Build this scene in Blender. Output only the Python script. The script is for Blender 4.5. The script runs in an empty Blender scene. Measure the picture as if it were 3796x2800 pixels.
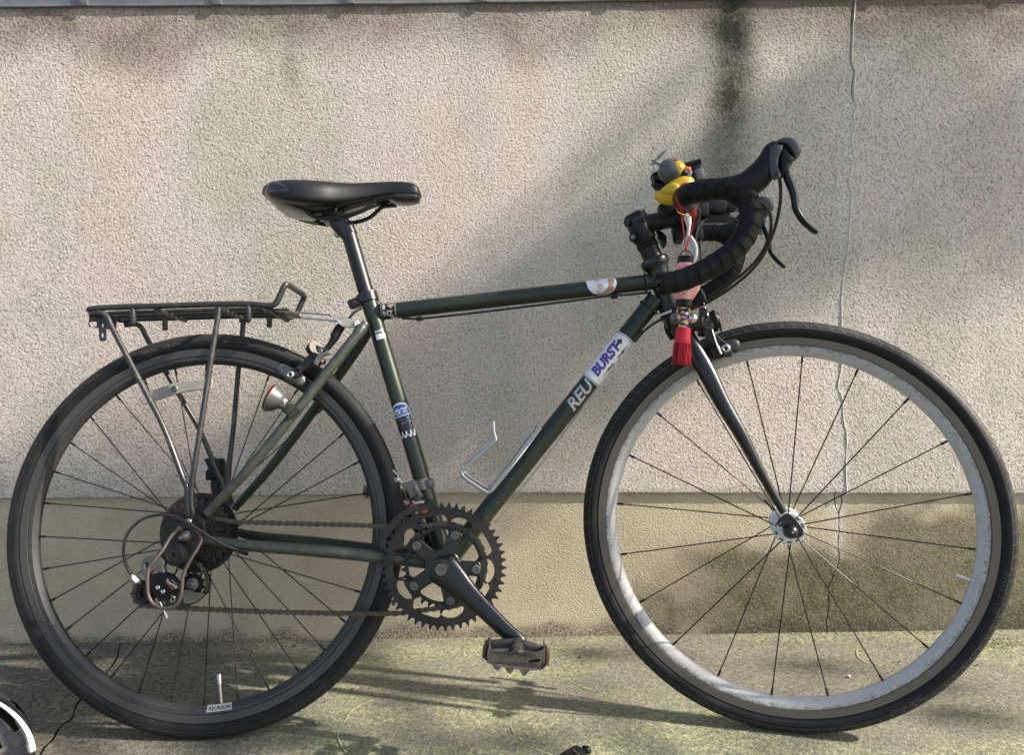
import bpy, bmesh, math, random
import numpy as np
from mathutils import Vector, Matrix, noise
random.seed(7)
scn = bpy.context.scene
COL = scn.collection
V3 = Vector

# ------------------------------------------------------------------ camera
F_PX = 1650 * 1.6946
CAM_H, CAM_P, CAM_R = 0.7071, math.radians(5.0), -0.0157
CX, CY = 1898.0, 1400.0
c_, s_ = math.cos(CAM_R), math.sin(CAM_R)
R0, U0 = V3((1, 0, 0)), V3((0, math.sin(CAM_P), math.cos(CAM_P)))
FW = V3((0, math.cos(CAM_P), -math.sin(CAM_P)))
RIGHT = R0 * c_ + U0 * s_
UP = U0 * c_ - R0 * s_
CAM = V3((0, 0, CAM_H))
cam = bpy.data.objects.new('camera', bpy.data.cameras.new('camera'))
COL.objects.link(cam)
scn.camera = cam
cam.matrix_world = Matrix(((RIGHT.x, UP.x, -FW.x, 0), (RIGHT.y, UP.y, -FW.y, 0), (RIGHT.z, UP.z, -FW.z, CAM_H), (0, 0, 0, 1)))
cam.data.sensor_width = 36
cam.data.lens = 36 * F_PX / 3796
cam.data.clip_start = 0.02
cam.data.clip_end = 200

# ------------------------------------------------------------------ light
SUN_EL, SUN_AZ = math.radians(36), math.radians(-10.5)      # azimuth of the place the light comes from, measured from +x
w = bpy.data.worlds.new("World"); scn.world = w; w.use_nodes = True
nt = w.node_tree; nt.nodes.clear()
sky = nt.nodes.new('ShaderNodeTexSky'); sky.sky_type = 'NISHITA'; sky.sun_disc = False
sky.sun_elevation = SUN_EL
sky.sun_rotation = math.radians(90) - SUN_AZ
sky.air_density = 1.0; sky.dust_density = 2.5; sky.ozone_density = 1.0
bg = nt.nodes.new('ShaderNodeBackground'); bg.inputs['Strength'].default_value = 0.11
wo = nt.nodes.new('ShaderNodeOutputWorld')
nt.links.new(sky.outputs[0], bg.inputs[0]); nt.links.new(bg.outputs[0], wo.inputs[0])
sl = bpy.data.lights.new('sun', 'SUN'); sl.energy = 4.9; sl.angle = math.radians(0.8); sl.color = (1.0, 0.92, 0.80)
so = bpy.data.objects.new('sun', sl); COL.objects.link(so)
SUN_DIR = V3((math.cos(SUN_EL) * math.cos(SUN_AZ), math.cos(SUN_EL) * math.sin(SUN_AZ), math.sin(SUN_EL)))
so.rotation_euler = SUN_DIR.to_track_quat('Z', 'Y').to_euler(); so.location = SUN_DIR * 8
scn.view_settings.view_transform = 'Standard'; scn.view_settings.look = 'None'
scn.view_settings.exposure = 1.38; scn.view_settings.gamma = 1.0

# ------------------------------------------------------------------ frames of reference measured for the place
BR = dict(xr=-0.534, yr=1.211, wr=0.0173, lr=0.1853, xf=0.449, yf=1.204, sg=0.2339)
RT, RR = 0.3435, 0.3165                 # tyre radius, radius of the rim edge
HA = math.radians(18)
def _frames():
    b = BR
    d = V3((math.cos(b['wr']), -math.sin(b['wr']), 0)); n0 = V3((-math.sin(b['wr']), -math.cos(b['wr']), 0)); z = V3((0, 0, 1))
    u = z * math.cos(b['lr']) - n0 * math.sin(b['lr']); n = n0 * math.cos(b['lr']) + z * math.sin(b['lr'])
    fw = d * math.cos(HA) + u * math.sin(HA)
    n2 = n * math.cos(b['sg']) - fw * math.sin(b['sg'])
    u2 = (z - n2 * z.dot(n2)).normalized(); d2 = n2.cross(u2)
    if d2.x < 0: d2 = -d2
    return (d, u, n, V3((b['xr'], b['yr'], 0))), (d2, u2, n2, V3((b['xf'], b['yf'], 0)))
FR_B, FR_F = _frames()
def mat_of(fr):
    d, u, n, O = fr; y = -n
    return Matrix(((d.x, y.x, u.x, O.x), (d.y, y.y, u.y, O.y), (d.z, y.z, u.z, O.z), (0, 0, 0, 1)))
MB_, MF_ = mat_of(FR_B), mat_of(FR_F)
MBI = MB_.inverted()
F2B = MBI @ MF_                          # steered assembly -> bicycle coordinates
ZM = dict(S=(900, 600, .3935), H=(2250, 480, .4055), L=(2250, 1000, .2724), R=(300, 1000, .4018), D=(400, 1750, .3632),
          C=(1350, 1700, .5147), B=(950, 1100, .4540), F=(1650, 1150, .4843), W=(2700, 1800, .2421), K=(700, 1550, .2421),
          M=(1250, 1700, .1816), U=(2400, 540, .12107), E=(0, 2500, .2232), X=(1900, 2600, .2232), G=(2100, 1150, .3632),
          Q=(1050, 1180, .3158), P=(1800, 2330, .18943), T=(2300, 700, .3368), N=(0, 0, 1.0))
def ray(k, x, y):
    x0, y0, s = ZM[k]
    return (FW * F_PX + RIGHT * (x0 + x * s - CX) - UP * (y0 + y * s - CY))
def on_plane(k, x, y, O, nrm):
    D = ray(k, x, y); return CAM + D * ((O - CAM).dot(nrm) / D.dot(nrm))
def B(k, x, y, n=0.0):                   # a spot on the frame, n metres to the near side of its middle plane
    d, u, nn, O = FR_B
    return MBI @ on_plane(k, x, y, O + nn * n, nn)
def Fp(k, x, y, n=0.0):                  # the same for the steered assembly
    d, u, nn, O = FR_F
    return MBI @ on_plane(k, x, y, O + nn * n, nn)
def FL(x, n, z): return F2B @ V3((x, -n, z))
F2BI = F2B.inverted()

# ------------------------------------------------------------------ materials
def new_mat(name):
    m = bpy.data.materials.new(name); m.use_nodes = True
    return m, m.node_tree, m.node_tree.nodes['Principled BSDF']
def nd(nt, t, **kw):
    n = nt.nodes.new(t)
    for k, v in kw.items():
        if k.startswith('i_'): n.inputs[k[2:].replace('_', ' ')].default_value = v
        else: setattr(n, k, v)
    return n
def ramp(nt, fac, stops):
    r = nt.nodes.new('ShaderNodeValToRGB'); e = r.color_ramp.elements
    while len(e) < len(stops): e.new(0.5)
    for el, (p, c) in zip(e, stops):
        el.position = p; el.color = (*c, 1) if len(c) == 3 else c
    nt.links.new(fac, r.inputs[0]); return r.outputs[0]
def mix(nt, fac, a, b, mode='MIX'):
    m = nt.nodes.new('ShaderNodeMix'); m.data_type = 'RGBA'; m.blend_type = mode
    for sock, v in ((m.inputs[0], fac), (m.inputs[6], a), (m.inputs[7], b)):
        if hasattr(v, 'is_linked') or isinstance(v, bpy.types.NodeSocket): nt.links.new(v, sock)
        elif isinstance(v, (int, float)): sock.default_value = v
        else: sock.default_value = (*v, 1)
    return m.outputs[2]
def mth(nt, op, a, b=None, c=None):
    m = nt.nodes.new('ShaderNodeMath'); m.operation = op
    for i, v in enumerate((a, b, c)):
        if v is None: continue
        if isinstance(v, bpy.types.NodeSocket): nt.links.new(v, m.inputs[i])
        else: m.inputs[i].default_value = v
    return m.outputs[0]
def noise_t(nt, scale, detail=3, rough=.55, coord=None, dist=0):
    n = nd(nt, 'ShaderNodeTexNoise'); n.inputs['Scale'].default_value = scale; n.inputs['Detail'].default_value = detail
    n.inputs['Roughness'].default_value = rough; n.inputs['Distortion'].default_value = dist
    if coord is None: coord = nd(nt, 'ShaderNodeTexCoord').outputs['Object']
    nt.links.new(coord, n.inputs['Vector']); return n
def worn(name, base, dirt, rough=.4, metal=0.0, scale=60, amount=.35, coat=0.0, bump=0.0, bscale=400, spec=.5, rvar=.12, grit=0.0):
    """paint, metal or rubber with dust and wear in it"""
    m, nt, p = new_mat(name)
    co = nd(nt, 'ShaderNodeTexCoord').outputs['Object']
    a = noise_t(nt, scale, 6, .6, co); b = noise_t(nt, scale * 7, 4, .6, co)
    f = mth(nt, 'ADD', mth(nt, 'MULTIPLY', a.outputs[0], .65), mth(nt, 'MULTIPLY', b.outputs[0], .35))
    lo = .62 - amount * .4
    fac = ramp(nt, f, [(lo, (0, 0, 0)), (min(lo + .28, 1), (1, 1, 1))])
    col = mix(nt, mth(nt, 'MULTIPLY', fac, min(1, amount * 1.5)), base, dirt)
    if grit:
        v = noise_t(nt, 900, 2, .5, co); g = ramp(nt, v.outputs[0], [(.70, (0, 0, 0)), (.74, (1, 1, 1))])
        col = mix(nt, mth(nt, 'MULTIPLY', g, grit), col, (.32, .31, .28))
    nt.links.new(col, p.inputs['Base Color'])
    p.inputs['Metallic'].default_value = metal; p.inputs['Specular IOR Level'].default_value = spec
    nt.links.new(mth(nt, 'ADD', mth(nt, 'MULTIPLY', f, rvar * 2), rough - rvar), p.inputs['Roughness'])
    p.inputs['Coat Weight'].default_value = coat; p.inputs['Coat Roughness'].default_value = .12
    if bump:
        bp = nd(nt, 'ShaderNodeBump'); bp.inputs['Strength'].default_value = bump; bp.inputs['Distance'].default_value = .0006
        nt.links.new(noise_t(nt, bscale, 3, .6, co).outputs[0], bp.inputs['Height']); nt.links.new(bp.outputs[0], p.inputs['Normal'])
    return m
def plain(name, col, rough=.5, metal=0.0, spec=.5):
    m, nt, p = new_mat(name)
    co = nd(nt, 'ShaderNodeTexCoord').outputs['Object']
    c2 = tuple(x * .75 for x in col)
    nt.links.new(mix(nt, noise_t(nt, 180, 3, .6, co).outputs[0], col, c2), p.inputs['Base Color'])
    p.inputs['Roughness'].default_value = rough; p.inputs['Metallic'].default_value = metal; p.inputs['Specular IOR Level'].default_value = spec
    return m

M = {}
M['paint'] = worn('green_paint', (.021, .029, .019), (.07, .07, .048), .40, 0.4, 45, .22, .15, spec=.4, grit=.2)
M['paint_dirty'] = worn('dusty_green_paint', (.028, .036, .027), (.11, .107, .085), .48, 0.1, 60, .40, .1, grit=.3)
M['black'] = worn('black_paint', (.005, .0055, .006), (.035, .034, .032), .30, 0.0, 50, .12, .25, grit=.08, spec=.4)
M['black_satin'] = worn('black_satin_metal', (.006, .0062, .0065), (.035, .034, .032), .40, 0.0, 60, .15, .0, spec=.35)
M['rack'] = worn('worn_rack_paint', (.020, .020, .019), (.16, .14, .115), .42, 0.15, 70, .30, .1, grit=.2)
M['dark_metal'] = worn('dirty_dark_metal', (.022, .021, .020), (.085, .062, .045), .50, 0.4, 90, .40, grit=.12)
M['grey_metal'] = worn('dusty_grey_metal', (.13, .125, .115), (.25, .23, .20), .48, 0.6, 80, .40, grit=.15)
M['chrome'] = worn('bright_steel', (.62, .61, .58), (.35, .32, .28), .22, 1.0, 120, .25)
M['steel'] = worn('brushed_steel', (.46, .45, .43), (.25, .21, .17), .34, 1.0, 120, .30)
M['old_steel'] = worn('tarnished_steel', (.115, .10, .09), (.30, .27, .24), .36, .85, 110, .35)
M['alu'] = worn('cage_aluminium', (.50, .49, .47), (.30, .28, .25), .36, .9, 90, .30)
M['rust'] = worn('rusted_wire', (.080, .072, .068), (.125, .062, .040), .48, .5, 60, .50, bump=.5)
M['rusty_dark'] = worn('rust_stained_teeth', (.022, .020, .019), (.16, .055, .025), .50, .4, 40, .30)
M['chain'] = worn('oily_chain', (.055, .046, .038), (.20, .15, .11), .36, .85, 260, .5)
M['rubber'] = worn('tyre_rubber', (.0125, .0135, .0145), (.045, .043, .040), .62, 0, 35, .25, grit=.05, spec=.45)
M['saddle'] = worn('saddle_cover', (.007, .0072, .0085), (.018, .018, .019), .46, 0, 40, .15, bump=.25, bscale=1400, spec=.35)
M['saddle_shell'] = worn('saddle_shell', (.010, .010, .012), (.05, .05, .05), .24, 0, 60, .15, .3)
M['hood'] = worn('hood_rubber', (.005, .0052, .006), (.015, .015, .016), .50, 0, 60, .2, bump=.3, bscale=1600, spec=.25)
M['hood_grey'] = worn('lever_cap_grey', (.034, .036, .039), (.065, .065, .068), .50, 0, 70, .3)
M['lever'] = worn('lever_metal', (.022, .026, .029), (.06, .06, .06), .27, .8, 70, .18)
M['lamp_silver'] = worn('silver_painted_plastic', (.085, .085, .082), (.05, .05, .046), .42, .4, 90, .45)
M['hub_white'] = worn('white_hub', (.62, .62, .60), (.30, .28, .25), .32, .15, 120, .35)
M['red_lens'] = plain('red_lens', (.085, .008, .008), .25)
M['plastic_black'] = worn('black_plastic', (.006, .006, .0065), (.018, .018, .018), .42, 0, 70, .2, spec=.25)
M['orange'] = plain('amber_lens', (.11, .045, .018), .3)
M['cable'] = worn('cable_housing', (.012, .012, .0125), (.06, .055, .05), .38, 0, 90, .25)
M['spoke'] = worn('black_spoke', (.018, .016, .017), (.05, .042, .04), .35, .6, 120, .2)

# bar tape: rubbery, scuffed, an embossed pattern
m, nt, p = new_mat('bar_tape'); M['tape'] = m
co = nd(nt, 'ShaderNodeTexCoord').outputs['Object']
a = noise_t(nt, 70, 6, .65, co)
nt.links.new(ramp(nt, a.outputs[0], [(.40, (.0035, .0036, .0040)), (.62, (.0075, .0075, .008)), (.80, (.020, .019, .018))]), p.inputs['Base Color'])
p.inputs['Roughness'].default_value = .56; p.inputs['Specular IOR Level'].default_value = .2
v = nd(nt, 'ShaderNodeTexVoronoi', feature='DISTANCE_TO_EDGE'); v.inputs['Scale'].default_value = 190
nt.links.new(co, v.inputs['Vector'])
bp = nd(nt, 'ShaderNodeBump'); bp.inputs['Strength'].default_value = .35; bp.inputs['Distance'].default_value = .0008
nt.links.new(v.outputs[0], bp.inputs['Height']); nt.links.new(bp.outputs[0], p.inputs['Normal'])

# rims, in wheel coordinates kept in an attribute (radius from the hub)
def rim_mat(name, track, body, stain, line_col):
    m, nt, p = new_mat(name)
    at = nd(nt, 'ShaderNodeAttribute', attribute_name='wr'); r = at.outputs['Fac']
    co = nd(nt, 'ShaderNodeTexCoord').outputs['Object']
    rings = nd(nt, 'ShaderNodeTexNoise'); rings.noise_dimensions = '1D'; rings.inputs['Scale'].default_value = 1500
    nt.links.new(r, rings.inputs['W'])
    trk = mix(nt, rings.outputs[0], track, tuple(x * .55 for x in track))
    st = noise_t(nt, 70, 9, .75, co, 1.2); st2 = noise_t(nt, 260, 5, .7, co)
    f = mth(nt, 'ADD', mth(nt, 'MULTIPLY', st.outputs[0], .6), mth(nt, 'MULTIPLY', st2.outputs[0], .4))
    grime = mth(nt, 'ADD', f, mth(nt, 'MULTIPLY', mth(nt, 'SUBTRACT', r, .2935), 14.0))
    bd = ramp(nt, grime, [(.44, body), (.50, tuple(x * .74 + y * .26 for x, y in zip(body, stain))), (.545, body), (.60, tuple(x * .5 + y * .5 for x, y in zip(body, stain))), (.72, stain)])
    is_t = mth(nt, 'GREATER_THAN', r, .3032)
    col = mix(nt, is_t, bd, trk)
    nt.links.new(col, p.inputs['Base Color'])
    p.inputs['Metallic'].default_value = .0
    nt.links.new(mth(nt, 'MULTIPLY', is_t, .55), p.inputs['Metallic'])
    p.inputs['Roughness'].default_value = .42
    return m
M['rim_silver'] = rim_mat('stained_silver_rim', (.17, .145, .12), (.40, .39, .37), (.11, .10, .095), None)
M['rim_black'] = rim_mat('dark_anodised_rim', (.085, .080, .076), (.018, .018, .019), (.045, .041, .037), None)

def tyre_mat(name, style):
    m, nt, p = new_mat(name)
    uv = nd(nt, 'ShaderNodeUVMap', uv_map='UVMap'); sp = nd(nt, 'ShaderNodeSeparateXYZ'); nt.links.new(uv.outputs[0], sp.inputs[0])
    u, vv = sp.outputs[0], sp.outputs[1]          # u: turns round the wheel, v: -1..1 round the section, 0 = crown
    av = mth(nt, 'ABSOLUTE', vv)
    co = nd(nt, 'ShaderNodeTexCoord').outputs['Object']
    nz = noise_t(nt, 30, 6, .6, co); n2 = noise_t(nt, 300, 4, .65, co)
    tread = mth(nt, 'LESS_THAN', av, .56 if style == 'ticks' else .60)
    if style == 'ticks':
        x1 = mth(nt, 'FRACT', mth(nt, 'ADD', mth(nt, 'MULTIPLY', u, 108), mth(nt, 'MULTIPLY', vv, 1.2)))
        g1 = mth(nt, 'LESS_THAN', x1, .085)
        x2 = mth(nt, 'FRACT', mth(nt, 'ADD', mth(nt, 'MULTIPLY', u, 432), mth(nt, 'MULTIPLY', vv, 1.2)))
        g2 = mth(nt, 'MULTIPLY', mth(nt, 'LESS_THAN', x2, .16), .5)
        e1 = mth(nt, 'COMPARE', av, .36, .012)
        e2 = mth(nt, 'COMPARE', av, .54, .014)
        g = mth(nt, 'MAXIMUM', mth(nt, 'MAXIMUM', g1, g2), mth(nt, 'MAXIMUM', e1, e2))
    else:
        tri = mth(nt, 'PINGPONG', mth(nt, 'MULTIPLY', av, 8), 1.0)
        x1 = mth(nt, 'FRACT', mth(nt, 'ADD', mth(nt, 'MULTIPLY', u, 150), mth(nt, 'MULTIPLY', tri, .75)))
        g1 = mth(nt, 'LESS_THAN', x1, .14)
        x2 = mth(nt, 'FRACT', mth(nt, 'ADD', mth(nt, 'MULTIPLY', u, 75), mth(nt, 'MULTIPLY', av, -3)))
        g2 = mth(nt, 'LESS_THAN', x2, .06)
        e2 = mth(nt, 'COMPARE', av, .57, .012)
        g = mth(nt, 'MAXIMUM', mth(nt, 'MAXIMUM', g1, g2), e2)
    g = mth(nt, 'MULTIPLY', g, tread)
    base = ramp(nt, mth(nt, 'ADD', mth(nt, 'MULTIPLY', nz.outputs[0], .6), mth(nt, 'MULTIPLY', n2.outputs[0], .4)),
                [(.36, (.0045, .0052, .0055)), (.56, (.0095, .0094, .0092)), (.78, (.028, .026, .024))])
    worn_t = mix(nt, mth(nt, 'MULTIPLY', tread, .45), base, (.014, .015, .015) if style == 'ticks' else (.030, .029, .027))
    col = mix(nt, mth(nt, 'MULTIPLY', g, .8), worn_t, (.085, .080, .072) if style == 'ticks' else (.004, .004, .004) if style == 'none' else (.030, .028, .026))
    nt.links.new(col, p.inputs['Base Color'])
    p.inputs['Roughness'].default_value = .58; p.inputs['Specular IOR Level'].default_value = .25
    bp = nd(nt, 'ShaderNodeBump'); bp.inputs['Strength'].default_value = 1.0; bp.inputs['Distance'].default_value = .0012; bp.invert = True
    hh = mth(nt, 'SUBTRACT', g, mth(nt, 'MULTIPLY', n2.outputs[0], .12))
    nt.links.new(hh, bp.inputs['Height']); nt.links.new(bp.outputs[0], p.inputs['Normal'])
    return m
M['tyre_f'] = tyre_mat('front_tyre_rubber', 'ticks')
M['tyre_r'] = tyre_mat('rear_tyre_rubber', 'chevrons')

# ------------------------------------------------------------------ mesh tools (everything in bicycle coordinates)
class Root:
    """a top-level Empty; its parts are built in bicycle (or world) coordinates and kept relative to it"""
    def __init__(s, name, label, cat, at, world=False, group=None):
        s.M = Matrix.Translation(at) if world else MB_ @ Matrix.Translation(at)
        s.off = Vector(at)
        o = bpy.data.objects.new(name, None); COL.objects.link(o); o.matrix_world = s.M
        o.empty_display_size = .05
        o['label'] = label; o['category'] = cat
        if group: o['group'] = group
        s.o = o
def fin(name, verts, faces, mat, root, parent=None, smooth=True, label=None, uvs=None, attr=None, kind=None, auto=None):
    me = bpy.data.meshes.new(name)
    off = root.off if root else V3((0, 0, 0))
    me.from_pydata([tuple(Vector(v) - off) for v in verts], [], faces)
    me.validate(verbose=False)
    if smooth:
        me.polygons.foreach_set('use_smooth', [True] * len(me.polygons))
        if auto is None: auto = 40
        try: me.set_sharp_from_angle(angle=math.radians(auto))
        except Exception: pass
    if uvs is not None:
        l = me.uv_layers.new(name='UVMap')
        vi = np.empty(len(me.loops), dtype=np.int32); me.loops.foreach_get('vertex_index', vi)
        l.data.foreach_set('uv', np.array(uvs, dtype=np.float32)[vi].ravel())
    if attr is not None:
        a = me.attributes.new('wr', 'FLOAT', 'POINT'); a.data.foreach_set('value', np.array(attr, dtype=np.float32))
    me.materials.append(M[mat] if isinstance(mat, str) else mat)
    o = bpy.data.objects.new(name, me); COL.objects.link(o)
    o.parent = parent if parent is not None else (root.o if root else None)
    if label: o['label'] = label
    if kind: o['kind'] = kind
    return o
class MB:
    def __init__(s): s.v = []; s.f = []
    def add(s, v, f):
        b = len(s.v); s.v += [Vector(x) for x in v]; s.f += [tuple(i + b for i in q) for q in f]; return s
    def obj(s, name, mat, root, parent=None, **kw): return fin(name, s.v, s.f, mat, root, parent, **kw)
def crm(pts, k=6):
    """Catmull-Rom through vectors (any dimension, as lists)"""
    P = [np.array(p, dtype=float) for p in pts]
    if len(P) < 3: return [P[0] + (P[-1] - P[0]) * i / k for i in range(k + 1)]
    out = []
    Q = [2 * P[0] - P[1]] + P + [2 * P[-1] - P[-2]]
    for i in range(1, len(Q) - 2):
        for j in range(k):
            t = j / k
            out.append(.5 * (2 * Q[i] + (Q[i + 1] - Q[i - 1]) * t + (2 * Q[i - 1] - 5 * Q[i] + 4 * Q[i + 1] - Q[i + 2]) * t * t + (3 * Q[i] - Q[i - 1] - 3 * Q[i + 1] + Q[i + 2]) * t ** 3))
    out.append(Q[-2]); return out
LAT = V3((0, -1, 0))
def loft(pts, ra, rb=None, seg=14, ex=2.0, lat=LAT, caps=True, k=0):
    """sweep an oval: ra in the plane across lat, rb along lat"""
    n = len(pts)
    if not hasattr(ra, '__len__'): ra = [ra] * n
    if rb is None: rb = ra
    if not hasattr(rb, '__len__'): rb = [rb] * n
    if k:
        s = crm([[*p, a, b] for p, a, b in zip(pts, ra, rb)], k)
        pts = [V3(q[:3]) for q in s]; ra = [max(q[3], 1e-5) for q in s]; rb = [max(q[4], 1e-5) for q in s]; n = len(pts)
    pts = [Vector(p) for p in pts]
    V = []; Fc = []; lastN = None
    for i, p in enumerate(pts):
        T = (pts[min(i + 1, n - 1)] - pts[max(i - 1, 0)]).normalized()
        Bv = lat - T * lat.dot(T)
        if Bv.length < .25:
            Bv = lastN if lastN is not None else V3((1, 0, 0)); Bv = Bv - T * Bv.dot(T)
        Bv.normalize(); lastN = Bv.copy()
        N = Bv.cross(T)
        for j in range(seg):
            a = 2 * math.pi * j / seg; ca, sa = math.cos(a), math.sin(a)
            V.append(p + N * (math.copysign(abs(ca) ** (2 / ex), ca) * ra[i]) + Bv * (math.copysign(abs(sa) ** (2 / ex), sa) * rb[i]))
    for i in range(n - 1):
        for j in range(seg):
            Fc.append((i * seg + j, i * seg + (j + 1) % seg, (i + 1) * seg + (j + 1) % seg, (i + 1) * seg + j))
    if caps: Fc += [tuple(range(seg - 1, -1, -1)), tuple((n - 1) * seg + j for j in range(seg))]
    return V, Fc
def tube(pts, r, seg=10, k=6, caps=True):
    """round wire along points, parallel-transported"""
    n0 = len(pts)
    if not hasattr(r, '__len__'): r = [r] * n0
    if k and n0 > 2:
        s = crm([[*p, a] for p, a in zip(pts, r)], k); pts = [V3(q[:3]) for q in s]; r = [q[3] for q in s]
    pts = [Vector(p) for p in pts]; n = len(pts)
    T0 = (pts[1] - pts[0]).normalized(); N = T0.orthogonal().normalized()
    V = []; Fc = []
    for i, p in enumerate(pts):
        T = (pts[min(i + 1, n - 1)] - pts[max(i - 1, 0)]).normalized()
        N = (N - T * N.dot(T)).normalized(); Bv = T.cross(N)
        for j in range(seg):
            a = 2 * math.pi * j / seg
            V.append(p + (N * math.cos(a) + Bv * math.sin(a)) * r[i])
    for i in range(n - 1):
        for j in range(seg):
            Fc.append((i * seg + j, i * seg + (j + 1) % seg, (i + 1) * seg + (j + 1) % seg, (i + 1) * seg + j))
    if caps: Fc += [tuple(range(seg - 1, -1, -1)), tuple((n - 1) * seg + j for j in range(seg))]
    return V, Fc
def lathe(profile, c, axis, seg=32, close=False, ref=None):
    """profile: (radius, height along axis)"""
    axis = Vector(axis).normalized(); N = (Vector(ref) if ref else axis.orthogonal()).normalized(); Bv = axis.cross(N); c = Vector(c)
    V = []; Fc = []; m_ = len(profile)
    for r, h in profile:
        for j in range(seg):
            a = 2 * math.pi * j / seg
            V.append(c + axis * h + (N * math.cos(a) + Bv * math.sin(a)) * max(r, 1e-6))
    rng = m_ if close else m_ - 1
    for i in range(rng):
        k = (i + 1) % m_
        for j in range(seg):
            Fc.append((i * seg + j, i * seg + (j + 1) % seg, k * seg + (j + 1) % seg, k * seg + j))
    if not close:
        Fc += [tuple(range(seg - 1, -1, -1)), tuple((m_ - 1) * seg + j for j in range(seg))]
    return V, Fc
def bolt(c, axis, r, h, seg=16, hole=True):
    if hole: prof = [(r * .55, -h * .4), (r * .97, -h * .3), (r, h * .15), (r * .93, h * .55), (r * .75, h * .88), (r * .50, h), (r * .42, h * .97), (r * .38, h * .1), (.0001, h * .05)]
    else: prof = [(r * .9, 0), (r, h * .3), (r * .8, h * .85), (r * .3, h), (.0001, h)]
    return lathe(prof, c, axis, seg)
def box(c, ax, ay, az, hx, hy, hz):
    c = Vector(c); V = []
    for i in (-1, 1):
        for j in (-1, 1):
            for k in (-1, 1): V.append(c + Vector(ax) * hx * i + Vector(ay) * hy * j + Vector(az) * hz * k)
    return V, [(0, 1, 3, 2), (4, 6, 7, 5), (0, 4, 5, 1), (2, 3, 7, 6), (0, 2, 6, 4), (1, 5, 7, 3)]
def rbox(c, ax, ay, az, hx, hy, hz, b=.15):
    """box with chamfered edges"""
    bm = bmesh.new(); v, f = box(c, ax, ay, az, hx, hy, hz)
    vs = [bm.verts.new(x) for x in v]
    for q in f: bm.faces.new([vs[i] for i in q])
    bmesh.ops.recalc_face_normals(bm, faces=bm.faces)
    bmesh.ops.bevel(bm, geom=list(bm.edges), offset=min(hx, hy, hz) * b * 2, segments=2, affect='EDGES', profile=.6)
    bm.verts.index_update(); r = [v.co.copy() for v in bm.verts], [tuple(x.index for x in q.verts) for q in bm.faces]; bm.free(); return r
_tmpc = 0
def curve_mesh(cu):
    o = bpy.data.objects.new('tmp', cu); COL.objects.link(o)
    dg = bpy.context.evaluated_depsgraph_get(); dg.update()
    me = bpy.data.meshes.new_from_object(o.evaluated_get(dg))
    V = [v.co.copy() for v in me.vertices]; Fc = [tuple(q.vertices) for q in me.polygons]
    bpy.data.objects.remove(o); bpy.data.meshes.remove(me); bpy.data.curves.remove(cu)
    return V, Fc
def flat(polys, thick=0.0, bevel=0.0):
    """filled 2D outlines with holes, optionally given thickness: coordinates (a, b) -> mesh in xy"""
    cu = bpy.data.curves.new('tmp', 'CURVE'); cu.dimensions = '2D'; cu.fill_mode = 'BOTH'
    cu.extrude = max(thick / 2 - bevel, 0); cu.bevel_depth = bevel; cu.bevel_resolution = 1
    if bevel: cu.offset = -bevel
    for pl in polys:
        s = cu.splines.new('POLY'); s.points.add(len(pl) - 1)
        for q, (a, b) in zip(s.points, pl): q.co = (a, b, 0, 1)
        s.use_cyclic_u = True
    return curve_mesh(cu)
def plate(polys, n, thick, bevel=0.0, fr=None):
    """outline(s) of (x, z) points lying in the bicycle's (or fr's) side plane at near offset n"""
    V, Fc = flat([[(p[0], p[1]) for p in pl] for pl in polys], thick, bevel)
    out = [V3((v.x, -n - v.z, v.y)) for v in V]
    if fr is not None: out = [fr @ v for v in out]
    return out, Fc
def xz(fn, k, pts, n, inv=None):
    r = []
    for q in pts:
        p = fn(k, q[0], q[1], n)
        if inv is not None: p = inv @ p
        r.append((p.x, p.z))
    return r
def arm(k, pts, n, thick, mat, name, root, parent=None, holes=(), bevel=.0008, front=False, smooth_out=2, label=None):
    """flat forged arm traced on its own plane"""
    fn = Fp if front else B; inv = F2BI if front else None
    def sm(pl, kk):
        if kk < 2: return pl
        pl = [tuple(q) for q in pl]; c = crm([pl[-1]] + pl + [pl[0], pl[1]], kk)
        return [tuple(q) for q in c[kk:-kk][:kk * len(pl)]]
    P = [sm(xz(fn, k, pts, n, inv), smooth_out)] + [sm(xz(fn, k, h, n, inv), 3) for h in holes]
    V, Fc = plate(P, n, thick, bevel, F2B if front else None)
    return fin(name, V, Fc, mat, root, parent, label=label)
def pillow(pts, h, nrm, steps=5, pw=1.0, keep=.0):
    """rounded solid from an outline of 3D points: swells h to both sides of its plane"""
    P = [Vector(p) for p in pts]; c = sum(P, V3((0, 0, 0))) / len(P); nrm = Vector(nrm).normalized()
    V = []; Fc = []; n = len(P); rings = []
    for i in range(-steps, steps + 1):
        a = i / steps * math.pi / 2 * .97
        s = keep + (1 - keep) * math.cos(a) ** pw
        rings.append(len(V)); V += [c + (p - c) * s + nrm * (math.sin(a) * h) for p in P]
    for a, b in zip(rings, rings[1:]):
        for j in range(n): Fc.append((a + j, a + (j + 1) % n, b + (j + 1) % n, b + j))
    Fc += [tuple(range(n - 1, -1, -1)), tuple(rings[-1] + j for j in range(n))]
    return V, Fc
def ring_pts(c, r, n, a0=0, fr=None):
    return [(c[0] + r * math.cos(a0 + 2 * math.pi * i / n), c[1] + r * math.sin(a0 + 2 * math.pi * i / n)) for i in range(n)]
FONT = None
def text_flat(s, size, shear=0.0, bold=0.0, align='LEFT', space=1.0):
    cu = bpy.data.curves.new('tmp', 'FONT'); cu.body = s; cu.size = size; cu.shear = shear; cu.offset = bold
    cu.align_x = align; cu.align_y = 'CENTER'; cu.space_character = space; cu.resolution_u = 3
    return curve_mesh(cu)
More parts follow.
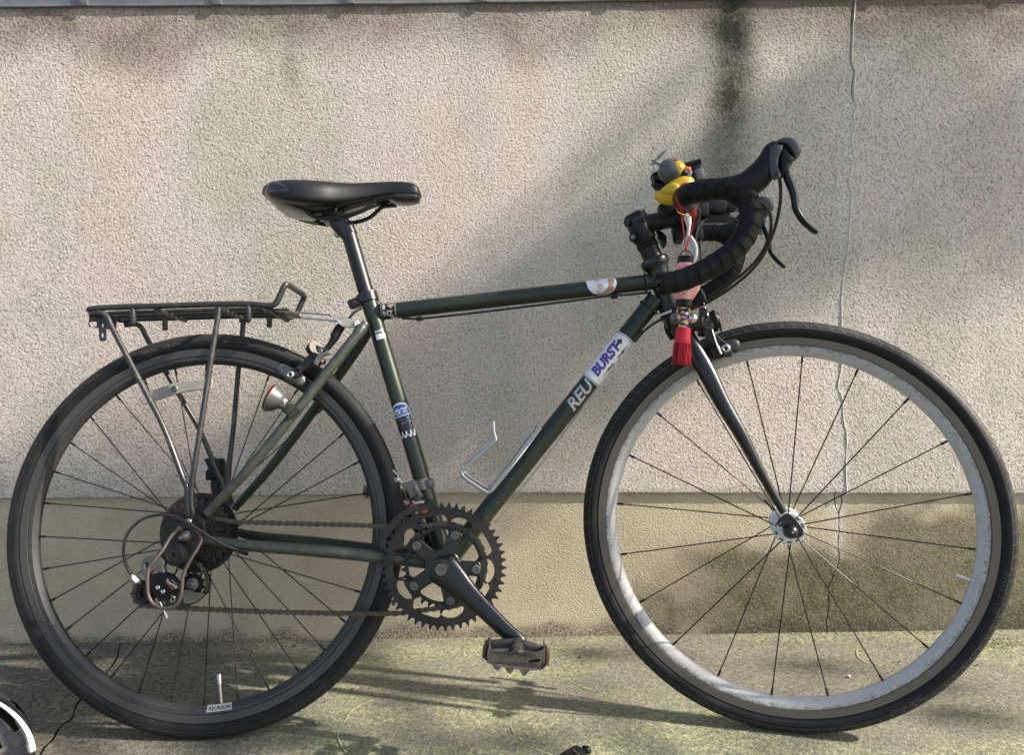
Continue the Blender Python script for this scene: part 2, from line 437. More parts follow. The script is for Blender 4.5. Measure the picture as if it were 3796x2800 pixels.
def cut_strips(V, Fc, axis, step):
    """slice a flat mesh into strips so that it can be bent"""
    bm = bmesh.new(); vs = [bm.verts.new(v) for v in V]
    for q in Fc:
        try: bm.faces.new([vs[i] for i in q])
        except ValueError: pass
    lo = min(v[axis] for v in V); hi = max(v[axis] for v in V); x = math.ceil(lo / step) * step
    while x < hi:
        co = [0, 0, 0]; co[axis] = x; no = [0, 0, 0]; no[axis] = 1
        bmesh.ops.bisect_plane(bm, geom=bm.verts[:] + bm.edges[:] + bm.faces[:], plane_co=co, plane_no=no); x += step
    bm.verts.index_update(); r = [v.co.copy() for v in bm.verts], [tuple(x.index for x in q.verts) for q in bm.faces]; bm.free(); return r
def wrap(V, Fc, A, Bp, r, off, s0, t0, upright=False):
    """lay a flat mesh (a, b) on the tube A->Bp: a along it, b round it (upright: letters across, standing along)"""
    A = Vector(A); T = (Vector(Bp) - A).normalized(); C = V3((0, -1, 0)); C = (C - T * C.dot(T)).normalized(); U = C.cross(T)
    if U.dot(V3((0, 0, 1)) if abs(T.z) < .9 else V3((-1, 0, 0))) < 0: U = -U
    V, Fc = cut_strips(V, Fc, 0 if upright else 1, r * .22)
    out = []
    for v in V:
        if upright: s, t = s0 + v.y, t0 - v.x
        else: s, t = s0 + v.x, t0 + v.y
        ph = t / r; out.append(A + T * s + (C * math.cos(ph) + U * math.sin(ph)) * (r + off))
    return out, Fc
def rect(a0, b0, a1, b1): return [(a0, b0), (a1, b0), (a1, b1), (a0, b1)]
def ell(p, q, t): return Vector(p) + (Vector(q) - Vector(p)) * t

# ================================================================== THE SETTING
def g_pt(x, y, z=0.0):
    D = ray('N', x, y); return CAM + D * ((z - CAM.z) / D.z)
def pix(P):
    d = Vector(P) - CAM; f = d.dot(FW)
    return (CX + F_PX * d.dot(RIGHT) / f, CY - F_PX * d.dot(UP) / f)
WA, WB = g_pt(0, 2392), g_pt(3796, 2335)
WX = (WB - WA); WX.z = 0; WX.normalize(); WN = V3((WX.y, -WX.x, 0)); WZ = V3((0, 0, 1))     # WN points at the street
def wp(x, y, off=0.0): return on_plane('N', x, y, WA + WN * off, WN)
def wc(P): q = P - WA; return q.dot(WX), q.z
def wpos(a, z, off=0.0): return WA + WX * a + WZ * z + WN * off
def sm(x, a, b):
    t = min(max((x - a) / (b - a), 0), 1); return t * t * (3 - 2 * t)
def nz(x, y, s, seed=0): return noise.fractal(V3((x * s + seed, y * s - seed, seed * .37)), 1.0, 2.0, 4)
STUC = .0065
crack_s = [(3172, 0), (3166, 67), (3163, 139), (3160, 224), (3172, 266), (3166, 345), (3178, 393), (3166, 424), (3169, 478), (3157, 527), (3166, 563), (3157, 623), (3148, 672), (3157, 720), (3151, 817), (3145, 908), (3133, 993), (3121, 1090), (3120, 1170), (3122, 1337), (3107, 1435), (3122, 1471), (3128, 1557), (3140, 1618), (3136, 1719), (3140, 1832)]
crack_p = [(3092, 1832), (3098, 1880), (3109, 1905), (3109, 1936), (3112, 1969), (3106, 2018), (3112, 2074), (3104, 2105), (3087, 2139), (3070, 2183), (3074, 2230), (3070, 2271), (3063, 2300), (3066, 2345)]
def lerp_tab(tab, y):
    if y <= tab[0][1]: return tab[0][0]
    for (x0, y0), (x1, y1) in zip(tab, tab[1:]):
        if y <= y1: return x0 + (x1 - x0) * (y - y0) / (y1 - y0)
    return tab[-1][0]
def wall_masks(P):
    x, y = pix(P); a, z = wc(P)
    n1 = nz(a, z, 3.0, 1); n2 = nz(a, z, 9, 5); col = nz(a * 2.2, z * .25, 2.6, 9)
    grime = sm(250 - y + 130 * n1 + 80 * col, -30, 190) * (.62 + .25 * n2)  # top band: grime plus the flashing's soft shadow painted into the colour
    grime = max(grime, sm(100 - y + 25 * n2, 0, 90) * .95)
    cx_ = 2725 - 55 * sm(y, 250, 700); wd = 95 + 25 * n2 + 30 * sm(y, 0, 700)
    streak = sm(1 - abs(x - cx_) / (wd * 1.25), 0, .95) * (1.0 - .45 * sm(y, 330, 700) - .55 * sm(y, 650, 1200)) * (.8 + .35 * n2)
    s2 = sm(1 - abs(x - 3500) / 320, 0, .9) * (1 - sm(y, 80, 420)) * .45 + sm(1 - abs(x - 1080) / 60, 0, .9) * (1 - sm(y, 200, 500)) * .3
    grime = max(grime, s2 + .2 * n1 * (s2 > .02))
    dc = x - lerp_tab(crack_s, y) + 14
    white = sm(1 - abs(dc + 12 + 10 * n1) / (34 + 26 * n2), 0, 1) * (.45 + .5 * nz(a, z, 14, 3)) * sm(y, 250, 420)
    tone = .5 + .30 * n1 + .42 * col + .12 * n2
    return max(0, min(1, grime)), max(0, min(1, white)), max(0, min(1, streak)), min(1, max(0, tone))
def plinth_masks(P):
    x, y = pix(P); a, z = wc(P); n1 = nz(a, z, 5, 2); n2 = nz(a, z, 14, 7)
    yb = 2392 - (x / 3796) * 57
    base = sm(y - yb + 62 + 45 * n1 + 30 * n2, 0, 48)
    right = sm(x + 160 * n1, 2330, 2620) * sm(y + 70 * n1 + 30 * n2, 1960, 2100) * (.92 + .5 * n1)
    up = sm(x + 90 * n1, 3020, 3240) * sm(y + 90 * n2, 1830, 1990) * .85
    moss = min(1, max(right, up, 0))
    dc = x - lerp_tab(crack_p, y)
    white = sm(1 - abs(dc + 8) / (45 + 60 * max(0, n1)), 0, 1) * (1 - sm(y, 1960, 2120)) * .9 + sm(1 - abs(dc) / 30, 0, 1) * .25 * (n2 > .1)
    return max(0, min(1, base)), min(1, white), moss, .5 + .5 * n1
def grid_mesh(name, rows, mat, mask, root=None, parent=None, kind=None):
    """rows: list of equally long rows of points; mask(P) -> 4 numbers kept as a colour attribute"""
    nr, nc = len(rows), len(rows[0]); V = [p for r in rows for p in r]
    Fc = [(i * nc + j, i * nc + j + 1, (i + 1) * nc + j + 1, (i + 1) * nc + j) for i in range(nr - 1) for j in range(nc - 1)]
    me = bpy.data.meshes.new(name); off = root.off if root else V3((0, 0, 0))
    me.from_pydata([tuple(v - off) for v in V], [], Fc)
    if mask:
        a = me.attributes.new('stain', 'FLOAT_COLOR', 'POINT')
        a.data.foreach_set('color', np.array([mask(p) for p in V], dtype=np.float32).ravel())
    me.polygons.foreach_set('use_smooth', [True] * len(me.polygons))
    me.materials.append(M[mat]); o = bpy.data.objects.new(name, me); COL.objects.link(o)
    if root: o.parent = parent or root.o
    if kind: o['kind'] = kind
    return o
def stain_nodes(nt):
    at = nd(nt, 'ShaderNodeAttribute', attribute_name='stain'); sp = nd(nt, 'ShaderNodeSeparateColor'); nt.links.new(at.outputs['Color'], sp.inputs[0])
    return sp.outputs[0], sp.outputs[1], sp.outputs[2], at.outputs['Alpha']
def bump_chain(nt, p, items):
    prev = None
    for h, st, ds in items:
        b = nd(nt, 'ShaderNodeBump'); b.inputs['Strength'].default_value = st; b.inputs['Distance'].default_value = ds
        nt.links.new(h, b.inputs['Height'])
        if prev: nt.links.new(prev, b.inputs['Normal'])
        prev = b.outputs[0]
    nt.links.new(prev, p.inputs['Normal'])
# sprayed stucco
m, nt, p = new_mat('sprayed_stucco'); M['stucco'] = m
co = nd(nt, 'ShaderNodeTexCoord').outputs['Object']
g, wh, st, tone = stain_nodes(nt)
fine = noise_t(nt, 300, 3, .70, co, .35); mid = noise_t(nt, 150, 3, .55, co, .2); big = noise_t(nt, 6, 6, .6, co); bl = noise_t(nt, 1.7, 3, .5, co)
base = ramp(nt, big.outputs[0], [(.34, (.58, .535, .475)), (.5, (.65, .60, .535)), (.66, (.67, .595, .55))])
base = mix(nt, mth(nt, 'MULTIPLY', bl.outputs[0], .35), base, (.56, .56, .50))
gn = noise_t(nt, 90, 5, .7, co)
vt = ramp(nt, tone, [(.30, (.86, .88, .84)), (.52, (1, 1, 1)), (.75, (1.0, .955, .945))])
base = mix(nt, .9, base, vt, 'MULTIPLY')
grime_shade = mth(nt, 'MINIMUM', mth(nt, 'MULTIPLY', g, mth(nt, 'ADD', mth(nt, 'MULTIPLY', gn.outputs[0], 1.1), .55)), .95)  # grime together with the shadow painted under the flashing
base = mix(nt, grime_shade, base, ramp(nt, big.outputs[0], [(.35, (.14, .130, .09)), (.6, (.19, .145, .115))]))
stn = mth(nt, 'MINIMUM', mth(nt, 'MULTIPLY', st, mth(nt, 'ADD', mth(nt, 'MULTIPLY', gn.outputs[0], 1.2), .60)), .97)
base = mix(nt, stn, base, (.035, .037, .024))
base = mix(nt, mth(nt, 'MULTIPLY', wh, .75), base, (.66, .66, .64))
pf = mth(nt, 'ADD', mth(nt, 'MULTIPLY', fine.outputs[0], .6), mth(nt, 'MULTIPLY', mid.outputs[0], .4))
pit_shade = ramp(nt, pf, [(.36, (.50, .47, .43)), (.47, (.86, .85, .83)), (.55, (1, 1, 1))])  # crevices darkened in the colour to deepen the relief's shade
base = mix(nt, .9, base, pit_shade, 'MULTIPLY')
nt.links.new(base, p.inputs['Base Color']); p.inputs['Roughness'].default_value = .92; p.inputs['Specular IOR Level'].default_value = .25
bump_chain(nt, p, [(mid.outputs[0], 1.0, .0046), (fine.outputs[0], 1.0, .0046)])
# smoother cement render of the plinth
m, nt, p = new_mat('cement_plinth'); M['plinth'] = m
co = nd(nt, 'ShaderNodeTexCoord').outputs['Object']
g, wh, ms, tone = stain_nodes(nt)
mp = nd(nt, 'ShaderNodeMapping'); mp.inputs['Scale'].default_value = (1, 1, 3.2); nt.links.new(co, mp.inputs[0])
fine = noise_t(nt, 300, 3, .6, co, .2); brush = noise_t(nt, 120, 3, .5, mp.outputs[0]); big = noise_t(nt, 7, 6, .6, co); gn = noise_t(nt, 190, 5, .8, co); g2 = noise_t(nt, 40, 5, .7, co)
base = ramp(nt, big.outputs[0], [(.35, (.40, .35, .25)), (.6, (.47, .41, .30))])
mossf = mth(nt, 'MULTIPLY', ms, ramp(nt, mth(nt, 'ADD', mth(nt, 'MULTIPLY', gn.outputs[0], .6), mth(nt, 'MULTIPLY', g2.outputs[0], .4)), [(.34, (.45, .45, .45)), (.48, (.95, .95, .95))]))
base = mix(nt, mossf, base, ramp(nt, gn.outputs[0], [(.40, (.024, .028, .013)), (.50, (.068, .070, .034)), (.64, (.21, .19, .11))]))
bf = mth(nt, 'MULTIPLY', g, ramp(nt, gn.outputs[0], [(.40, (1, 1, 1)), (.62, (.15, .15, .15))]))
base = mix(nt, bf, base, (.055, .05, .04))
base = mix(nt, mth(nt, 'MULTIPLY', wh, .65), base, (.58, .56, .50))
base = mix(nt, .6, base, ramp(nt, fine.outputs[0], [(.30, (.68, .67, .64)), (.5, (1, 1, 1))]), 'MULTIPLY')
nt.links.new(base, p.inputs['Base Color']); p.inputs['Roughness'].default_value = .9; p.inputs['Specular IOR Level'].default_value = .2
bump_chain(nt, p, [(brush.outputs[0], .7, .0024), (gn.outputs[0], .7, .0020), (fine.outputs[0], .9, .0024)])
# pavement concrete
m, nt, p = new_mat('mossy_concrete'); M['concrete'] = m
co = nd(nt, 'ShaderNodeTexCoord').outputs['Object']
g, ye, dk, tone = stain_nodes(nt)
mp = nd(nt, 'ShaderNodeMapping'); mp.inputs['Scale'].default_value = (1.0, 1.9, 1); nt.links.new(co, mp.inputs[0])
fine = noise_t(nt, 330, 3, .65, co); big = noise_t(nt, 5.5, 7, .62, mp.outputs[0], .4); n3 = noise_t(nt, 26, 6, .7, mp.outputs[0], .5); gn = noise_t(nt, 110, 5, .75, co)
base = ramp(nt, big.outputs[0], [(.32, (.150, .140, .112)), (.5, (.195, .180, .145)), (.7, (.235, .215, .175))])
yf = mth(nt, 'MULTIPLY', ye, ramp(nt, mth(nt, 'ADD', mth(nt, 'MULTIPLY', n3.outputs[0], .55), mth(nt, 'MULTIPLY', gn.outputs[0], .45)), [(.42, (0, 0, 0)), (.60, (1, 1, 1))]))
base = mix(nt, mth(nt, 'MULTIPLY', g, .85), base, (.140, .155, .110))
base = mix(nt, mth(nt, 'MULTIPLY', yf, .75), base, (.30, .305, .165))
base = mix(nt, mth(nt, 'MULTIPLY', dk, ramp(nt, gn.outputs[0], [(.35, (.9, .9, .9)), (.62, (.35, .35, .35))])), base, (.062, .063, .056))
v = nd(nt, 'ShaderNodeTexVoronoi'); v.inputs['Scale'].default_value = 240; nt.links.new(co, v.inputs['Vector'])
base = mix(nt, .8, base, ramp(nt, gn.outputs[0], [(.34, (.55, .55, .52)), (.5, (1, 1, 1)), (.66, (1.45, 1.42, 1.3))]), 'MULTIPLY')
base = mix(nt, .75, base, ramp(nt, v.outputs['Distance'], [(.0, (1.7, 1.65, 1.5)), (.30, (1, 1, 1)), (.6, (.6, .6, .6))]), 'MULTIPLY')
nt.links.new(base, p.inputs['Base Color']); p.inputs['Roughness'].default_value = .82; p.inputs['Specular IOR Level'].default_value = .3
bump_chain(nt, p, [(gn.outputs[0], .6, .003), (fine.outputs[0], .9, .0022)])
M['soil'] = plain('dark_soil', (.03, .027, .022), .95)
m, nt, p = new_mat('distant_ground'); M['ground'] = m
co = nd(nt, 'ShaderNodeTexCoord').outputs['Object']
nt.links.new(ramp(nt, noise_t(nt, 3, 8, .7, co).outputs[0], [(.3, (.10, .095, .085)), (.7, (.20, .19, .165))]), p.inputs['Base Color']); p.inputs['Roughness'].default_value = .9
M['flashing'] = worn('grey_flashing', (.13, .135, .14), (.24, .23, .22), .45, .3, 18, .45)
M['filler'] = worn('filler_bead', (.62, .58, .51), (.30, .27, .22), .8, 0, 60, .4, bump=.6)
M['cladding'] = worn('upper_wall_paint', (.45, .44, .41), (.33, .32, .29), .8, 0, 10, .4, bump=.4, bscale=200)

# --- wall
aL, aR = -1.6, 3.6 + (WB - WA).length - 2.0
wall_root = Root('house_wall', 'beige rough stucco wall with a cement plinth and a vertical crack behind the bicycle', 'wall', wpos(1.0, 0), world=True)
ledge = [(-600, 1860), (0, 1853), (700, 1847), (1200, 1838), (1500, 1832), (2400, 1831), (3100, 1833), (3796, 1834), (4600, 1836)]
def ledge_z(a):
    x, _ = pix(wpos(a, .3, STUC)); y = lerp_tab([(yy, xx) for xx, yy in ledge], x)
    return wc(wp(x, y, STUC))[1]
topl = [(-800, 33), (0, 24), (800, 19), (1400, 14), (2100, 4), (2900, -9), (3796, -24), (4800, -40)]
def top_z(a, off=0):
    x, _ = pix(wpos(a, 1.3, off)); return wc(wp(x, lerp_tab([(yy, xx) for xx, yy in topl], x), off))[1]
na, nz_ = 620, 90
cols = [aL + (aR - aL) * i / na for i in range(na + 1)]
lz = [ledge_z(a) + .0018 * noise.noise(V3((a * 60, 0, 3))) + .0022 * noise.noise(V3((a * 230, 0, 3))) for a in cols]; tz = [top_z(a) + .02 for a in cols]
rows = [[wpos(a, l + .002, 0) for a, l in zip(cols, lz)], [wpos(a, l, STUC * .55) for a, l in zip(cols, lz)], [wpos(a, l + .0015, STUC * .92) for a, l in zip(cols, lz)]]
for j in range(nz_ + 1):
    t = j / nz_
    rows.append([wpos(a, l + .004 + (tt - l - .004) * t, STUC) for a, l, tt in zip(cols, lz, tz)])
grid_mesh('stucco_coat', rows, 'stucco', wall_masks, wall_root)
# plinth in two pieces, the crack open between them
def crack_a(z): 
    y = pix(wpos(1.8, z))[1]; x = lerp_tab(crack_p, y); return wc(wp(x, y))[0]
zs = [-.02 + .42 * j / 90 for j in range(91)]
gap = .0010
crack_j = lambda z: crack_a(z) + .0022 * noise.noise(V3((0, z * 70, 1))) + .0010 * noise.noise(V3((0, z * 220, 5)))
gw = lambda z: 1.0 + .9 * noise.noise(V3((3, z * 60, 1)))
L = [[wpos(aL + (crack_j(z) - gap - aL) * i / 170, z) for i in range(171)] for z in zs]
Rr = [[wpos(crack_j(z) + gap * gw(z) + (aR - crack_j(z) - gap * gw(z)) * (i / 90) ** 1.3, z) for i in range(91)] for z in zs]
grid_mesh('plinth', L, 'plinth', plinth_masks, wall_root)
grid_mesh('plinth', Rr, 'plinth', plinth_masks, wall_root)
mb = MB(); mb.add(*box(wpos((aL + aR) / 2, 1.35, -.130), WX, WN, WZ, (aR - aL) / 2, .125, 1.4)); mb.obj('wall_core', 'soil', wall_root, smooth=False)
# second hair crack near the ledge, and the raised filler bead that runs down the stucco
mb = MB(); prev = None
bead = [wp(x, y, STUC + .0002) for x, y in crack_s]
pts = crm([list(q) for q in bead], 5)
pts = [V3(q) + WX * .0009 * noise.noise(V3((0, 0, i * .9))) for i, q in enumerate(pts)]
rad = [max(.0003, .0009 + .0012 * noise.noise(V3((i * .35, 2, 0)))) for i in range(len(pts))]
V_, F_ = tube(pts, rad, 7, 0); mb.add(V_, F_)
mb.obj('filler_bead', 'filler', wall_root)
mb = MB(); V_, F_ = tube([wp(x - 9, y, STUC - .0004) for x, y in crack_s[:7]], [.0009, .0011, .0008, .0010, .0009, .0012, .0004], 5, 3); mb.add(V_, F_)
mb.obj('hairline_crack', 'soil', wall_root)
mb = MB(); V_, F_ = tube([wp(x, y, -.0002) for x, y in ((3119, 1840), (3120, 1868), (3114, 1890), (3110, 1903))], .001, 5, 3); mb.add(V_, F_)
V_, F_ = tube([wp(x, y, -.0002) for x, y in ((683, 1990), (686, 2040), (683, 2090), (684, 2140))], .0006, 5, 3); mb.add(V_, F_)
mb.obj('hairline_crack', 'soil', wall_root)
# metal flashing panels over the stucco
seams = [-560, -170, 322, 815, 1306, 1800, 2290, 2780, 3270, 3760, 4300, 5000]
OV = .010
for s0, s1 in zip(seams, seams[1:]):
    y0 = lerp_tab([(yy, xx) for xx, yy in topl], s0); y1 = lerp_tab([(yy, xx) for xx, yy in topl], s1)
    a0, z0 = wc(wp(s0, y0, OV)); a1, z1 = wc(wp(s1, y1, OV)); a0 += .0012
    mb = MB()
    prof = [(0, .012), (OV - .004, .0), (OV, .0), (OV + .001, .002), (OV, .006), (OV - .001, .045), (OV + .002, .048), (0.0, .075)]
    n = len(prof); sag = [0, -.0012, -.0008, 0]
    V_ = []
    for i, (a_, z_) in enumerate(((a0, z0), (a0 + (a1 - a0) * .3, z0 + (z1 - z0) * .3), (a0 + (a1 - a0) * .7, z0 + (z1 - z0) * .7), (a1, z1))):
        V_ += [wpos(a_, z_ + h + sag[i], o + .0006 * (i % 2)) for o, h in prof]
    F_ = [(i * n + j, i * n + (j + 1) % n, (i + 1) * n + (j + 1) % n, (i + 1) * n + j) for i in range(3) for j in range(n)] + [tuple(range(n)), tuple(3 * n + j for j in range(n - 1, -1, -1))]
    mb.add(V_, F_); mb.obj('flashing_panel', 'flashing', wall_root, smooth=False)
    mb = MB(); mb.add(*rbox(wpos(a1 - .006, z1 + .022, OV + .002), WX, WN, WZ, .010, .0016, .021, .3)); mb.obj('flashing_joint', 'flashing', wall_root)
mb = MB(); mb.add(*box(wpos((aL + aR) / 2, 2.17, .0), WX, WN, WZ, (aR - aL) / 2, .012, .68)); mb.obj('upper_wall', 'cladding', wall_root, smooth=False)

# --- ground
mb = MB(); mb.add([(-40, -40, -.012), (40, -40, -.012), (40, 40, -.012), (-40, 40, -.012)], [(0, 1, 2, 3)])
g0 = mb.obj('ground', 'ground', None, smooth=False, kind='structure')
gcr = [(470, 2370), (442, 2398), (437, 2425), (432, 2449), (410, 2478), (388, 2507), (345, 2552), (303, 2596), (290, 2606), (277, 2634), (272, 2655), (263, 2672), (246, 2681), (228, 2695), (212, 2714), (205, 2730), (199, 2743), (181, 2757), (150, 2800), (120, 2860), (60, 3000), (-100, 3300)]
gcp = [g_pt(*q) for q in gcr]
def gcx(y):
    if y >= gcp[0].y: return gcp[0].x
    for a_, b_ in zip(gcp, gcp[1:]):
        if y >= b_.y: return a_.x + (b_.x - a_.x) * (a_.y - y) / (a_.y - b_.y)
    return gcp[-1].x
def ground_masks(P):
    x, y = pix(P) if P.y > .35 else (1900 + P.x * 2500, 3200)
    n1 = nz(P.x, P.y * 1.6, 2.6, 4); n2 = nz(P.x, P.y * 1.6, 8, 6); n3 = nz(P.x, P.y * 1.6, 1.3, 8)
    left = sm(x + 120 * n1, 1500, 500)  # left ground: shade painted into the colour, greyer and darker
    green = max(0, min(1, .60 + .6 * n1 + .3 * n3)) * (1 - .5 * left)
    near_wall = sm(y, 2470, 2370)
    yel = sm(n2 + .7 * n1 + .40 * near_wall + .28 + .35 * sm(1 - math.hypot((x - 3690) / 130, (y - 2385) / 45), 0, 1) * 3, -.05, .75) * (1 - left * .85)
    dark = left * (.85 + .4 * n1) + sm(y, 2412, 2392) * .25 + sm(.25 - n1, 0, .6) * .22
    if P.x < gcx(P.y): dark = min(1, dark + .12); green *= .4
    return max(0, min(1, green)), max(0, min(1, yel)), max(0, min(1, dark)), .5
pav = Root('pavement', 'x', 'x', (0, 1.0, 0), world=True)
del pav.o['label'], pav.o['category']; pav.o['kind'] = 'structure'
base_y = lambda x: WA.y + (x - WA.x) * (WB.y - WA.y) / (WB.x - WA.x) + .004
ys = [-1.2 + 1.5 * j / 12 for j in range(12)] + [.30 + j * .012 for j in range(122)]
ROW_R, ROW_L = [], []
for j, y in enumerate(ys):
    def row(xa, xb, n, side):
        r = []
        for i in range(n + 1):
            t = i / n; x = xa + (xb - xa) * (t ** 1.4 if side > 0 else 1 - (1 - t) ** 1.4)
            yy = min(y, base_y(x))
            r.append(V3((x, yy, .0006 * noise.noise(V3((x * 9, yy * 9, 0))) if abs(x) < 1.5 else 0)))
        return r
    c0 = gcx(y) + .0035 * noise.noise(V3((0, y * 45, 8))) + .0015 * noise.noise(V3((0, y * 160, 8))); wgap = max(.0003, .0012 + .0018 * noise.noise(V3((0, y * 25, 3))))
    ROW_R.append(row(c0 + wgap, 4.2, 150, 1))
    ROW_L.append(row(-4.0, c0 - wgap, 70, -1))
for r_ in ROW_L:
    for q in r_: q.z += .0016
mb = MB(); mb.add([(-1.6, -1.3, -.008), (-.6, -1.3, -.008), (-.6, 1.66, -.008), (-1.6, 1.66, -.008)], [(0, 1, 2, 3)]); mb.obj('soil_bed', 'soil', pav, smooth=False)
grid_mesh('pavement_slab', ROW_R, 'concrete', ground_masks, pav)
grid_mesh('pavement_slab', ROW_L, 'concrete', ground_masks, pav)

# ================================================================== THE BICYCLE
bike = Root('bicycle', 'dark green road bicycle with drop handlebars and a rear rack leaning against the stucco wall', 'bicycle', (0.5, 0, 0))
HC = V3((0, 0, RT))
def Pz(name, VF, mat, parent=None, **kw): return fin(name, VF[0], VF[1], mat, bike, parent, **kw)
def join(*VFs):
    mb = MB()
    for V_, F_ in VFs: mb.add(V_, F_)
    return mb.v, mb.f

def wheel(T, tyre_m, rim_m, n_spokes, a0, deep, rear):
    nA = 240
    def ringmesh(prof, close=True):
        V, Fc, r_ = [], [], []
        m_ = len(prof)
        for i in range(nA + 1):
            a = 2 * math.pi * i / nA; ca, sa = math.cos(a), math.sin(a)
            for (r, y) in prof: V.append(T @ (HC + V3((ca * r, y, sa * r)))); r_.append(r)
        for i in range(nA):
            for j in range(m_ if close else m_ - 1):
                k = (j + 1) % m_
                Fc.append((i * m_ + j, i * m_ + k, (i + 1) * m_ + k, (i + 1) * m_ + j))
        return V, Fc, r_
    # rim: braking tracks, lip, V body
    inn = RT - .0585 if deep else RT - .0545
    prof = [(RR, -.0112), (RR - .0006, -.0122), (.3040, -.0112), (.3034, -.0096), (.3022, -.0104), (.2965, -.0098), (inn + .004, -.0062), (inn + .0008, -.0035), (inn, 0),
            (inn + .0008, .0035), (inn + .004, .0062), (.2965, .0098), (.3022, .0104), (.3034, .0096), (.3040, .0112), (RR - .0006, .0122), (RR, .0112), (RR - .001, .009), (RR - .001, -.009)]
    V, Fc, r_ = ringmesh(prof)
    rim = fin('rear_wheel' if rear else 'front_wheel', V, Fc, rim_m, bike, attr=r_, auto=30)
    # tyre
    V, Fc, UV = [], [], []
    ns = 26; rc, yc = .0158, .0150; Rc = .3283
    for i in range(nA + 1):
        a = 2 * math.pi * i / nA; ca, sa = math.cos(a), math.sin(a)
        for j in range(ns + 1):
            t = -1 + 2 * j / ns; ph = t * math.radians(140)
            r = Rc + rc * math.cos(ph); y = yc * math.sin(ph)
            if abs(t) > .93: r = max(r, .3155); y = math.copysign(.0100, y)
            V.append(T @ (HC + V3((ca * r, -y, sa * r)))); UV.append((i / nA, t))
    for i in range(nA):
        for j in range(ns): Fc.append((i * (ns + 1) + j, i * (ns + 1) + j + 1, (i + 1) * (ns + 1) + j + 1, (i + 1) * (ns + 1) + j))
    tyre = fin('tyre', V, Fc, tyre_m, bike, rim, uvs=UV, auto=70)
    # hub
    if rear: fl_n, fl_f, fr, cr = .017, -.036, .023, math.radians(62)
    else: fl_n, fl_f, fr, cr = .033, -.033, .0212, math.radians(9.0)
    if rear:
        hp = [(.008, .048), (.008, .036), (.012, .0355), (.0265, .037), (.0265, .0345), (.015, .0335), (.014, .0), (.018, -.0145), (.0265, -.0155), (.0265, -.0185), (.010, -.02), (.010, -.03)]
        hub = Pz('hub', lathe(hp, T @ HC, T.to_3x3() @ V3((0, 1, 0)), 32), 'dark_metal', rim)
    else:
        hp = [(.010, .043), (.0125, .040), (.0135, .036), (.0255, .0355), (.0262, .0343), (.0262, .0322), (.0250, .0308), (.017, .0300), (.0145, .02), (.0138, 0), (.0145, -.02), (.017, -.0300), (.0250, -.0308), (.0262, -.0322), (.0262, -.0343), (.0255, -.0355), (.0135, -.036), (.0125, -.040), (.010, -.043)]
        hub = Pz('hub', lathe(hp, T @ HC, T.to_3x3() @ V3((0, 1, 0)), 48), 'hub_white', rim)
    nip = 'dark_metal' if rear else 'steel'
    for k in range(n_spokes):
        a = a0 + 2 * math.pi * k / n_spokes; near = k % 2 == 0
        if rear: sgn = 1 if (k // 2) % 2 == 0 else -1; ah = a + cr * sgn
        else: ah = a + (math.radians(10.5) if near else -math.radians(10.5))
        yh = -(fl_n if near else fl_f); out = .0022 * (1 if near else -1) * (-1)
        Ph = T @ (HC + V3((math.cos(ah) * fr, yh + out, math.sin(ah) * fr)))
        Pr = T @ (HC + V3((math.cos(a) * (inn + .002), -.001 if near else .001, math.sin(a) * (inn + .002))))
        d_ = (Pr - Ph).normalized(); q0 = Ph - d_ * .002
        V_, F_ = tube([q0, Pr - d_ * .012], .00108, 6, 0)
        V2, F2 = lathe([(.0017, 0), (.0021, .003), (.0017, .014)], Pr - d_ * .013, d_, 8)
        h2 = lathe([(.0018, 0), (.0024, .0012), (.0012, .0022)], T @ (HC + V3((math.cos(ah) * fr, yh + out * .4, math.sin(ah) * fr))), T.to_3x3() @ V3((0, -1 if near else 1, 0)), 8)
        sp = Pz('spoke', join((V_, F_), h2), 'spoke', rim)
        Pz('nipple', (V2, F2), 'spoke' if not rear else 'spoke', rim)
    return rim, tyre, hub
def ang(P, T): q = T.inverted() @ P - HC; return math.atan2(q.z, q.x)
I4 = Matrix.Identity(4)
rw, rty, rhub = wheel(I4, 'tyre_r', 'rim_black', 32, ang(B('N', 757, 2630, 0), I4), False, True)
fw_, fty, fhub = wheel(F2B, 'tyre_f', 'rim_silver', 20, ang(Fp('N', 2859, 2584, 0), F2B), True, False)
# holes in the white flange that carry no spoke
ax_f = F2B.to_3x3() @ V3((0, -1, 0))
for k in range(10):
    a = math.radians(36 * k + 14)
    Pz('flange_hole', lathe([(.0019, 0), (.0016, .0008)], F2B @ (HC + V3((math.cos(a) * .0215, -.0353, math.sin(a) * .0215))), ax_f, 10), 'plastic_black', fw_)
# valves
q0, q1 = B('N', 822, 2628, 0), B('N', 811, 2500, 0)
Pz('valve', join(tube([q0, ell(q0, q1, .72)], .0030, 10, 0), tube([ell(q0, q1, .7), ell(q0, q1, .97), q1], [.0042, .0040, .0025], 10, 0), lathe([(.006, 0), (.006, .003), (.004, .004)], q0, q1 - q0, 12)), 'steel', rw)
q0, q1 = Fp('N', 3613, 2158, 0), Fp('N', 3539, 2134, 0)
Pz('valve', join(tube([q0, q1], .0031, 10, 0), tube([ell(q0, q1, .55), q1], [.0044, .0036], 10, 0), lathe([(.006, 0), (.006, .003), (.004, .004)], q0, q1 - q0, 12)), 'steel', fw_)
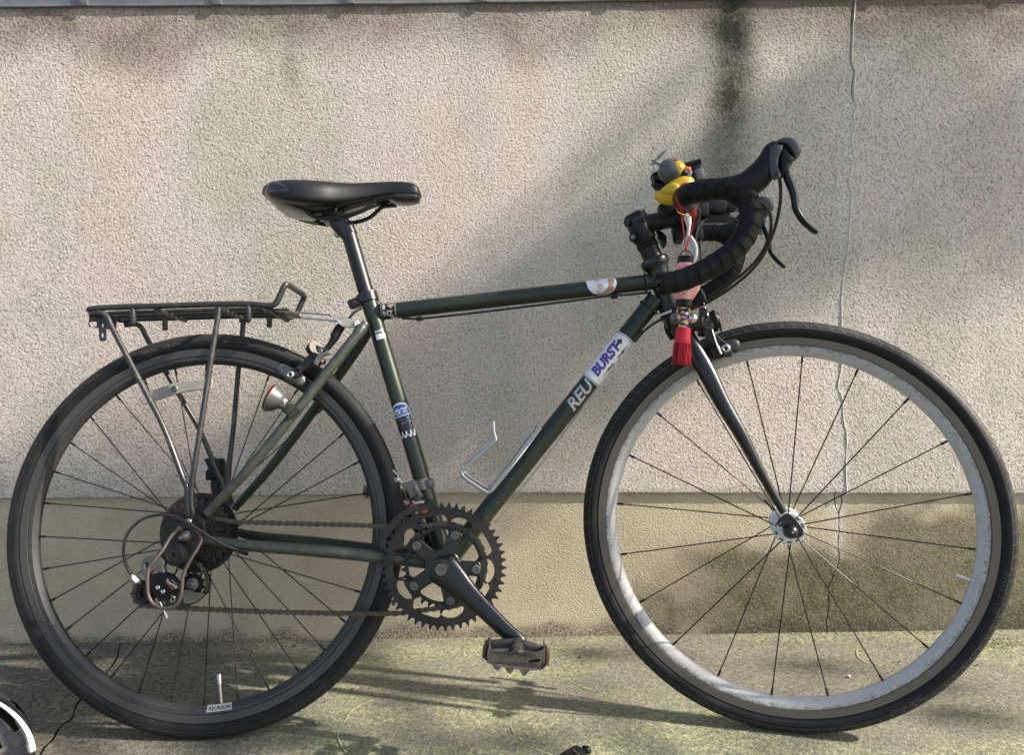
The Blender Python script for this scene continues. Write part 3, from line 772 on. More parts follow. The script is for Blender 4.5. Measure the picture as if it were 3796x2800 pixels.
# lettering moulded on the front tyre, and the rim sticker at the back
def arc_text(s, size, T, r, a_mid, y, ccw, bold=0.0, cone=0.0, sp=1.0, shear=0.0):
    V, Fc = text_flat(s, size, shear, bold, 'CENTER', sp)
    out = []
    for v in V:
        rr = r + (-v.y if ccw else v.y); a = a_mid + (v.x if ccw else -v.x) / r
        out.append(T @ (HC + V3((math.cos(a) * rr, y - cone * (rr - r), math.sin(a) * rr))))
    return out, Fc
M['emboss'] = plain('embossed_letters', (.075, .08, .078), .6)
V_, F_ = arc_text('H2 COMP', .0145, F2B, .3285, ang(Fp('N', 3716, 2200, .016), F2B), -.0153, True, -.0004, 0, 1.15)
Pz('tyre_lettering', (V_, F_), 'emboss', fw_, smooth=False)
V_, F_ = arc_text('Cyclocross  700x32C', .0062, F2B, .3290, ang(Fp('N', 3350, 2600, .016), F2B), -.0153, True)
Pz('tyre_lettering', (V_, F_), 'emboss', fw_, smooth=False)
V_, F_ = arc_text('700x35C   17/8-17 EY', .008, I4, .3285, ang(B('N', 600, 1300, .016), I4), -.0153, False)
Pz('tyre_lettering', (V_, F_), 'emboss', rw, smooth=False)
M['label_grey'] = plain('silver_sticker', (.40, .39, .37), .35, .2)
M['ink'] = plain('black_ink', (.012, .012, .013), .5)
am = ang(B('N', 815, 2640, .008), I4); V_, F_ = [], []
for i in range(13):
    a = am - .072 + .144 * i / 12
    for r, y in ((.2885, -.0050), (.2985, -.0106)): V_.append(HC + V3((math.cos(a) * r, y - .0007, math.sin(a) * r)))
Pz('rim_sticker', (V_, [(2 * i, 2 * i + 1, 2 * i + 3, 2 * i + 2) for i in range(12)]), 'label_grey', rw)
V_, F_ = arc_text('REUNION', .0078, I4, .2938, am, -.0090, True, .0002, .55, 1.1, .2)
V_ = [V3((v.x, v.y, v.z)) for v in V_]
Pz('rim_lettering', (V_, F_), 'ink', rw, smooth=False)

# ---- frame tubes, traced on the middle plane
bb = B('N', 1655, 2085); st_top = B('S', 1188, 1300); ht_t = B('N', 2434, 990); ht_b = B('N', 2487, 1150)
tt0, tt1 = B('N', 1384, 1161), B('N', 2436, 1043)
dt1 = B('N', 2440, 1096); dt0 = bb
S = lambda n: B('N', 0, 0, n)
def taper(A, Bq, r, seg=24, k=10): return tube([ell(A, Bq, i / k) for i in range(k + 1)], r, seg, 0)
top_tube = Pz('top_tube', taper(tt0, tt1, .0143), 'paint')
dt_a = B('N', 1790, 1905); dt_b = B('N', 2319, 1247)
dt_dir = (dt_b - dt_a).normalized(); DT0 = bb; DT1 = dt_b + dt_dir * .085
down_tube = Pz('down_tube', taper(DT0, DT1, .0163), 'paint')
seat_tube = Pz('seat_tube', taper(bb, st_top, .0146), 'paint')
head_tube = Pz('head_tube', join(taper(ht_b, ht_t, .0185), lathe([(.0200, 0), (.0200, .006), (.0187, .008)], ht_b, ht_t - ht_b, 28), lathe([(.0187, 0), (.0197, .003), (.0197, .008)], ht_t - (ht_t - ht_b).normalized() * .008, ht_t - ht_b, 28)), 'paint')
def ringweld(P, ax, r, rr=.0022):
    weld = MB(); N = Vector(ax).normalized(); a_ = N.orthogonal().normalized(); b_ = N.cross(a_)
    weld.add(*tube([P + (a_ * math.cos(t) + b_ * math.sin(t)) * (r + .0009 * math.sin(t * 14)) for t in [2 * math.pi * i / 44 for i in range(45)]], rr, 6, 0, False)); weld.obj('weld_bead', 'paint', bike)
ringweld(tt0 + (tt1 - tt0).normalized() * .0155, (tt1 - tt0), .0145)
ringweld(tt1 - (tt1 - tt0).normalized() * .021, (tt1 - tt0), .0145)
ringweld(DT1 - dt_dir * .020, dt_dir, .0168)
Pz('bottom_bracket', join(lathe([(.0205, -.036), (.0205, .036)], bb, (0, 1, 0), 32), lathe([(.0225, 0), (.0225, .008), (.012, .009)], bb + V3((0, -.034, 0)), (0, -1, 0), 28), lathe([(.0225, 0), (.0225, .008), (.012, .009)], bb + V3((0, .034, 0)), (0, 1, 0), 28)), 'dark_metal')
drop_r = V3((0, 0, RT))
for s_, pts, mt in ((1, [B('N', 1354, 1200, .014), B('N', 1300, 1271, .030), B('N', 964, 1690, .052), B('N', 765, 1908, .060)], 'paint_dirty'),):
    for sd in (1, -1):
        pp = [V3((p.x, p.y * sd, p.z)) for p in pts]
        Pz('seat_stay', tube(pp, [.0075, .0088, .0085, .0070], 16, 6), 'paint_dirty' if sd == 1 else 'paint')
ch = [B('D', 1000, 690, .060), B('D', 1330, 745, .056), B('N', 1130, 2040, .048), B('N', 1370, 2062, .036), bb + V3((-.012, -.018, 0))]
for sd in (1, -1):
    pp = [V3((p.x, p.y * sd, p.z)) for p in ch]
    Pz('chain_stay', tube(pp, [.0075, .0090, .0100, .0105, .0110], 16, 6), 'paint_dirty' if sd == 1 else 'paint')
Pz('stay_bridge', tube([V3((ch[3].x - .02, -.036, ch[3].z)), V3((ch[3].x - .02, .036, ch[3].z))], .006, 12, 0), 'paint')
Pz('seat_bridge', tube([B('N', 1205, 1385, .036), V3((B('N', 1205, 1385, .036).x, .036, B('N', 1205, 1385, .036).z))], .006, 12, 0), 'paint')
# dropouts
dq = [(800, 470), (870, 440), (940, 450), (985, 500), (1010, 640), (1000, 720), (930, 790), (860, 830), (830, 900), (770, 905), (700, 880), (690, 800), (740, 720), (750, 600)]
P_ = xz(B, 'D', dq, .064)
Pz('dropout', plate([P_], .064, .007, .001), 'dark_metal'); Pz('dropout', plate([P_], -.064, .007, .001), 'dark_metal')

# ---- seat post, clamp and saddle
sp0, sp1 = B('S', 1178, 1290), B('S', 1004, 690)
Pz('seat_post', tube([sp0 - (sp1 - sp0).normalized() * .03, sp1 + (sp1 - sp0).normalized() * .004], .0137, 28, 0), 'black_satin')
cl_ax = (sp1 - sp0).normalized(); cc = B('S', 1178, 1283)
clp = Pz('seat_clamp', join(lathe([(.0165, -.0085), (.0187, -.0080), (.0187, .0080), (.0165, .0085)], cc, cl_ax, 32), rbox(B('S', 1068, 1330, 0), (.93, 0, .36), (0, 1, 0), (-.36, 0, .93), .014, .010, .0085, .3)), 'black')
Pz('clamp_bolt', bolt(B('S', 1048, 1325, .010), (0, -1, 0), .0046, .002), 'rust', clp)
hd = Pz('seat_post_head', join(loft([B('S', 1010, 700), B('S', 960, 630), B('S', 900, 570), B('S', 868, 520)], [.0145, .0175, .0165, .0150], [.0138, .0150, .0180, .0200], 18, 2.6, k=4),
    lathe([(.0105, -.026), (.0125, -.024), (.0125, .024), (.0105, .026)], B('S', 855, 480), (0, 1, 0), 24), rbox(B('S', 862, 530), (1, 0, .05), (0, 1, 0), (-.05, 0, 1), .018, .024, .011, .3)), 'black')
Pz('head_bolt', lathe([(.0055, 0), (.0055, .006), (.003, .008)], B('S', 895, 672, 0), (-.25, 0, -1), 14), 'steel', hd)
for sd in (1, -1):
    ry = .022
    pts = [(1410, 332), (1280, 345), (1215, 395), (1150, 450), (1040, 492), (900, 508), (740, 522), (650, 505), (560, 435), (470, 395), (400, 380)]
    Pz('saddle_rail', tube([V3((B('S', a, b, ry).x, -ry * sd * (1.0 if i < 8 else 1.5), B('S', a, b, ry).z)) for i, (a, b) in enumerate(pts)], .0036, 12, 4), 'black_satin')
sec = [(184, 290, 312, .016), (200, 262, 325, .034), (240, 247, 345, .052), (330, 236, 385, .068), (450, 236, 412, .076), (600, 239, 426, .075), (750, 238, 430, .066), (900, 235, 418, .051), (1050, 226, 396, .039), (1200, 212, 364, .031), (1350, 201, 334, .0265), (1500, 198, 324, .0245), (1600, 212, 324, .022), (1650, 238, 325, .017), (1671, 285, 318, .007)]
V_, F_ = [], []; SN = 30
rs = crm([[B('S', x, tp, hw * .85).x, 0, B('S', x, tp, 0).z, B('S', x, bt, hw * .95).z, hw] for x, tp, bt, hw in sec], 4)
for q in rs:
    x, z1, z0, hw = q[0], q[2], q[3], max(q[4], .003); h = z1 - z0
    for j in range(SN):
        a = 2 * math.pi * j / SN; ca, sa = math.cos(a), math.sin(a)
        e = 2.6 if ca > 0 else 3.5
        yy = math.copysign(abs(sa) ** (2 / e), sa) * hw
        zz = z0 + h * .42 + math.copysign(abs(ca) ** (2 / e), ca) * (h * .58 if ca > 0 else h * .42)
        sad = .0035 * math.exp(-(yy / .012) ** 2) * (1 if ca > 0 else 0)
        if ca < 0: zz += (1 - (yy / hw) ** 2) * h * .25
        V_.append(V3((x, yy, zz - sad)))
for i in range(len(rs) - 1):
    for j in range(SN): F_.append((i * SN + j, i * SN + (j + 1) % SN, (i + 1) * SN + (j + 1) % SN, (i + 1) * SN + j))
F_ += [tuple(range(SN - 1, -1, -1)), tuple((len(rs) - 1) * SN + j for j in range(SN))]
sdl = Pz('saddle', (V_, F_), 'saddle', auto=60)
# glossy bumpers and the shell below the padding
V_, F_ = loft([V3((B('S', x, y, .05).x, 0, B('S', x, y, 0).z)) for x, y in ((200, 318), (240, 338), (300, 362), (380, 385), (480, 402), (560, 410))], [.008, .016, .020, .018, .012, .006], [.028, .058, .069, .0745, .076, .070], 26, 3.2, k=4)
Pz('tail_bumper', (V_, F_), 'saddle_shell', sdl)
V_, F_ = loft([B('S', x, y, 0) for x, y in ((1380, 340), (1450, 338), (1560, 335), (1640, 330), (1662, 322))], [.006, .011, .012, .010, .004], [.020, .0225, .022, .017, .008], 20, 3, k=4)
Pz('nose_bumper', (V_, F_), 'saddle_shell', sdl)
V_, F_ = loft([B('S', x, y, 0) for x, y in ((420, 415), (560, 435), (700, 445), (850, 430), (1020, 400), (1250, 355))], [.012, .015, .017, .015, .010, .006], [.055, .052, .040, .030, .022, .016], 22, 2.6, k=4)
Pz('saddle_base', (V_, F_), 'saddle_shell', sdl)

# ---- fork
fax_ = F2B.to_3x3() @ V3((0, -1, 0))
fk = [Fp('G', 1195, 215, .022), Fp('G', 1250, 330, .034), Fp('G', 1415, 600, .042), Fp('G', 1600, 960, .046), Fp('G', 1800, 1300, .0475), Fp('G', 1955, 1600, .0485), Fp('W', 850, 420, .050)]
fk = [F2BI @ q for q in fk]
fr_ = [.0135, .0125, .0120, .0108, .0088, .0072, .0062]
for sd in (1, -1):
    Pz('fork_blade', loft([F2B @ V3((q.x, q.y * sd, q.z)) for q in fk], [.0160, .0158, .0150, .0127, .0104, .0078, .0062], [.0125, .0125, .0120, .0108, .0092, .0074, .0060], 20, 2.0, lat=fax_, k=6), 'black', auto=70)
Pz('fork_crown', join(loft([F2B @ V3((fk[0].x - .004, -.030, fk[0].z)), F2B @ V3((fk[0].x - .004, 0, fk[0].z + .006)), F2B @ V3((fk[0].x - .004, .030, fk[0].z))], [.0155, .0185, .0155], [.0155, .0185, .0155], 20, lat=V3((1, 0, 0)), k=4), taper(ht_b - (ht_t - ht_b).normalized() * .03, ht_b, .0170)), 'black')
Pz('lower_headset_cup', lathe([(.0185, 0), (.0222, .002), (.0228, .006), (.0205, .012), (.0187, .013)], ht_b - (ht_t - ht_b).normalized() * .004, ht_b - ht_t, 32), 'black')
for nn_ in (.050, -.050):
    arm('W', [(800, 500), (760, 530), (750, 590), (780, 630), (830, 640), (870, 760), (960, 800), (1060, 810), (1130, 770), (1140, 680), (1080, 590), (1010, 500), (930, 440), (870, 440)], nn_, .006, 'dark_metal', 'fork_end', bike, front=True,
        holes=([(785, 580), (803, 560), (822, 580), (803, 602)],))
fa = F2B @ HC; fax = F2B.to_3x3() @ V3((0, -1, 0))
Pz('axle_nut', join(lathe([(.0118, .053), (.0120, .056), (.0112, .060), (.0090, .065), (.0055, .0685), (.0001, .070)], fa, fax, 28), lathe([(.0125, .0525), (.0125, .054)], fa, fax, 28)), 'black')
Pz('axle_tip', lathe([(.0022, .068), (.0024, .071), (.0012, .0725)], fa, fax, 10), 'rust')
Pz('quick_release', join(lathe([(.0118, .053), (.0120, .060), (.006, .068)], fa, -fax, 20), tube([fa - fax * .062, F2B @ (HC + V3((-.018, .066, .020))), F2B @ (HC + V3((-.030, .066, .034)))], .0035, 8, 4)), 'black')

# ---- headset, spacers, stem
hs_ax = (ht_t - ht_b).normalized()
st0, st1 = B('N', 2428, 968, 0), Fp('H', 290, 850, 0)
sax = (st1 - st0).normalized()
Pz('headset_cup', lathe([(.0187, -.004), (.0215, -.001), (.0250, .004), (.0255, .011), (.0235, .016), (.0180, .0175)], ht_t, sax, 36), 'black')
L_ = (st1 - ht_t).length
Pz('spacer', lathe([(.0172, .0175), (.0172, .030), (.0166, .0304), (.0166, .031)], ht_t, sax, 32), 'black_satin')
Pz('spacer', lathe([(.0172, .0312), (.0172, .036), (.0166, .0364), (.0166, .037)], ht_t, sax, 32), 'black_satin')
kn = []
for j in range(96): pass
V_, F_ = lathe([(.0178, .0372), (.0192, .0382), (.0192, .0455), (.0178, .047)], ht_t, sax, 96)
ctr_ax = ht_t
V_ = [v if (i % 96) % 3 else ctr_ax + sax * (v - ctr_ax).dot(sax) + ((v - ctr_ax) - sax * (v - ctr_ax).dot(sax)) * .955 for i, v in enumerate(V_)]
Pz('knurled_ring', (V_, F_), 'plastic_black', auto=20)
bl_ = ht_t + sax * .041
Pz('bell_band', lathe([(.0175, .048), (.0175, .052)], ht_t, sax, 28), 'black_satin')
bell_c = Fp('H', 478, 1010, -.014)
bell = Pz('bell', lathe([(.0001, .012), (.008, .0115), (.0145, .008), (.0172, .002), (.0175, 0), (.0165, 0)], bell_c, (.85, -.15, .3), 28), 'plastic_black')
Pz('bell_lever', tube([Fp('H', 470, 990, .002), Fp('H', 505, 988, .008), Fp('H', 540, 978, .010)], [.003, .0026, .0042], 8, 4), 'plastic_black', bell)
cap0 = ht_t + sax * .052
top_cap = Fp('H', 272, 782, 0)
s_len = (top_cap - ht_t).dot(sax)
bar0 = Fp('H', 742, 792, 0)
stq = Fp('H', 318, 868, 0)
stem = Pz('stem', join(tube([stq - (bar0 - stq).normalized() * .004, bar0 - (bar0 - stq).normalized() * .016], [.0165, .0150], 24, 0),
    lathe([(.0190, .051), (.0205, .0535), (.0205, s_len - .004), (.0190, s_len - .001)], ht_t, sax, 32),
    lathe([(.020, -.020), (.0215, -.018), (.0215, .018), (.020, .020)], bar0, (0, 1, 0) if False else fax, 28)), 'black_satin')
Pz('stem_cap', lathe([(.0195, s_len - .0005), (.0200, s_len + .002), (.0170, s_len + .0045), (.0001, s_len + .005)], ht_t, sax, 32), 'black')
for (x, y, c_m) in ((192, 865, 'rust'), (240, 1000, 'steel')):
    lug = Fp('H', x, y, .006)
    Pz('pinch_lug', join(lathe([(.0058, -.016), (.0064, -.015), (.0064, .001), (.0058, .002)], lug, -fax, 18), loft([lug - V3((0, -.006, 0)), Fp('H', x + 90, y - 10, -.002)], [.0062, .0095], [.008, .012], 12)), 'black_satin', stem)
    Pz('pinch_bolt', bolt(lug + fax * .014, fax, .0040, .0022), c_m, stem)
V_, F_ = text_flat('6-8N.m', .0062, 0, .0001, 'CENTER')
tdir = (Fp('H', 310, 798, .0215) - Fp('H', 240, 830, .0215)).normalized(); tup = fax.cross(tdir) * 1
if tup.z < 0: tup = -tup
tc = Fp('H', 280, 812, .0218)
Pz('stem_lettering', ([tc + tdir * v.x + tup * v.y for v in V_], F_), 'emboss', stem, smooth=False)

# ---- handlebar: the near half is traced, the far half mirrors it (the bar sits a little askew in the stem)
def mirr(P, w=.39):
    q = F2BI @ P; n = -q.y
    return F2B @ V3((q.x + .0, n, q.z + .030 * (2 * n) / w * .5 + .0))
def skew(P):
    q = F2BI @ P; n = -q.y; return P
near = [(700, 655, .070), (698, 640, .120), (702, 618, .158), (742, 592, .178), (830, 566, .188), (960, 545, .192), (1090, 545, .194), (1200, 590, .195), (1285, 665, .196), (1318, 760, .197), (1308, 860, .198), (1268, 965, .198), (1190, 1075, .199), (1085, 1170, .200), (960, 1252, .201), (830, 1318, .202), (680, 1378, .203), (488, 1418, .205)]
NP = [Fp('H', a, b, n) for a, b, n in near]
c0 = F2BI @ bar0; c1 = F2BI @ NP[0]
flat_pts = [F2B @ V3((c0.x, -.0, c0.z)), F2B @ V3((c0.x * .6 + c1.x * .4, -.035, c0.z * .6 + c1.z * .4))]
def tape_tube(pts, seg=22, pitch=.0175, r0=.0158, k=10, tilt=.35):
    """wound tape: every turn laps over the one before it"""
    P = [V3(q) for q in crm([list(p) for p in pts], k)]
    # resample evenly
    d = [0]
    for a, b in zip(P, P[1:]): d.append(d[-1] + (b - a).length)
    n = int(d[-1] / .00125); R_ = []; j = 0
    for i in range(n + 1):
        s = d[-1] * i / n
        while j < len(d) - 2 and d[j + 1] < s: j += 1
        t = (s - d[j]) / max(d[j + 1] - d[j], 1e-9); R_.append(P[j].lerp(P[j + 1], t))
    T0 = (R_[1] - R_[0]).normalized(); N = T0.orthogonal().normalized(); V, Fc = [], []
    for i, p in enumerate(R_):
        T = (R_[min(i + 1, n)] - R_[max(i - 1, 0)]).normalized(); N = (N - T * N.dot(T)).normalized(); Bv = T.cross(N); s = d[-1] * i / n
        for q in range(seg):
            a = 2 * math.pi * q / seg
            ph = (s / pitch + a / (2 * math.pi)) % 1.0
            w_ = 0.0011 * ((1 - ph) if tilt < .38 else ph) - (.0013 if ph > .94 else 0)
            w_ += .0004 * noise.noise(V3((s * 90, a, 1)))
            V.append(p + (N * math.cos(a) + Bv * math.sin(a)) * (r0 + w_))
    for i in range(n):
        for q in range(seg): Fc.append((i * seg + q, i * seg + (q + 1) % seg, (i + 1) * seg + (q + 1) % seg, (i + 1) * seg + q))
    Fc += [tuple(range(seg - 1, -1, -1)), tuple(n * seg + q for q in range(seg))]
    return V, Fc
NPm = [mirr(p) for p in NP]
hb_ = Pz('handlebar', tube([NPm[1], NPm[0], F2B @ V3((c0.x, .035, c0.z)), F2B @ V3((c0.x, 0, c0.z)), F2B @ V3((c0.x, -.035, c0.z)), NP[0], NP[1]], [.0125, .0135, .0158, .0160, .0158, .0135, .0125], 20, 5), 'black_satin')
Pz('bar_tape', tape_tube(NP[1:10]), 'tape', hb_, auto=50)
V_, F_ = tape_tube(NP[9:], tilt=.4, r0=.0162)
Pz('bar_tape', (V_, F_), 'tape', hb_, auto=50)
Pz('bar_tape', tape_tube(NPm[1:10]), 'tape', hb_, auto=50)
Pz('bar_tape', tape_tube(NPm[9:-1], r0=.0160), 'tape', hb_, auto=50)
# torn tape end
e0 = NP[-1]; ed = (NP[-1] - NP[-2]).normalized()
for k in range(5):
    a = k * 1.3; o_ = ed.orthogonal().normalized(); o2 = ed.cross(o_)
    q = e0 + (o_ * math.cos(a) + o2 * math.sin(a)) * .0135
    Pz('tape_flap', pillow([q - ed * .004, q + ed * (.006 + .002 * (k % 2)) + o_ * .003, q + ed * .003 + o2 * .006, q - ed * .004 + o2 * .005], .0009, (o_ * math.cos(a) + o2 * math.sin(a)), 2), 'tape', hb_)

# ---- brake levers (hood, side plate, cap, blade), near then far
def lever_set(tf, first):
    q = lambda k, x, y, n: tf(Fp(k, x, y, n))
    nrm = fax
    hs = [(1070, 505, 66, .017), (1150, 512, 84, .0180), (1240, 505, 104, .0190), (1325, 475, 122, .0190), (1395, 415, 120, .0188), (1440, 345, 104, .0185), (1478, 275, 92, .0180), (1508, 215, 88, .0175), (1535, 168, 70, .0160), (1560, 135, 36, .0120)]
    hood = Pz('brake_hood', loft([q('H', x, y, .197) for x, y, r, w_ in hs], [r * .4055 / 2500 for x, y, r, w_ in hs], [w_ for *_, w_ in hs], 22, 2.5, lat=nrm, k=5), 'hood', auto=60)
    V_, F_ = loft([q('H', x, y, .197) for x, y in ((1120, 480), (1230, 560), (1320, 610), (1380, 640))], [.006, .011, .0105, .004], [.012, .016, .0165, .010], 16, 2.4, lat=nrm, k=5)
    Pz('hood_skirt', (V_, F_), 'hood', hood, auto=60)
    body = pillow([q('H', *a, .199) for a in ((1560, 140), (1620, 150), (1690, 235), (1715, 275), (1690, 320), (1650, 345), (1640, 420), (1600, 440), (1575, 430), (1560, 330))], .0135, nrm, 5, .45)
    Pz('lever_body', body, 'plastic_black', hood, auto=60)
    sp_ = pillow([q('H', *a, .2135) for a in ((1498, 150), (1550, 140), (1608, 138), (1605, 175), (1575, 240), (1562, 310), (1572, 370), (1592, 420), (1570, 455), (1525, 462), (1495, 435), (1482, 360), (1480, 260), (1486, 190))], .0042, nrm, 3, .5)
    Pz('side_plate', sp_, 'hood_grey', hood, auto=60)
    Pz('pivot_bolt', bolt(q('H', 1549, 408, .2172), nrm, .0030, .0012, 14), 'dark_metal', hood)
    cp = pillow([q('H', *a, .198) for a in ((1530, 132), (1560, 100), (1610, 80), (1670, 82), (1725, 105), (1765, 150), (1777, 195), (1768, 230), (1745, 262), (1718, 280), (1672, 215), (1620, 155), (1575, 140))], .0155, nrm, 6, .42)
    Pz('lever_cap', cp, 'hood_grey', hood, auto=60)
    lv = [(1655, 300, 30, .008), (1640, 345, 34, .008), (1642, 410, 36, .0085), (1672, 490, 37, .009), (1702, 570, 33, .009), (1716, 650, 30, .009), (1726, 720, 30, .009), (1762, 790, 29, .009), (1812, 855, 27, .009), (1868, 908, 23, .0085), (1905, 936, 22, .008), (1925, 944, 14, .006)]
    Pz('lever_blade', loft([q('H', x, y, .199) for x, y, *_ in lv], [r * .4055 / 2500 for _, _, r, _ in lv], [w_ for *_, w_ in lv], 18, 2.2, lat=nrm, k=5), 'lever', hood, auto=70)
lever_set(lambda P: P, True)
lever_set(lambda P: mirr(P), False)
M['faint_red'] = plain('faint_red_print', (.16, .04, .035), .5)
for i in range(3):
    a0_ = Fp('H', 1536 + i * 9, 262, .2184); a1_ = Fp('H', 1550 + i * 9, 188, .2184); dv = Fp('H', 1540 + i * 9, 262, .2184) - a0_
    Pz('printed_stripe', ([a0_, a0_ + dv, a1_ + dv, a1_], [(0, 1, 2, 3)]), 'faint_red', smooth=False)

# ---- cables
def cable(name, pts, r=.0025, mat='cable', parent=None, k=6):
    return Pz(name, tube(pts, r, 9, k), mat, parent)
cable('cable_housing', [Fp('H', 1578, 440, .196), Fp('H', 1588, 560, .19), Fp('H', 1582, 690, .18), Fp('H', 1550, 850, .16), Fp('H', 1500, 1000, .14), Fp('H', 1410, 1180, .11), Fp('H', 1290, 1320, .085), Fp('H', 1130, 1450, .06), Fp('H', 950, 1565, .035), Fp('H', 800, 1630, .026), Fp('L', 900, 590, .022), Fp('L', 760, 625, .020)])
cable('cable_housing', [Fp('H', 1395, 655, .19), Fp('H', 1450, 700, .185), Fp('H', 1492, 780, .17), Fp('H', 1502, 880, .15), Fp('H', 1478, 1000, .13), Fp('H', 1400, 1150, .10), Fp('H', 1280, 1285, .08), Fp('H', 1120, 1410, .055), Fp('H', 960, 1510, .03), Fp('L', 1200, 520, .022), Fp('L', 1000, 560, .018), Fp('L', 800, 600, .021)])
cable('cable_housing', [B('L', 850, 640, .02), B('L', 740, 680, .02), B('L', 620, 745, .02), B('L', 500, 840, .012), B('L', 430, 900, .004), B('L', 385, 955, .0)], .0024)
Pz('cable_stop', rbox(B('L', 415, 905, .003), (.62, 0, .78), (0, 1, 0), (-.78, 0, .62), .012, .006, .0055, .3), 'paint')
Pz('cable_adjuster', tube([B('L', 740, 625, .02), B('L', 830, 585, .022), B('L', 960, 540, .022)], [.0065, .0058, .0045], 12, 3), 'plastic_black')
Pz('cable_label', rbox(B('L', 800, 590, .0285), (.93, 0, .36), (0, 1, 0), (-.36, 0, .93), .011, .0004, .0022, .3), 'label_grey')
cable('brake_cable', [B('F', 1440, 235, 0), B('F', 1150, 600, 0), B('F', 740, 1180, 0), B('F', 560, 1410, 0), B('F', 380, 1640, 0)], .0009, 'steel', k=0)
cable('brake_cable', [B('F', 1436, 240, .006), B('F', 1180, 590, .006), B('F', 800, 1085, .006), B('F', 520, 1440, .005)], .0009, 'steel', k=0)
tc_ = [B('S', 1500, 1478, .004), B('S', 1650, 1478, .004), B('S', 1850, 1462, .003), B('S', 2033, 1446, .003), B('F', 300, 10, .003), B('T', -120, 1110, .003), B('L', 0, 360, .002), B('L', 300, 335, .002), B('L', 600, 305, .002)]
cable('cable_housing', [B('S', 1500, 1478, .004), B('S', 1560, 1476, .004), B('S', 1650, 1478, .004), B('S', 2033, 1441, .003), B('N', 2000, 1131, .002), B('L', 0, 362, .002), B('L', 300, 338, .002), B('L', 600, 308, .002)], .0021)
for q in ((B('S', 1665, 1478, .003)), (B('L', 98, 362, .002))):
    Pz('cable_clip', rbox(q + V3((0, 0, -.0005)), (.99, 0, .13), (0, 1, 0), (-.13, 0, .99), .0062, .004, .0042, .4), 'plastic_black')
cable('cable_housing', [B('B', 860, 95, .010), B('B', 800, 130, .018), B('B', 752, 190, .02), B('B', 735, 235, .018)], .0025)
# far lever housings that dip behind the stem
cable('cable_housing', [mirr(Fp('H', 1578, 450, .19)), mirr(Fp('H', 1570, 600, .17)), Fp('H', 1210, 740, -.15), Fp('H', 1050, 770, -.10), Fp('H', 900, 800, -.04), Fp('H', 830, 900, .0), Fp('H', 800, 1050, .01), Fp('H', 790, 1300, .015), Fp('L', 1260, 260, .016)], .0025)
cable('cable_housing', [mirr(Fp('H', 1400, 650, .19)), Fp('H', 1150, 830, -.12), Fp('H', 980, 810, -.06), Fp('H', 880, 830, -.02), Fp('H', 850, 960, -.01), Fp('H', 840, 1300, .0), Fp('L', 900, 560, .0)], .0025)

# ---- crankset
Cc = B('C', 556, 812, .045); crk = V3((bb.x, 0, bb.z))
cc_ = (bb.x, bb.z)
def pol(r, a): return (cc_[0] + r * math.cos(a), cc_[1] + r * math.sin(a))
def toothed(R, T_, h, a0=0, hook=.0):
    out = []
    for i in range(T_):
        for f, q in ((0, 0), (.16, .0), (.30, .45), (.42, .92), (.50, 1.0), (.58, .92), (.70, .45), (.84, 0)):
            out.append(pol(R - h / 2 + h * q, a0 + 2 * math.pi * (i + f) / T_))
    return out
aB = []
for x, y in ((645, 583), (793, 828), (612, 1052), (350, 940), (373, 652)):
    q = B('C', x, y, .052); aB.append(math.atan2(q.z - bb.z, q.x - bb.x))
a_b0 = aB[0]
rB = sum((Vector((B('C', x, y, .052).x, B('C', x, y, .052).z)) - Vector(cc_)).length for x, y in ((645, 583), (793, 828), (612, 1052), (350, 940), (373, 652))) / 5
BO = [a_b0 - i * 2 * math.pi / 5 for i in range(5)]
RO = .1005
outer = toothed(RO, 50, .0080, .03)
inner = []
for i in range(200):
    a = 2 * math.pi * i / 200; dm = min(abs((a - b + math.pi) % (2 * math.pi) - math.pi) for b in BO) / (math.pi / 5)     # 0 at a bolt, 1 midway
    r = (rB - .011) + (.0835 - rB + .011) * sm(dm, .14, .60) 
    inner.append(pol(r, a))
leafs = []
for b in BO:
    L_ = []
    for i in range(28):
        t = 2 * math.pi * i / 28
        rr = .0772 + .0072 * math.sin(t) - .0035 * math.cos(t) ** 2; aa = b - .06 + .270 * math.cos(t)
        L_.append(pol(rr, aa))
    leafs.append(L_)
def widen(L_): return L_
ring = Pz('chainring', plate([outer, inner] + leafs, .0465, .0032, .0004), 'rusty_dark', auto=30)
for k, (x, y) in enumerate(((890, 577), (150, 751), (212, 1050), (960, 874))):
    Pz('ring_rivet', lathe([(.0028, 0), (.0026, .0012), (.0001, .0014)], B('C', x, y, .0482), (0, -1, 0), 12), 'dark_metal', ring)
RI = .0687
tc2 = cc_
inn2 = []
for i in range(200):
    a = 2 * math.pi * i / 200; dm = min(abs((a - b + math.pi) % (2 * math.pi) - math.pi) for b in BO) / (math.pi / 5)
    inn2.append(pol(.0475 + .0115 * sm(dm, .15, .5), a))
ring2 = Pz('inner_chainring', plate([toothed(RI, 34, .0080, .0), inn2], .0375, .003, .0004), 'dark_metal', auto=30)
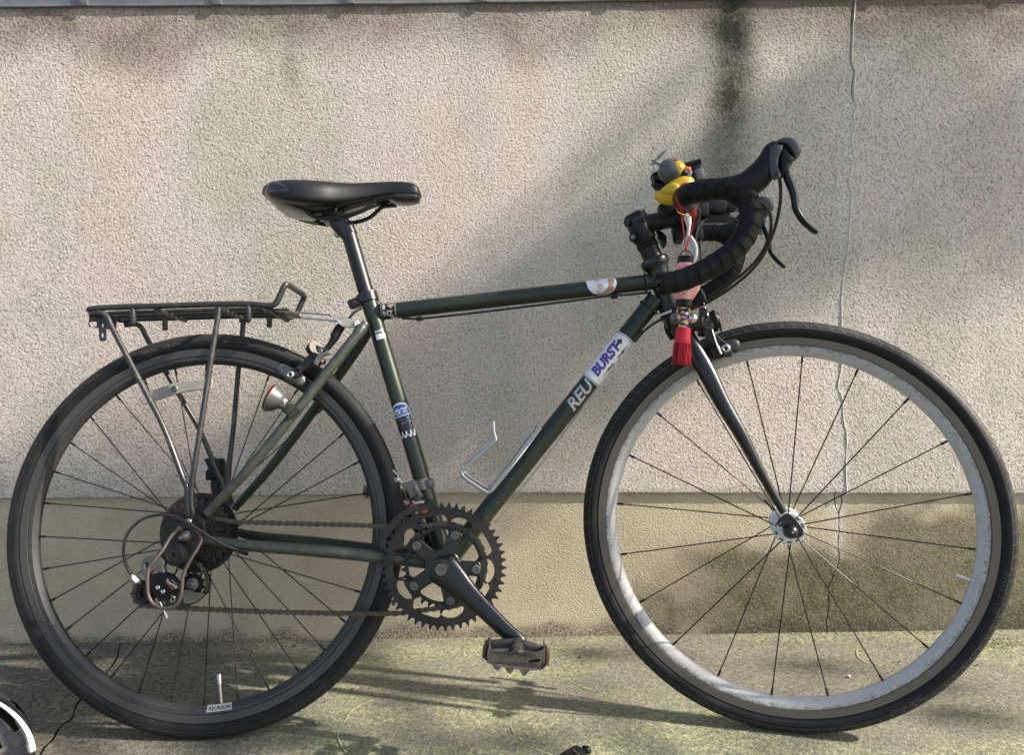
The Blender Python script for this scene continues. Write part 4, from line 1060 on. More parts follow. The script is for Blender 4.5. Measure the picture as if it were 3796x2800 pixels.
# spider with five arms and the crank arm
spi = []
for i in range(240):
    a = 2 * math.pi * i / 240; dm = min(abs((a - b + math.pi) % (2 * math.pi) - math.pi) for b in BO)
    rr = .0300
    for b in BO:
        dl = (a - b + math.pi) % (2 * math.pi) - math.pi
        if abs(dl) < math.pi / 2:
            hw = .0118
            r_arm = min(rB + .0085 - .5 * (abs(dl) / .16) ** 2 * .004, hw / max(abs(math.sin(dl)), 1e-3))
            rr = max(rr, r_arm)
    spi.append(pol(rr, a))
V_, F_ = plate([spi], .0545, .009, .0022)
crank_axis = V3((bb.x, -.052, bb.z))
spider = Pz('spider', (V_, F_), 'black', auto=50)
for b in BO:
    x, z = pol(rB, b)
    Pz('chainring_bolt', lathe([(.0030, .0015), (.0034, .0003), (.0068, .0000), (.0072, .0012), (.0066, .0028), (.0042, .0030), (.0038, .0008), (.0018, .0008)], V3((x, -.0590, z)), (0, -1, 0), 18), 'grey_metal', spider)
    Pz('bolt_recess', lathe([(.0033, 0), (.0001, .0001)], V3((x, -.0600, z)), (0, -1, 0), 10), 'ink', spider)
A0, A1 = V3((bb.x, -.066, bb.z)), B('C', 1098, 1318, .084)
A0p = B('C', 545, 830, .072); 
pts = [A0 + (A0 - A1) * .06, A0, ell(A0, A1, .15), ell(A0, A1, .35), ell(A0, A1, .6), ell(A0, A1, .85), ell(A0, A1, .97), ell(A0, A1, 1.05), ell(A0, A1, 1.085)]
V_, F_ = loft(pts, [.0170, .0260, .0235, .0175, .0142, .0130, .0140, .0125, .0060], [.0090, .0125, .0115, .0098, .0088, .0080, .0082, .0080, .0050], 26, 2.7, k=5)
crank = Pz('crank_arm', (V_, F_), 'black', auto=60)
Pz('crank_bolt', lathe([(.0165, -.002), (.0165, .0008), (.0120, .0012), (.0108, .0038), (.0094, .0040), (.0052, .0030), (.0046, .0008), (.0001, .0008)], V3((bb.x, -.0785, bb.z)), (0, -1, 0), 32), 'dark_metal', crank)
Pz('crank_bolt_head', lathe([(.0045, .0), (.0048, .0016), (.0095, .0018), (.0100, .0002)], V3((bb.x, -.0815, bb.z)), (0, -1, 0), 24), 'grey_metal', crank)
# far crank and pedal, the other way round
B1 = V3((2 * bb.x - A1.x, .084, 2 * bb.z - A1.z)); B0 = V3((bb.x, .066, bb.z))
fcr = Pz('crank_arm', loft([B0, ell(B0, B1, .5), B1, ell(B0, B1, 1.07)], [.017, .0125, .0125, .006], [.010, .008, .008, .005], 18, 2.6, k=4), 'black')

def pedal(c, sd):
    """cage pedal; c: spindle end in the crank, sd +1 towards the street"""
    o = V3((0, -sd, 0)); t = math.radians(-7); ex = V3((math.cos(t), 0, math.sin(t))); ez = V3((-math.sin(t), 0, math.cos(t)))
    g = lambda x, n, z: c + ex * x + o * n + ez * z
    core = Pz('pedal', join(loft([g(0, .002, 0), g(0, .010, 0), g(0, .020, 0), g(0, .050, 0), g(0, .066, 0), g(0, .072, 0)], [.0085, .0130, .0120, .0115, .0120, .0085], None, 20, 2.2, lat=ex),
        loft([g(-.040, .022, .0), g(-.012, .020, .003), g(.012, .020, .003), g(.040, .022, .0)], [.0075, .0095, .0095, .0075], [.0045, .0060, .0060, .0045], 12, 3, lat=o),
        loft([g(-.040, .060, -.004), g(-.012, .056, -.002), g(.012, .056, -.002), g(.040, .060, -.004)], [.0075, .0090, .0090, .0075], [.0045, .0055, .0055, .0045], 12, 3, lat=o)), 'grey_metal' if 0 else 'rack', auto=50)
    Pz('dust_cap', lathe([(.0110, .0), (.0110, .003), (.0085, .0045), (.0072, .0040), (.0060, .0055), (.0001, .0056)], g(0, .071, 0), o, 24), 'dark_metal', core)
    # cage: side plates and outer plate, with teeth along the lower edge
    for sx in (-1, 1):
        V_, F_ = [], []
        pr = [(.010, .0105), (.013, .0150), (.017, .0100), (.028, .0100), (.032, .0145), (.036, .0100), (.050, .0100), (.056, .0145), (.060, .0100), (.078, .0095), (.082, -.004), (.080, -.0105), (.066, -.0115), (.060, -.0155), (.054, -.0115), (.040, -.0115), (.034, -.0155), (.028, -.0115), (.014, -.0115), (.010, -.010)]
        a = [g(sx * .0405, n, z) for n, z in pr]; b = [g(sx * .0422, n, z) for n, z in pr]; n_ = len(pr)
        V_ = a + b; F_ = [tuple(range(n_)), tuple(range(2 * n_ - 1, n_ - 1, -1))] + [(i, (i + 1) % n_, n_ + (i + 1) % n_, n_ + i) for i in range(n_)]
        Pz('cage_plate', (V_, F_), 'old_steel', core, smooth=False)
        Pz('pedal_reflector', rbox(g(sx * .0465, .045, -.001), ex, o, ez, .0038, .017, .0100, .3), 'orange', core)
        Pz('reflector_holder', rbox(g(sx * .0440, .045, -.001), ex, o, ez, .0016, .019, .0122, .4), 'plastic_black', core)
    top = [(-.0415, .0085), (-.030, .0095), (0, .0120), (.030, .0165), (.0415, .0215)]
    bot = [(.0418, -.0075), (.036, -.0095), (.028, -.0105), (.0215, -.0110), (.0165, -.0190), (.0120, -.0185), (.0065, -.0112), (-.001, -.0112), (-.0055, -.0190), (-.0100, -.0175), (-.0150, -.0108), (-.0200, -.0108), (-.0245, -.0170), (-.0290, -.0150), (-.0345, -.0092), (-.0418, -.0082)]
    if sd < 0: top = [(x, .011) for x, z in top]
    V2, F2 = flat([top[::1] + bot, [(.020, .0035), (.0345, .0070), (.0365, .0045), (.034, .0020), (.020, -.0008), (.0175, .0012)]], .0016, .0003)
    Pz('cage_front', ([g(v.x, .0820 + v.z - .010 * (v.x / .042) ** 2 * .4, v.y - .004) for v in V2], F2), 'old_steel', core)
    return core
pd = B('C', 1098, 1340, .092)
pedal(pd, 1)
pedal(V3((B1.x, .090, B1.z)), -1)

# ---- freewheel, chain, derailleurs
FW_C = V3((0, 0, RT))
cass = Pz('spoke_protector', lathe([(.020, .0235), (.058, .0240), (.0640, .0262), (.0668, .0270), (.0672, .0258), (.0640, .0245), (.058, .0228)], FW_C, (0, -1, 0), 64), 'dark_metal')
def sprocket(R, T_, n, holes=True):
    cc = (FW_C.x, FW_C.z)
    o_ = []
    for i in range(T_):
        for f, q in ((0, 0), (.25, .2), (.42, .95), (.58, .95), (.75, .2)):
            a = 2 * math.pi * (i + f) / T_; r = R - .003 + .0062 * q; o_.append((cc[0] + r * math.cos(a), cc[1] + r * math.sin(a)))
    return plate([o_, ring_pts(cc, min(R - .012, .016) if R < .03 else R - .0135, 32)], n, .0019, .0002)
for i, (R, T_) in enumerate(((.0565, 28), (.0485, 24), (.0445, 22), (.0405, 20), (.0365, 18), (.0325, 16), (.0285, 14))):
    Pz('sprocket', sprocket(R, T_, .0295 + i * .0043), 'dark_metal', cass, auto=25)
Pz('freewheel_body', lathe([(.027, .028), (.0240, .036), (.0195, .046), (.0180, .057), (.012, .058)], FW_C, (0, -1, 0), 32), 'dark_metal', cass)
Pz('axle_nut', join(lathe([(.0088, .067), (.0098, .070), (.0096, .076), (.0075, .082), (.0032, .0862), (.0001, .0866)], FW_C, (0, -1, 0), 20), lathe([(.0030, .080), (.0034, .0885), (.0020, .0895)], FW_C + V3((0, 0, 0)), (-.05, -1, -.02), 10)), 'grey_metal')
Pz('axle_nut', lathe([(.0088, .067), (.0098, .070), (.0096, .076), (.0060, .082)], FW_C, (0, 1, 0), 20), 'dark_metal')

def link_mesh(outer):
    hw = .0026 if outer else .0017
    V_, F_ = [], []
    pts = []
    p = .0127
    for i in range(10): a = math.pi / 2 + math.pi * i / 9; pts.append((math.cos(a) * .0042, math.sin(a) * .0042))
    pts.append((p * .5, -.0027))
    for i in range(10): a = -math.pi / 2 + math.pi * i / 9; pts.append((p + math.cos(a) * .0042, math.sin(a) * .0042))
    pts.append((p * .5, .0027)); n = len(pts)
    for sd in (-1, 1):
        y0, y1 = sd * hw, sd * (hw + .0009); b = len(V_)
        V_ += [V3((x, y0, z)) for x, z in pts] + [V3((x, y1, z)) for x, z in pts]
        F_ += [tuple(range(b, b + n)), tuple(range(b + 2 * n - 1, b + n - 1, -1))] + [(b + i, b + (i + 1) % n, b + n + (i + 1) % n, b + n + i) for i in range(n)]
    for cx_ in (0, p):
        b = len(V_); r = .0024 if not outer else .0016; y = .0018 if not outer else .0042
        for yy in (-y, y):
            V_ += [V3((cx_ + math.cos(2 * math.pi * j / 8) * r, yy, math.sin(2 * math.pi * j / 8) * r)) for j in range(8)]
        F_ += [(b + j, b + (j + 1) % 8, b + 8 + (j + 1) % 8, b + 8 + j) for j in range(8)] + [tuple(b + j for j in range(8)), tuple(b + 15 - j for j in range(8))]
    me = bpy.data.meshes.new('link'); me.from_pydata([tuple(v) for v in V_], [], F_); me.materials.append(M['chain']); return me
cx0, cz0 = cc_
def arc(c, r, a0, a1, n, y0, y1=None):
    y1 = y0 if y1 is None else y1
    return [V3((c[0] + r * math.cos(a0 + (a1 - a0) * i / n), y0 + (y1 - y0) * i / n, c[1] + r * math.sin(a0 + (a1 - a0) * i / n))) for i in range(n + 1)]
yc_, yr_ = -.0375, -.043
jp_u = B('D', 868, 1148, .047); jp_l = B('D', 395, 1235, .047)
RJ = .0215
top_r = B('D', 1110, 500, .043); top_f = B('C', 600, 493, .0375)
low_f = B('C', 540, 1116, .0375); low_r = B('D', 700, 1392, .047)
path = []
R_s = top_r.z - RT
path += arc((0, RT), max(R_s, .03), math.radians(255), math.radians(88), 14, yr_)
path += [ell(top_r, top_f, t) for t in (.1, .35, .6, .85)]
for q in path[-4:]: q.z -= .0015 * math.sin(math.pi * .5)
path += arc(cc_, RI, math.radians(92), math.radians(-92), 22, yc_)
path += [ell(low_f, low_r, t) + V3((0, 0, -.004 * math.sin(math.pi * t))) for t in (.15, .4, .65, .9)]
path += arc((jp_l.x, jp_l.z), RJ, math.radians(-88), math.radians(-215), 6, yr_ - .004)
path += arc((jp_u.x, jp_u.z), .0225, math.radians(200) , math.radians(200), 1, yr_ - .004)[:0]
chain_t = Pz('chain', lathe([(.0020, -.003), (.0020, .003)], path[0], (0, 1, 0), 8), 'chain')
mo, mi_ = link_mesh(True), link_mesh(False)
def lay_chain(path, m_start=0):
    d = [0]
    for a, b in zip(path, path[1:]): d.append(d[-1] + (b - a).length)
    def at(s):
        j = 0
        while j < len(d) - 2 and d[j + 1] < s: j += 1
        t = (s - d[j]) / max(d[j + 1] - d[j], 1e-9); return path[j].lerp(path[j + 1], min(t, 1))
    n = int(d[-1] / .0127)
    for i in range(n):
        p0, p1 = at(i * .0127), at((i + 1) * .0127); T = (p1 - p0).normalized(); Y = V3((0, 1, 0)); Y = (Y - T * Y.dot(T)).normalized(); Z_ = T.cross(Y)
        o = bpy.data.objects.new('chain_link', mo if (i + m_start) % 2 else mi_); COL.objects.link(o); o.parent = chain_t
        q = p0 - bike.off
        o.matrix_parent_inverse = Matrix.Identity(4)
        o.matrix_local = Matrix(((T.x, Y.x, Z_.x, q.x), (T.y, Y.y, Z_.y, q.y), (T.z, Y.z, Z_.z, q.z), (0, 0, 0, 1)))
lay_chain(path)
p2 = [B('D', 820, 860, .043), B('D', 880, 900, .044), B('D', 930, 935, .046), B('D', 985, 1000, .047), B('D', 1022, 1090, .047), B('D', 1020, 1180, .047), B('D', 970, 1262, .047), B('D', 880, 1300, .047), B('D', 760, 1255, .047), B('D', 600, 1190, .047)]
lay_chain([V3(q) for q in crm([list(q) for q in p2], 5)], 1)
# rear derailleur
def pulley(c, R, T_, ax=(0, -1, 0)):
    o_ = []
    for i in range(T_):
        for f, q in ((0, 0), (.3, .15), (.42, 1), (.58, 1), (.7, .15)):
            a = 2 * math.pi * (i + f) / T_; r = R - .004 + .0055 * q; o_.append((c.x + r * math.cos(a), c.z + r * math.sin(a)))
    return plate([o_, ring_pts((c.x, c.z), .0042, 20)], -c.y, .0035, .0004)
rd_ = arm('D', [(640, 1235), (700, 1215), (770, 1200), (840, 1215), (900, 1235), (955, 1232), (975, 1262), (948, 1305), (905, 1340), (850, 1362), (800, 1385), (740, 1398), (680, 1392), (600, 1385), (540, 1340), (500, 1290), (560, 1260)], .056, .0024, 'dark_metal', 'rear_derailleur', bike)
Pz('jockey_wheel', pulley(jp_u, .0215, 11), 'plastic_black', rd_, auto=30)
Pz('jockey_wheel', pulley(jp_l, .0215, 11), 'plastic_black', rd_, auto=30)
Pz('pulley_bolt', lathe([(.0105, 0), (.0105, .002), (.0062, .0035), (.0045, .0075), (.0020, .0080), (.0018, .005)], V3((jp_u.x, -.049, jp_u.z)), (0, -1, 0), 20), 'grey_metal', rd_)
arm('D', [(345, 1130), (375, 1110), (400, 1180), (420, 1290), (400, 1345), (370, 1360), (330, 1320), (302, 1250), (305, 1180)], .062, .010, 'plastic_black', 'spring_housing', bike, rd_, holes=([(350, 1190), (375, 1200), (388, 1270), (365, 1290), (340, 1245)],))
arm('D', [(770, 1215), (830, 1210), (900, 1235), (975, 1240), (965, 1280), (900, 1330), (840, 1345), (770, 1340)], .0585, .0018, 'grey_metal', 'cage_shield', bike, rd_)
Pz('mounting_pivot', lathe([(.0140, -.006), (.0190, -.004), (.0200, .004), (.0185, .0085), (.0120, .0105), (.0112, .0095), (.0082, .0095), (.0078, .011), (.0040, .0112), (.0036, .006), (.0001, .006)], B('D', 705, 838, .072), (0, -1, 0), 36), 'dark_metal', rd_)
arm('D', [(560, 790), (640, 762), (760, 770), (790, 850), (720, 930), (640, 900), (590, 945), (540, 900), (505, 840)], .067, .008, 'dark_metal', 'upper_bracket', bike, rd_)
arm('D', [(372, 895), (420, 862), (480, 850), (545, 868), (590, 915), (580, 985), (610, 1060), (560, 1050), (500, 1010), (450, 1030), (420, 1080), (380, 1060), (352, 980)], .078, .013, 'grey_metal', 'upper_knuckle', bike, rd_, holes=([(400, 930), (425, 925), (440, 950), (425, 975), (402, 970)],), bevel=.002)
body = arm('D', [(440, 1060), (500, 1035), (560, 1025), (640, 1040), (700, 1085), (745, 1150), (742, 1205), (700, 1232), (650, 1250), (625, 1290), (580, 1305), (520, 1280), (465, 1220), (440, 1140)], .082, .014, 'plastic_black', 'derailleur_body', bike, rd_, bevel=.003)
for x, y in ((510, 1184), (561, 1225)): Pz('limit_screw', bolt(B('D', x, y, .0893), (0, -1, 0), .0037, .0013, 12), 'chrome', rd_)
Pz('limit_screw', bolt(B('D', 565, 1338, .0800), (0, -1, 0), .0036, .002, 12), 'grey_metal', rd_)
Pz('return_spring', tube([B('D', 640, 1262, .084), B('D', 680, 1285, .084), B('D', 676, 1325, .082), B('D', 640, 1318, .082), B('D', 650, 1290, .082)], .0013, 7, 5), 'steel', rd_)
M['white_print'] = plain('white_print', (.62, .61, .58), .5); M['red_print'] = plain('red_print', (.42, .05, .045), .5)
def flat_text(s, size, k, p0, p1, n, mat, parent, shear=0.0, bold=0.0, front=False, dn=.0004, align='LEFT', name='lettering'):
    fn = Fp if front else B; a, b = fn(k, *p0, n), fn(k, *p1, n); T = (b - a).normalized(); Nn = fax if front else V3((0, -1, 0)); Up = T.cross(Nn) * -1
    if Nn.cross(T).dot(Up) < 0: Up = -Up
    Up = Nn.cross(T)
    V_, F_ = text_flat(s, size, shear, bold, align)
    w_ = max(v.x for v in V_) - min(v.x for v in V_); sc = (b - a).length / max(w_, 1e-6)
    return Pz(name, ([a + T * v.x * sc + Up * v.y * sc + Nn * dn for v in V_], F_), mat, parent, smooth=False)
flat_text('Tourney', .01, 'D', (590, 1104), (712, 1182), .0890, 'white_print', rd_, .25, .0003)
flat_text('SHIMANO', .006, 'D', (655, 1106), (702, 1150), .0890, 'white_print', rd_)
for i in range(3):
    a, b = B('D', 600 + i * 10, 1140 + i * 9 - 4, .0892), B('D', 655 + i * 6, 1205 - i * 2, .0892); d_ = (b - a).normalized().cross(V3((0, 1, 0))) * (.0011)
    Pz('printed_stripe', ([a, b, b + d_, a + d_], [(0, 1, 2, 3)]), 'red_print', rd_, smooth=False)
guard = Pz('derailleur_guard', join(tube([B('D', x, y, n) for x, y, n in ((735, 560, .078), (690, 615, .083), (640, 665, .090), (560, 800, .102), (480, 900, .110), (425, 975, .113), (405, 1050, .115), (403, 1160, .116), (412, 1260, .116), (450, 1335, .116), (510, 1380, .116), (590, 1400, .116), (660, 1388, .116), (715, 1340, .116), (745, 1265, .116), (757, 1180, .115), (765, 1080, .113), (790, 1000, .110), (850, 890, .104), (905, 800, .097), (950, 715, .089), (945, 655, .083), (905, 590, .079))], .0030, 14, 4)), 'rust')
Pz('guard_plate', plate([xz(B, 'D', [(690, 560), (720, 535), (780, 520), (790, 465), (825, 445), (860, 470), (905, 560), (940, 640), (925, 670), (880, 640), (840, 570), (770, 580), (760, 620), (715, 645), (680, 610)], .0755)], .0755, .0028, .0006), 'dark_metal', guard)
Pz('guard_screw', bolt(B('D', 726, 586, .0770), (0, -1, 0), .0052, .0022, 14), 'rust', guard)
Pz('rack_screw', bolt(B('D', 828, 508, .0785), (0, -1, 0), .0052, .0030, 16), 'chrome')
cable('cable_housing', [B('D', x, y, n) for x, y, n in ((240, 1060, .085), (190, 960, .09), (162, 850, .095), (165, 740, .10), (205, 625, .10), (270, 545, .10), (350, 485, .10), (450, 450, .098), (560, 438, .096), (650, 450, .094), (760, 490, .092), (860, 548, .090), (980, 625, .086), (1120, 715, .080), (1230, 768, .074), (1340, 805, .066))], .0024)
Pz('cable_stop', join(tube([B('D', 1335, 803, .066), B('D', 1385, 815, .063)], .0040, 12, 0), tube([B('D', 1375, 812, .063), B('D', 1437, 825, .060)], .0055, 12, 0)), 'plastic_black')
Pz('cable_barrel', join(tube([B('D', 238, 1058, .085), B('D', 262, 1085, .084)], .0042, 12, 0), tube([B('D', 255, 1078, .084), B('D', 300, 1128, .082)], .0068, 6, 0)), 'steel')
Pz('cable_end', join(tube([B('D', 532, 1330, .09), B('D', 560, 1390, .09), B('D', 580, 1440, .09)], .0009, 6, 3), tube([B('D', 582, 1440, .09), B('D', 605, 1495, .09)], .0024, 8, 0)), 'chrome')

# front derailleur
fd = arm('M', [(1485, 840), (1560, 830), (1800, 818), (1880, 822), (1985, 842), (1975, 960), (1960, 1020), (1880, 1030), (1700, 1070), (1560, 1110), (1470, 1150), (1380, 1205), (1290, 1285), (1200, 1390), (1120, 1500), (1060, 1590), (990, 1650), (850, 1650), (900, 1580), (980, 1450), (1080, 1310), (1180, 1190), (1290, 1100), (1400, 1040), (1475, 985)], .0560, .0022, 'dark_metal', 'front_derailleur', bike, smooth_out=1)
arm('M', [(1500, 900), (1700, 860), (1960, 850), (1960, 990), (1700, 1040), (1480, 1120), (1250, 1300), (1120, 1400), (1250, 1150)], .0330, .002, 'dark_metal', 'inner_cage', bike, fd)
arm('M', [(1350, 540), (1400, 500), (1500, 470), (1580, 440), (1640, 520), (1680, 600), (1690, 690), (1640, 790), (1500, 820), (1470, 740), (1400, 620)], .030, .016, 'grey_metal', 'linkage_body', bike, fd, bevel=.003)
Pz('clamp_band', lathe([(.0152, -.0095), (.0178, -.0090), (.0178, .0090), (.0152, .0095)], B('M', 1720, 540, 0), (st_top - bb), 32), 'grey_metal', fd)
Pz('clamp_lug', rbox(B('M', 1890, 510, .008), (.96, 0, .28), (0, 1, 0), (-.28, 0, .96), .008, .010, .0085, .4), 'grey_metal', fd)
Pz('linkage_arm', tube([B('M', 1590, 590, .040), B('M', 1660, 700, .042), B('M', 1720, 800, .045)], [.0045, .004, .005], 10, 4), 'grey_metal', fd)
Pz('anchor_bolt', join(bolt(B('M', 1225, 440, .034), (-.4, -1, 0), .0055, .004, 12), tube([B('M', 1330, 520, .03), B('M', 1250, 440, .034)], .0032, 8, 0)), 'steel', fd)
Pz('cable_end', tube([B('M', 1330, 500, .034), B('M', 1260, 390, .034), B('M', 1190, 300, .034), B('M', 1140, 240, .034)], [.0010, .0010, .0014, .0022], 8, 3), 'steel', fd)
Pz('shift_cable', tube([B('M', 1320, 500, .030), B('M', 1400, 760, .020), B('M', 1460, 980, .010), B('C', 250, 560, .0)], .0008, 6, 0), 'steel', fd)
V_, F_ = plate([xz(B, 'M', [(1500, 850), (1800, 828), (1880, 840), (1870, 900), (1760, 960), (1490, 985)], .0575)], .0575, .0012, .0002)
Pz('name_plate', (V_, F_), 'plastic_black', fd)
flat_text('Tourney', .01, 'M', (1528, 912), (1780, 880), .0584, 'white_print', fd, .3, .0003)
flat_text('SHIMANO', .004, 'M', (1635, 862), (1740, 852), .0584, 'white_print', fd)
for i in range(2):
    a, b = B('M', 1490, 960 + i * 25, .0585), B('M', 1700 - i * 70, 935 + i * 30, .0585); d_ = V3((0, 0, .0009)); Pz('printed_stripe', ([a, b, b + d_, a + d_], [(0, 1, 2, 3)]), 'red_print', fd, smooth=False)
M['orange_guard'] = plain('orange_guide', (.42, .07, .02), .5)
arm('M', [(1700, 1050), (1820, 1035), (1850, 1080), (1780, 1125), (1720, 1110)], .0485, .003, 'orange_guard', 'chain_guide', bike, fd)

# ---- rear rack
rk = MB()
rw_ = .055
rail = [B('R', x, y, rw_) for x, y in ((84, 366), (160, 355), (250, 349), (480, 342), (700, 336), (1000, 326), (1280, 318), (1560, 318), (1720, 333), (1775, 325), (1812, 290), (1845, 220), (1872, 160))]
rail_f = [V3((p.x, -p.y, p.z)) for p in rail]
loop = rail + [V3((rail[-1].x + .004, -.047, rail[-1].z + .006)), V3((rail[-1].x + .004, 0, rail[-1].z + .007)), V3((rail[-1].x + .004, .047, rail[-1].z + .006))] + rail_f[::-1]
V_, F_ = tube(loop, .0052, 14, 4)
back = tube([rail_f[0], V3((rail[0].x - .006, .045, rail[0].z)), V3((rail[0].x - .008, 0, rail[0].z)), V3((rail[0].x - .006, -.045, rail[0].z)), rail[0]], .0052, 14, 4)
rack = Pz('rear_rack', join((V_, F_), back), 'rack')
for yy in (.019, -.019):
    Pz('deck_wire', tube([V3((p.x, yy, p.z - .002)) for p in rail[:9]] + [V3((rail[9].x + .012, yy, rail[9].z - .001))], .0036, 10, 2), 'rack', rack)
Pz('deck_wire', tube([V3((p.x, 0, p.z - .004)) for p in rail[:9]], .0036, 10, 2), 'rack', rack)
for i in (4, 6, 8): Pz('cross_bar', tube([V3((rail[i].x, -rw_, rail[i].z - .006)), V3((rail[i].x, rw_, rail[i].z - .006))], .0042, 10, 0), 'rack', rack)
Pz('deck_plate', rbox(V3((rail[8].x + .012, 0, rail[8].z - .004)), (1, 0, 0), (0, 1, 0), (0, 0, 1), .020, .046, .0012, .3), 'rack', rack)
for x, y0, y1 in ((480, 352, 498), (1547, 330, 476)):
    a, b = B('R', x, y0, rw_), B('R', x + 2, y1, rw_ + .002); Pz('rack_peg', tube([a, ell(a, b, .92), b], [.0048, .0048, .0032], 12, 0), 'rack', rack)
for x, y0, y1 in ((775, 425, 562), (1738, 420, 534)):
    a, b = B('R', x, y0, -rw_), B('R', x + 2, y1, -rw_); Pz('rack_peg', tube([a, ell(a, b, .92), b], [.0048, .0048, .0032], 12, 0), 'rack', rack)
bt = V3((B('D', 828, 508, .074).x, -.074, B('D', 828, 508, .074).z))
lr = [B('R', 84, 412, .056), B('R', 150, 400, .057), B('R', 205, 405, .058), B('R', 250, 450, .058), B('R', 300, 560, .059), B('R', 560, 1060, .064), B('R', 765, 1460, .069), B('D', 760, 50, .072), B('D', 803, 150, .074), B('D', 812, 260, .074), B('D', 820, 420, .075), bt + V3((-.001, 0, .006))]
lf = [B('R', 1272, 350, .056), B('R', 1262, 440, .057), B('R', 1190, 900, .062), B('R', 1100, 1490, .070), B('D', 862, 80, .073), B('D', 851, 200, .074), B('D', 852, 340, .0745), B('D', 868, 420, .075), bt + V3((.004, 0, .005))]
for pts in (lr, lf):
    for sd in (1, -1): Pz('rack_leg', tube([V3((p.x, p.y * sd, p.z)) for p in pts], [.0046] * (len(pts) - 2) + [.0040, .0034], 12, 5), 'rack', rack)
for sd in (1, -1): Pz('leg_tab', rbox(V3((rail[6].x + .002, rail[6].y * sd, rail[6].z - .007)), (1, 0, 0), (0, 1, 0), (0, 0, 1), .010, .0035, .006, .3), 'rack', rack)
arm('R', [(80, 395), (200, 395), (330, 430), (325, 560), (235, 548), (235, 640), (222, 658), (200, 664), (180, 658), (170, 640), (165, 540), (85, 525), (72, 500)], .046, .0020, 'rack', 'light_bracket', bike, rack, holes=([(84, 484), (140, 484), (146, 505), (140, 525), (84, 520)], [(192, 590), (202, 585), (208, 592), (208, 622), (200, 630), (192, 622)], [(196, 500), (208, 500), (208, 530), (196, 530)]), smooth_out=1)
Pz('bracket_screw', bolt(B('R', 868, 1098, .030), (0, -1, 0), .006, .003, 18), 'grey_metal')
M['reflector'] = worn('dull_reflector', (.20, .19, .17), (.33, .31, .28), .42, 0, 120, .45)
refl = arm('R', [(540, 1188), (600, 1152), (660, 1122), (740, 1088), (850, 1052), (950, 1030), (1050, 1016), (1150, 1010), (1210, 1012), (1222, 1035), (1205, 1100), (1100, 1110), (980, 1128), (880, 1150), (780, 1182), (700, 1208), (650, 1228), (598, 1245), (565, 1238)], .026, .006, 'reflector', 'spoke_reflector', bike, smooth_out=1, bevel=.0015)
# silver stays from the rack to the seat cluster
for sd in (1, -1):
    e0_, e1_ = B('R', 1690, 372, .030), B('S', 830, 1452, .034)
    pts = [V3((q.x, q.y * sd, q.z)) for q in (e0_, B('R', 2240, 412, .032), e1_)]
    Pz('rack_stay', loft(pts, [.0011] * 3, [.0062] * 3, 10, 4, lat=V3((0, 0, 1)) if 0 else V3((0, -1, 0)), k=3), 'steel', rack)
    if sd > 0:
        q_ = [B('S', x, y, n) for x, y, n in ((820, 1448, .034), (880, 1462, .033), (985, 1470, .030), (1075, 1492, .026), (1110, 1520, .023), (1090, 1560, .022), (1000, 1570, .026), (930, 1548, .030), (880, 1500, .033))]
        Pz('stay_end', pillow(q_, .0011, (-.05, -1, .1), 2, .2), 'chrome', rack)
        Pz('stay_screw', bolt(B('S', 1042, 1535, .0255), (0, -1, 0), .0056, .0026, 18), 'chrome', rack)
        Pz('screw_slot', rbox(B('S', 1042, 1535, .0283), (1, 0, .2), (0, 1, 0), (-.2, 0, 1), .0026, .0003, .0005, .1), 'ink', rack)
        Pz('screw_slot', rbox(B('S', 1042, 1535, .0283), (-.2, 0, 1), (0, 1, 0), (1, 0, .2), .0026, .0003, .0005, .1), 'ink', rack)
st_d = (B('N', 1300, 1271, .030) - B('N', 1354, 1200, .014)).normalized()
Pz('stay_clamp', lathe([(.0088, -.009), (.0106, -.0085), (.0106, .0085), (.0088, .009)], B('B', 850, 278, .018), st_d, 24), 'rack', rack)
for i, (x, y) in enumerate(((1700, 385), (1785, 388), (1868, 402))): Pz('plate_screw', bolt(B('R', x, y, .012), (0, -1, 0), .0036, .002, 10), 'grey_metal', rack)

# black clamp on the far rack legs with a short post
ks = Pz('far_clamp', pillow([B('K', x, y, -.085) for x, y in ((262, 618), (350, 610), (378, 592), (402, 612), (530, 618), (552, 700), (545, 900), (520, 962), (285, 960), (282, 830), (345, 805), (300, 700))], .016, (0, 1, 0), 3, .3), 'plastic_black', auto=30)
Pz('clamp_post', loft([B('K', 440, 950, -.085), B('K', 470, 1120, -.082), B('K', 560, 1250, -.08), B('K', 610, 1340, -.078)], [.012, .014, .013, .010], [.009, .009, .009, .008], 12, 3, k=3), 'plastic_black', ks)
Pz('cable_guide', rbox(B('K', 1030, 1010, -.07), (.6, 0, .8), (0, 1, 0), (-.8, 0, .6), .007, .004, .004, .3), 'plastic_black')

# ---- rear brake
rb = arm('Q', [(70, 625), (110, 600), (160, 580), (225, 520), (285, 450), (318, 400), (318, 350), (350, 322), (395, 318), (440, 335), (480, 352), (440, 375), (398, 385), (410, 410), (430, 440), (390, 480), (345, 540), (290, 600), (230, 640), (160, 690), (115, 712), (75, 700)], .036, .008, 'dark_metal', 'rear_brake', bike, holes=([(122, 625), (170, 603), (188, 618), (185, 640), (140, 632)],), bevel=.002)
arm('Q', [(358, 520), (390, 460), (450, 405), (510, 378), (550, 395), (555, 425), (500, 440), (455, 470), (420, 520), (400, 555), (370, 545)], .043, .009, 'grey_metal', 'caliper_arm', bike, rb, bevel=.002)
arm('Q', [(395, 378), (440, 345), (500, 350), (520, 372), (450, 392), (425, 410), (405, 400)], .047, .004, 'dark_metal', 'spring_cover', bike, rb)
Pz('cover_screw', bolt(B('Q', 435, 384, .0495), (0, -1, 0), .0040, .001, 12), 'grey_metal', rb)
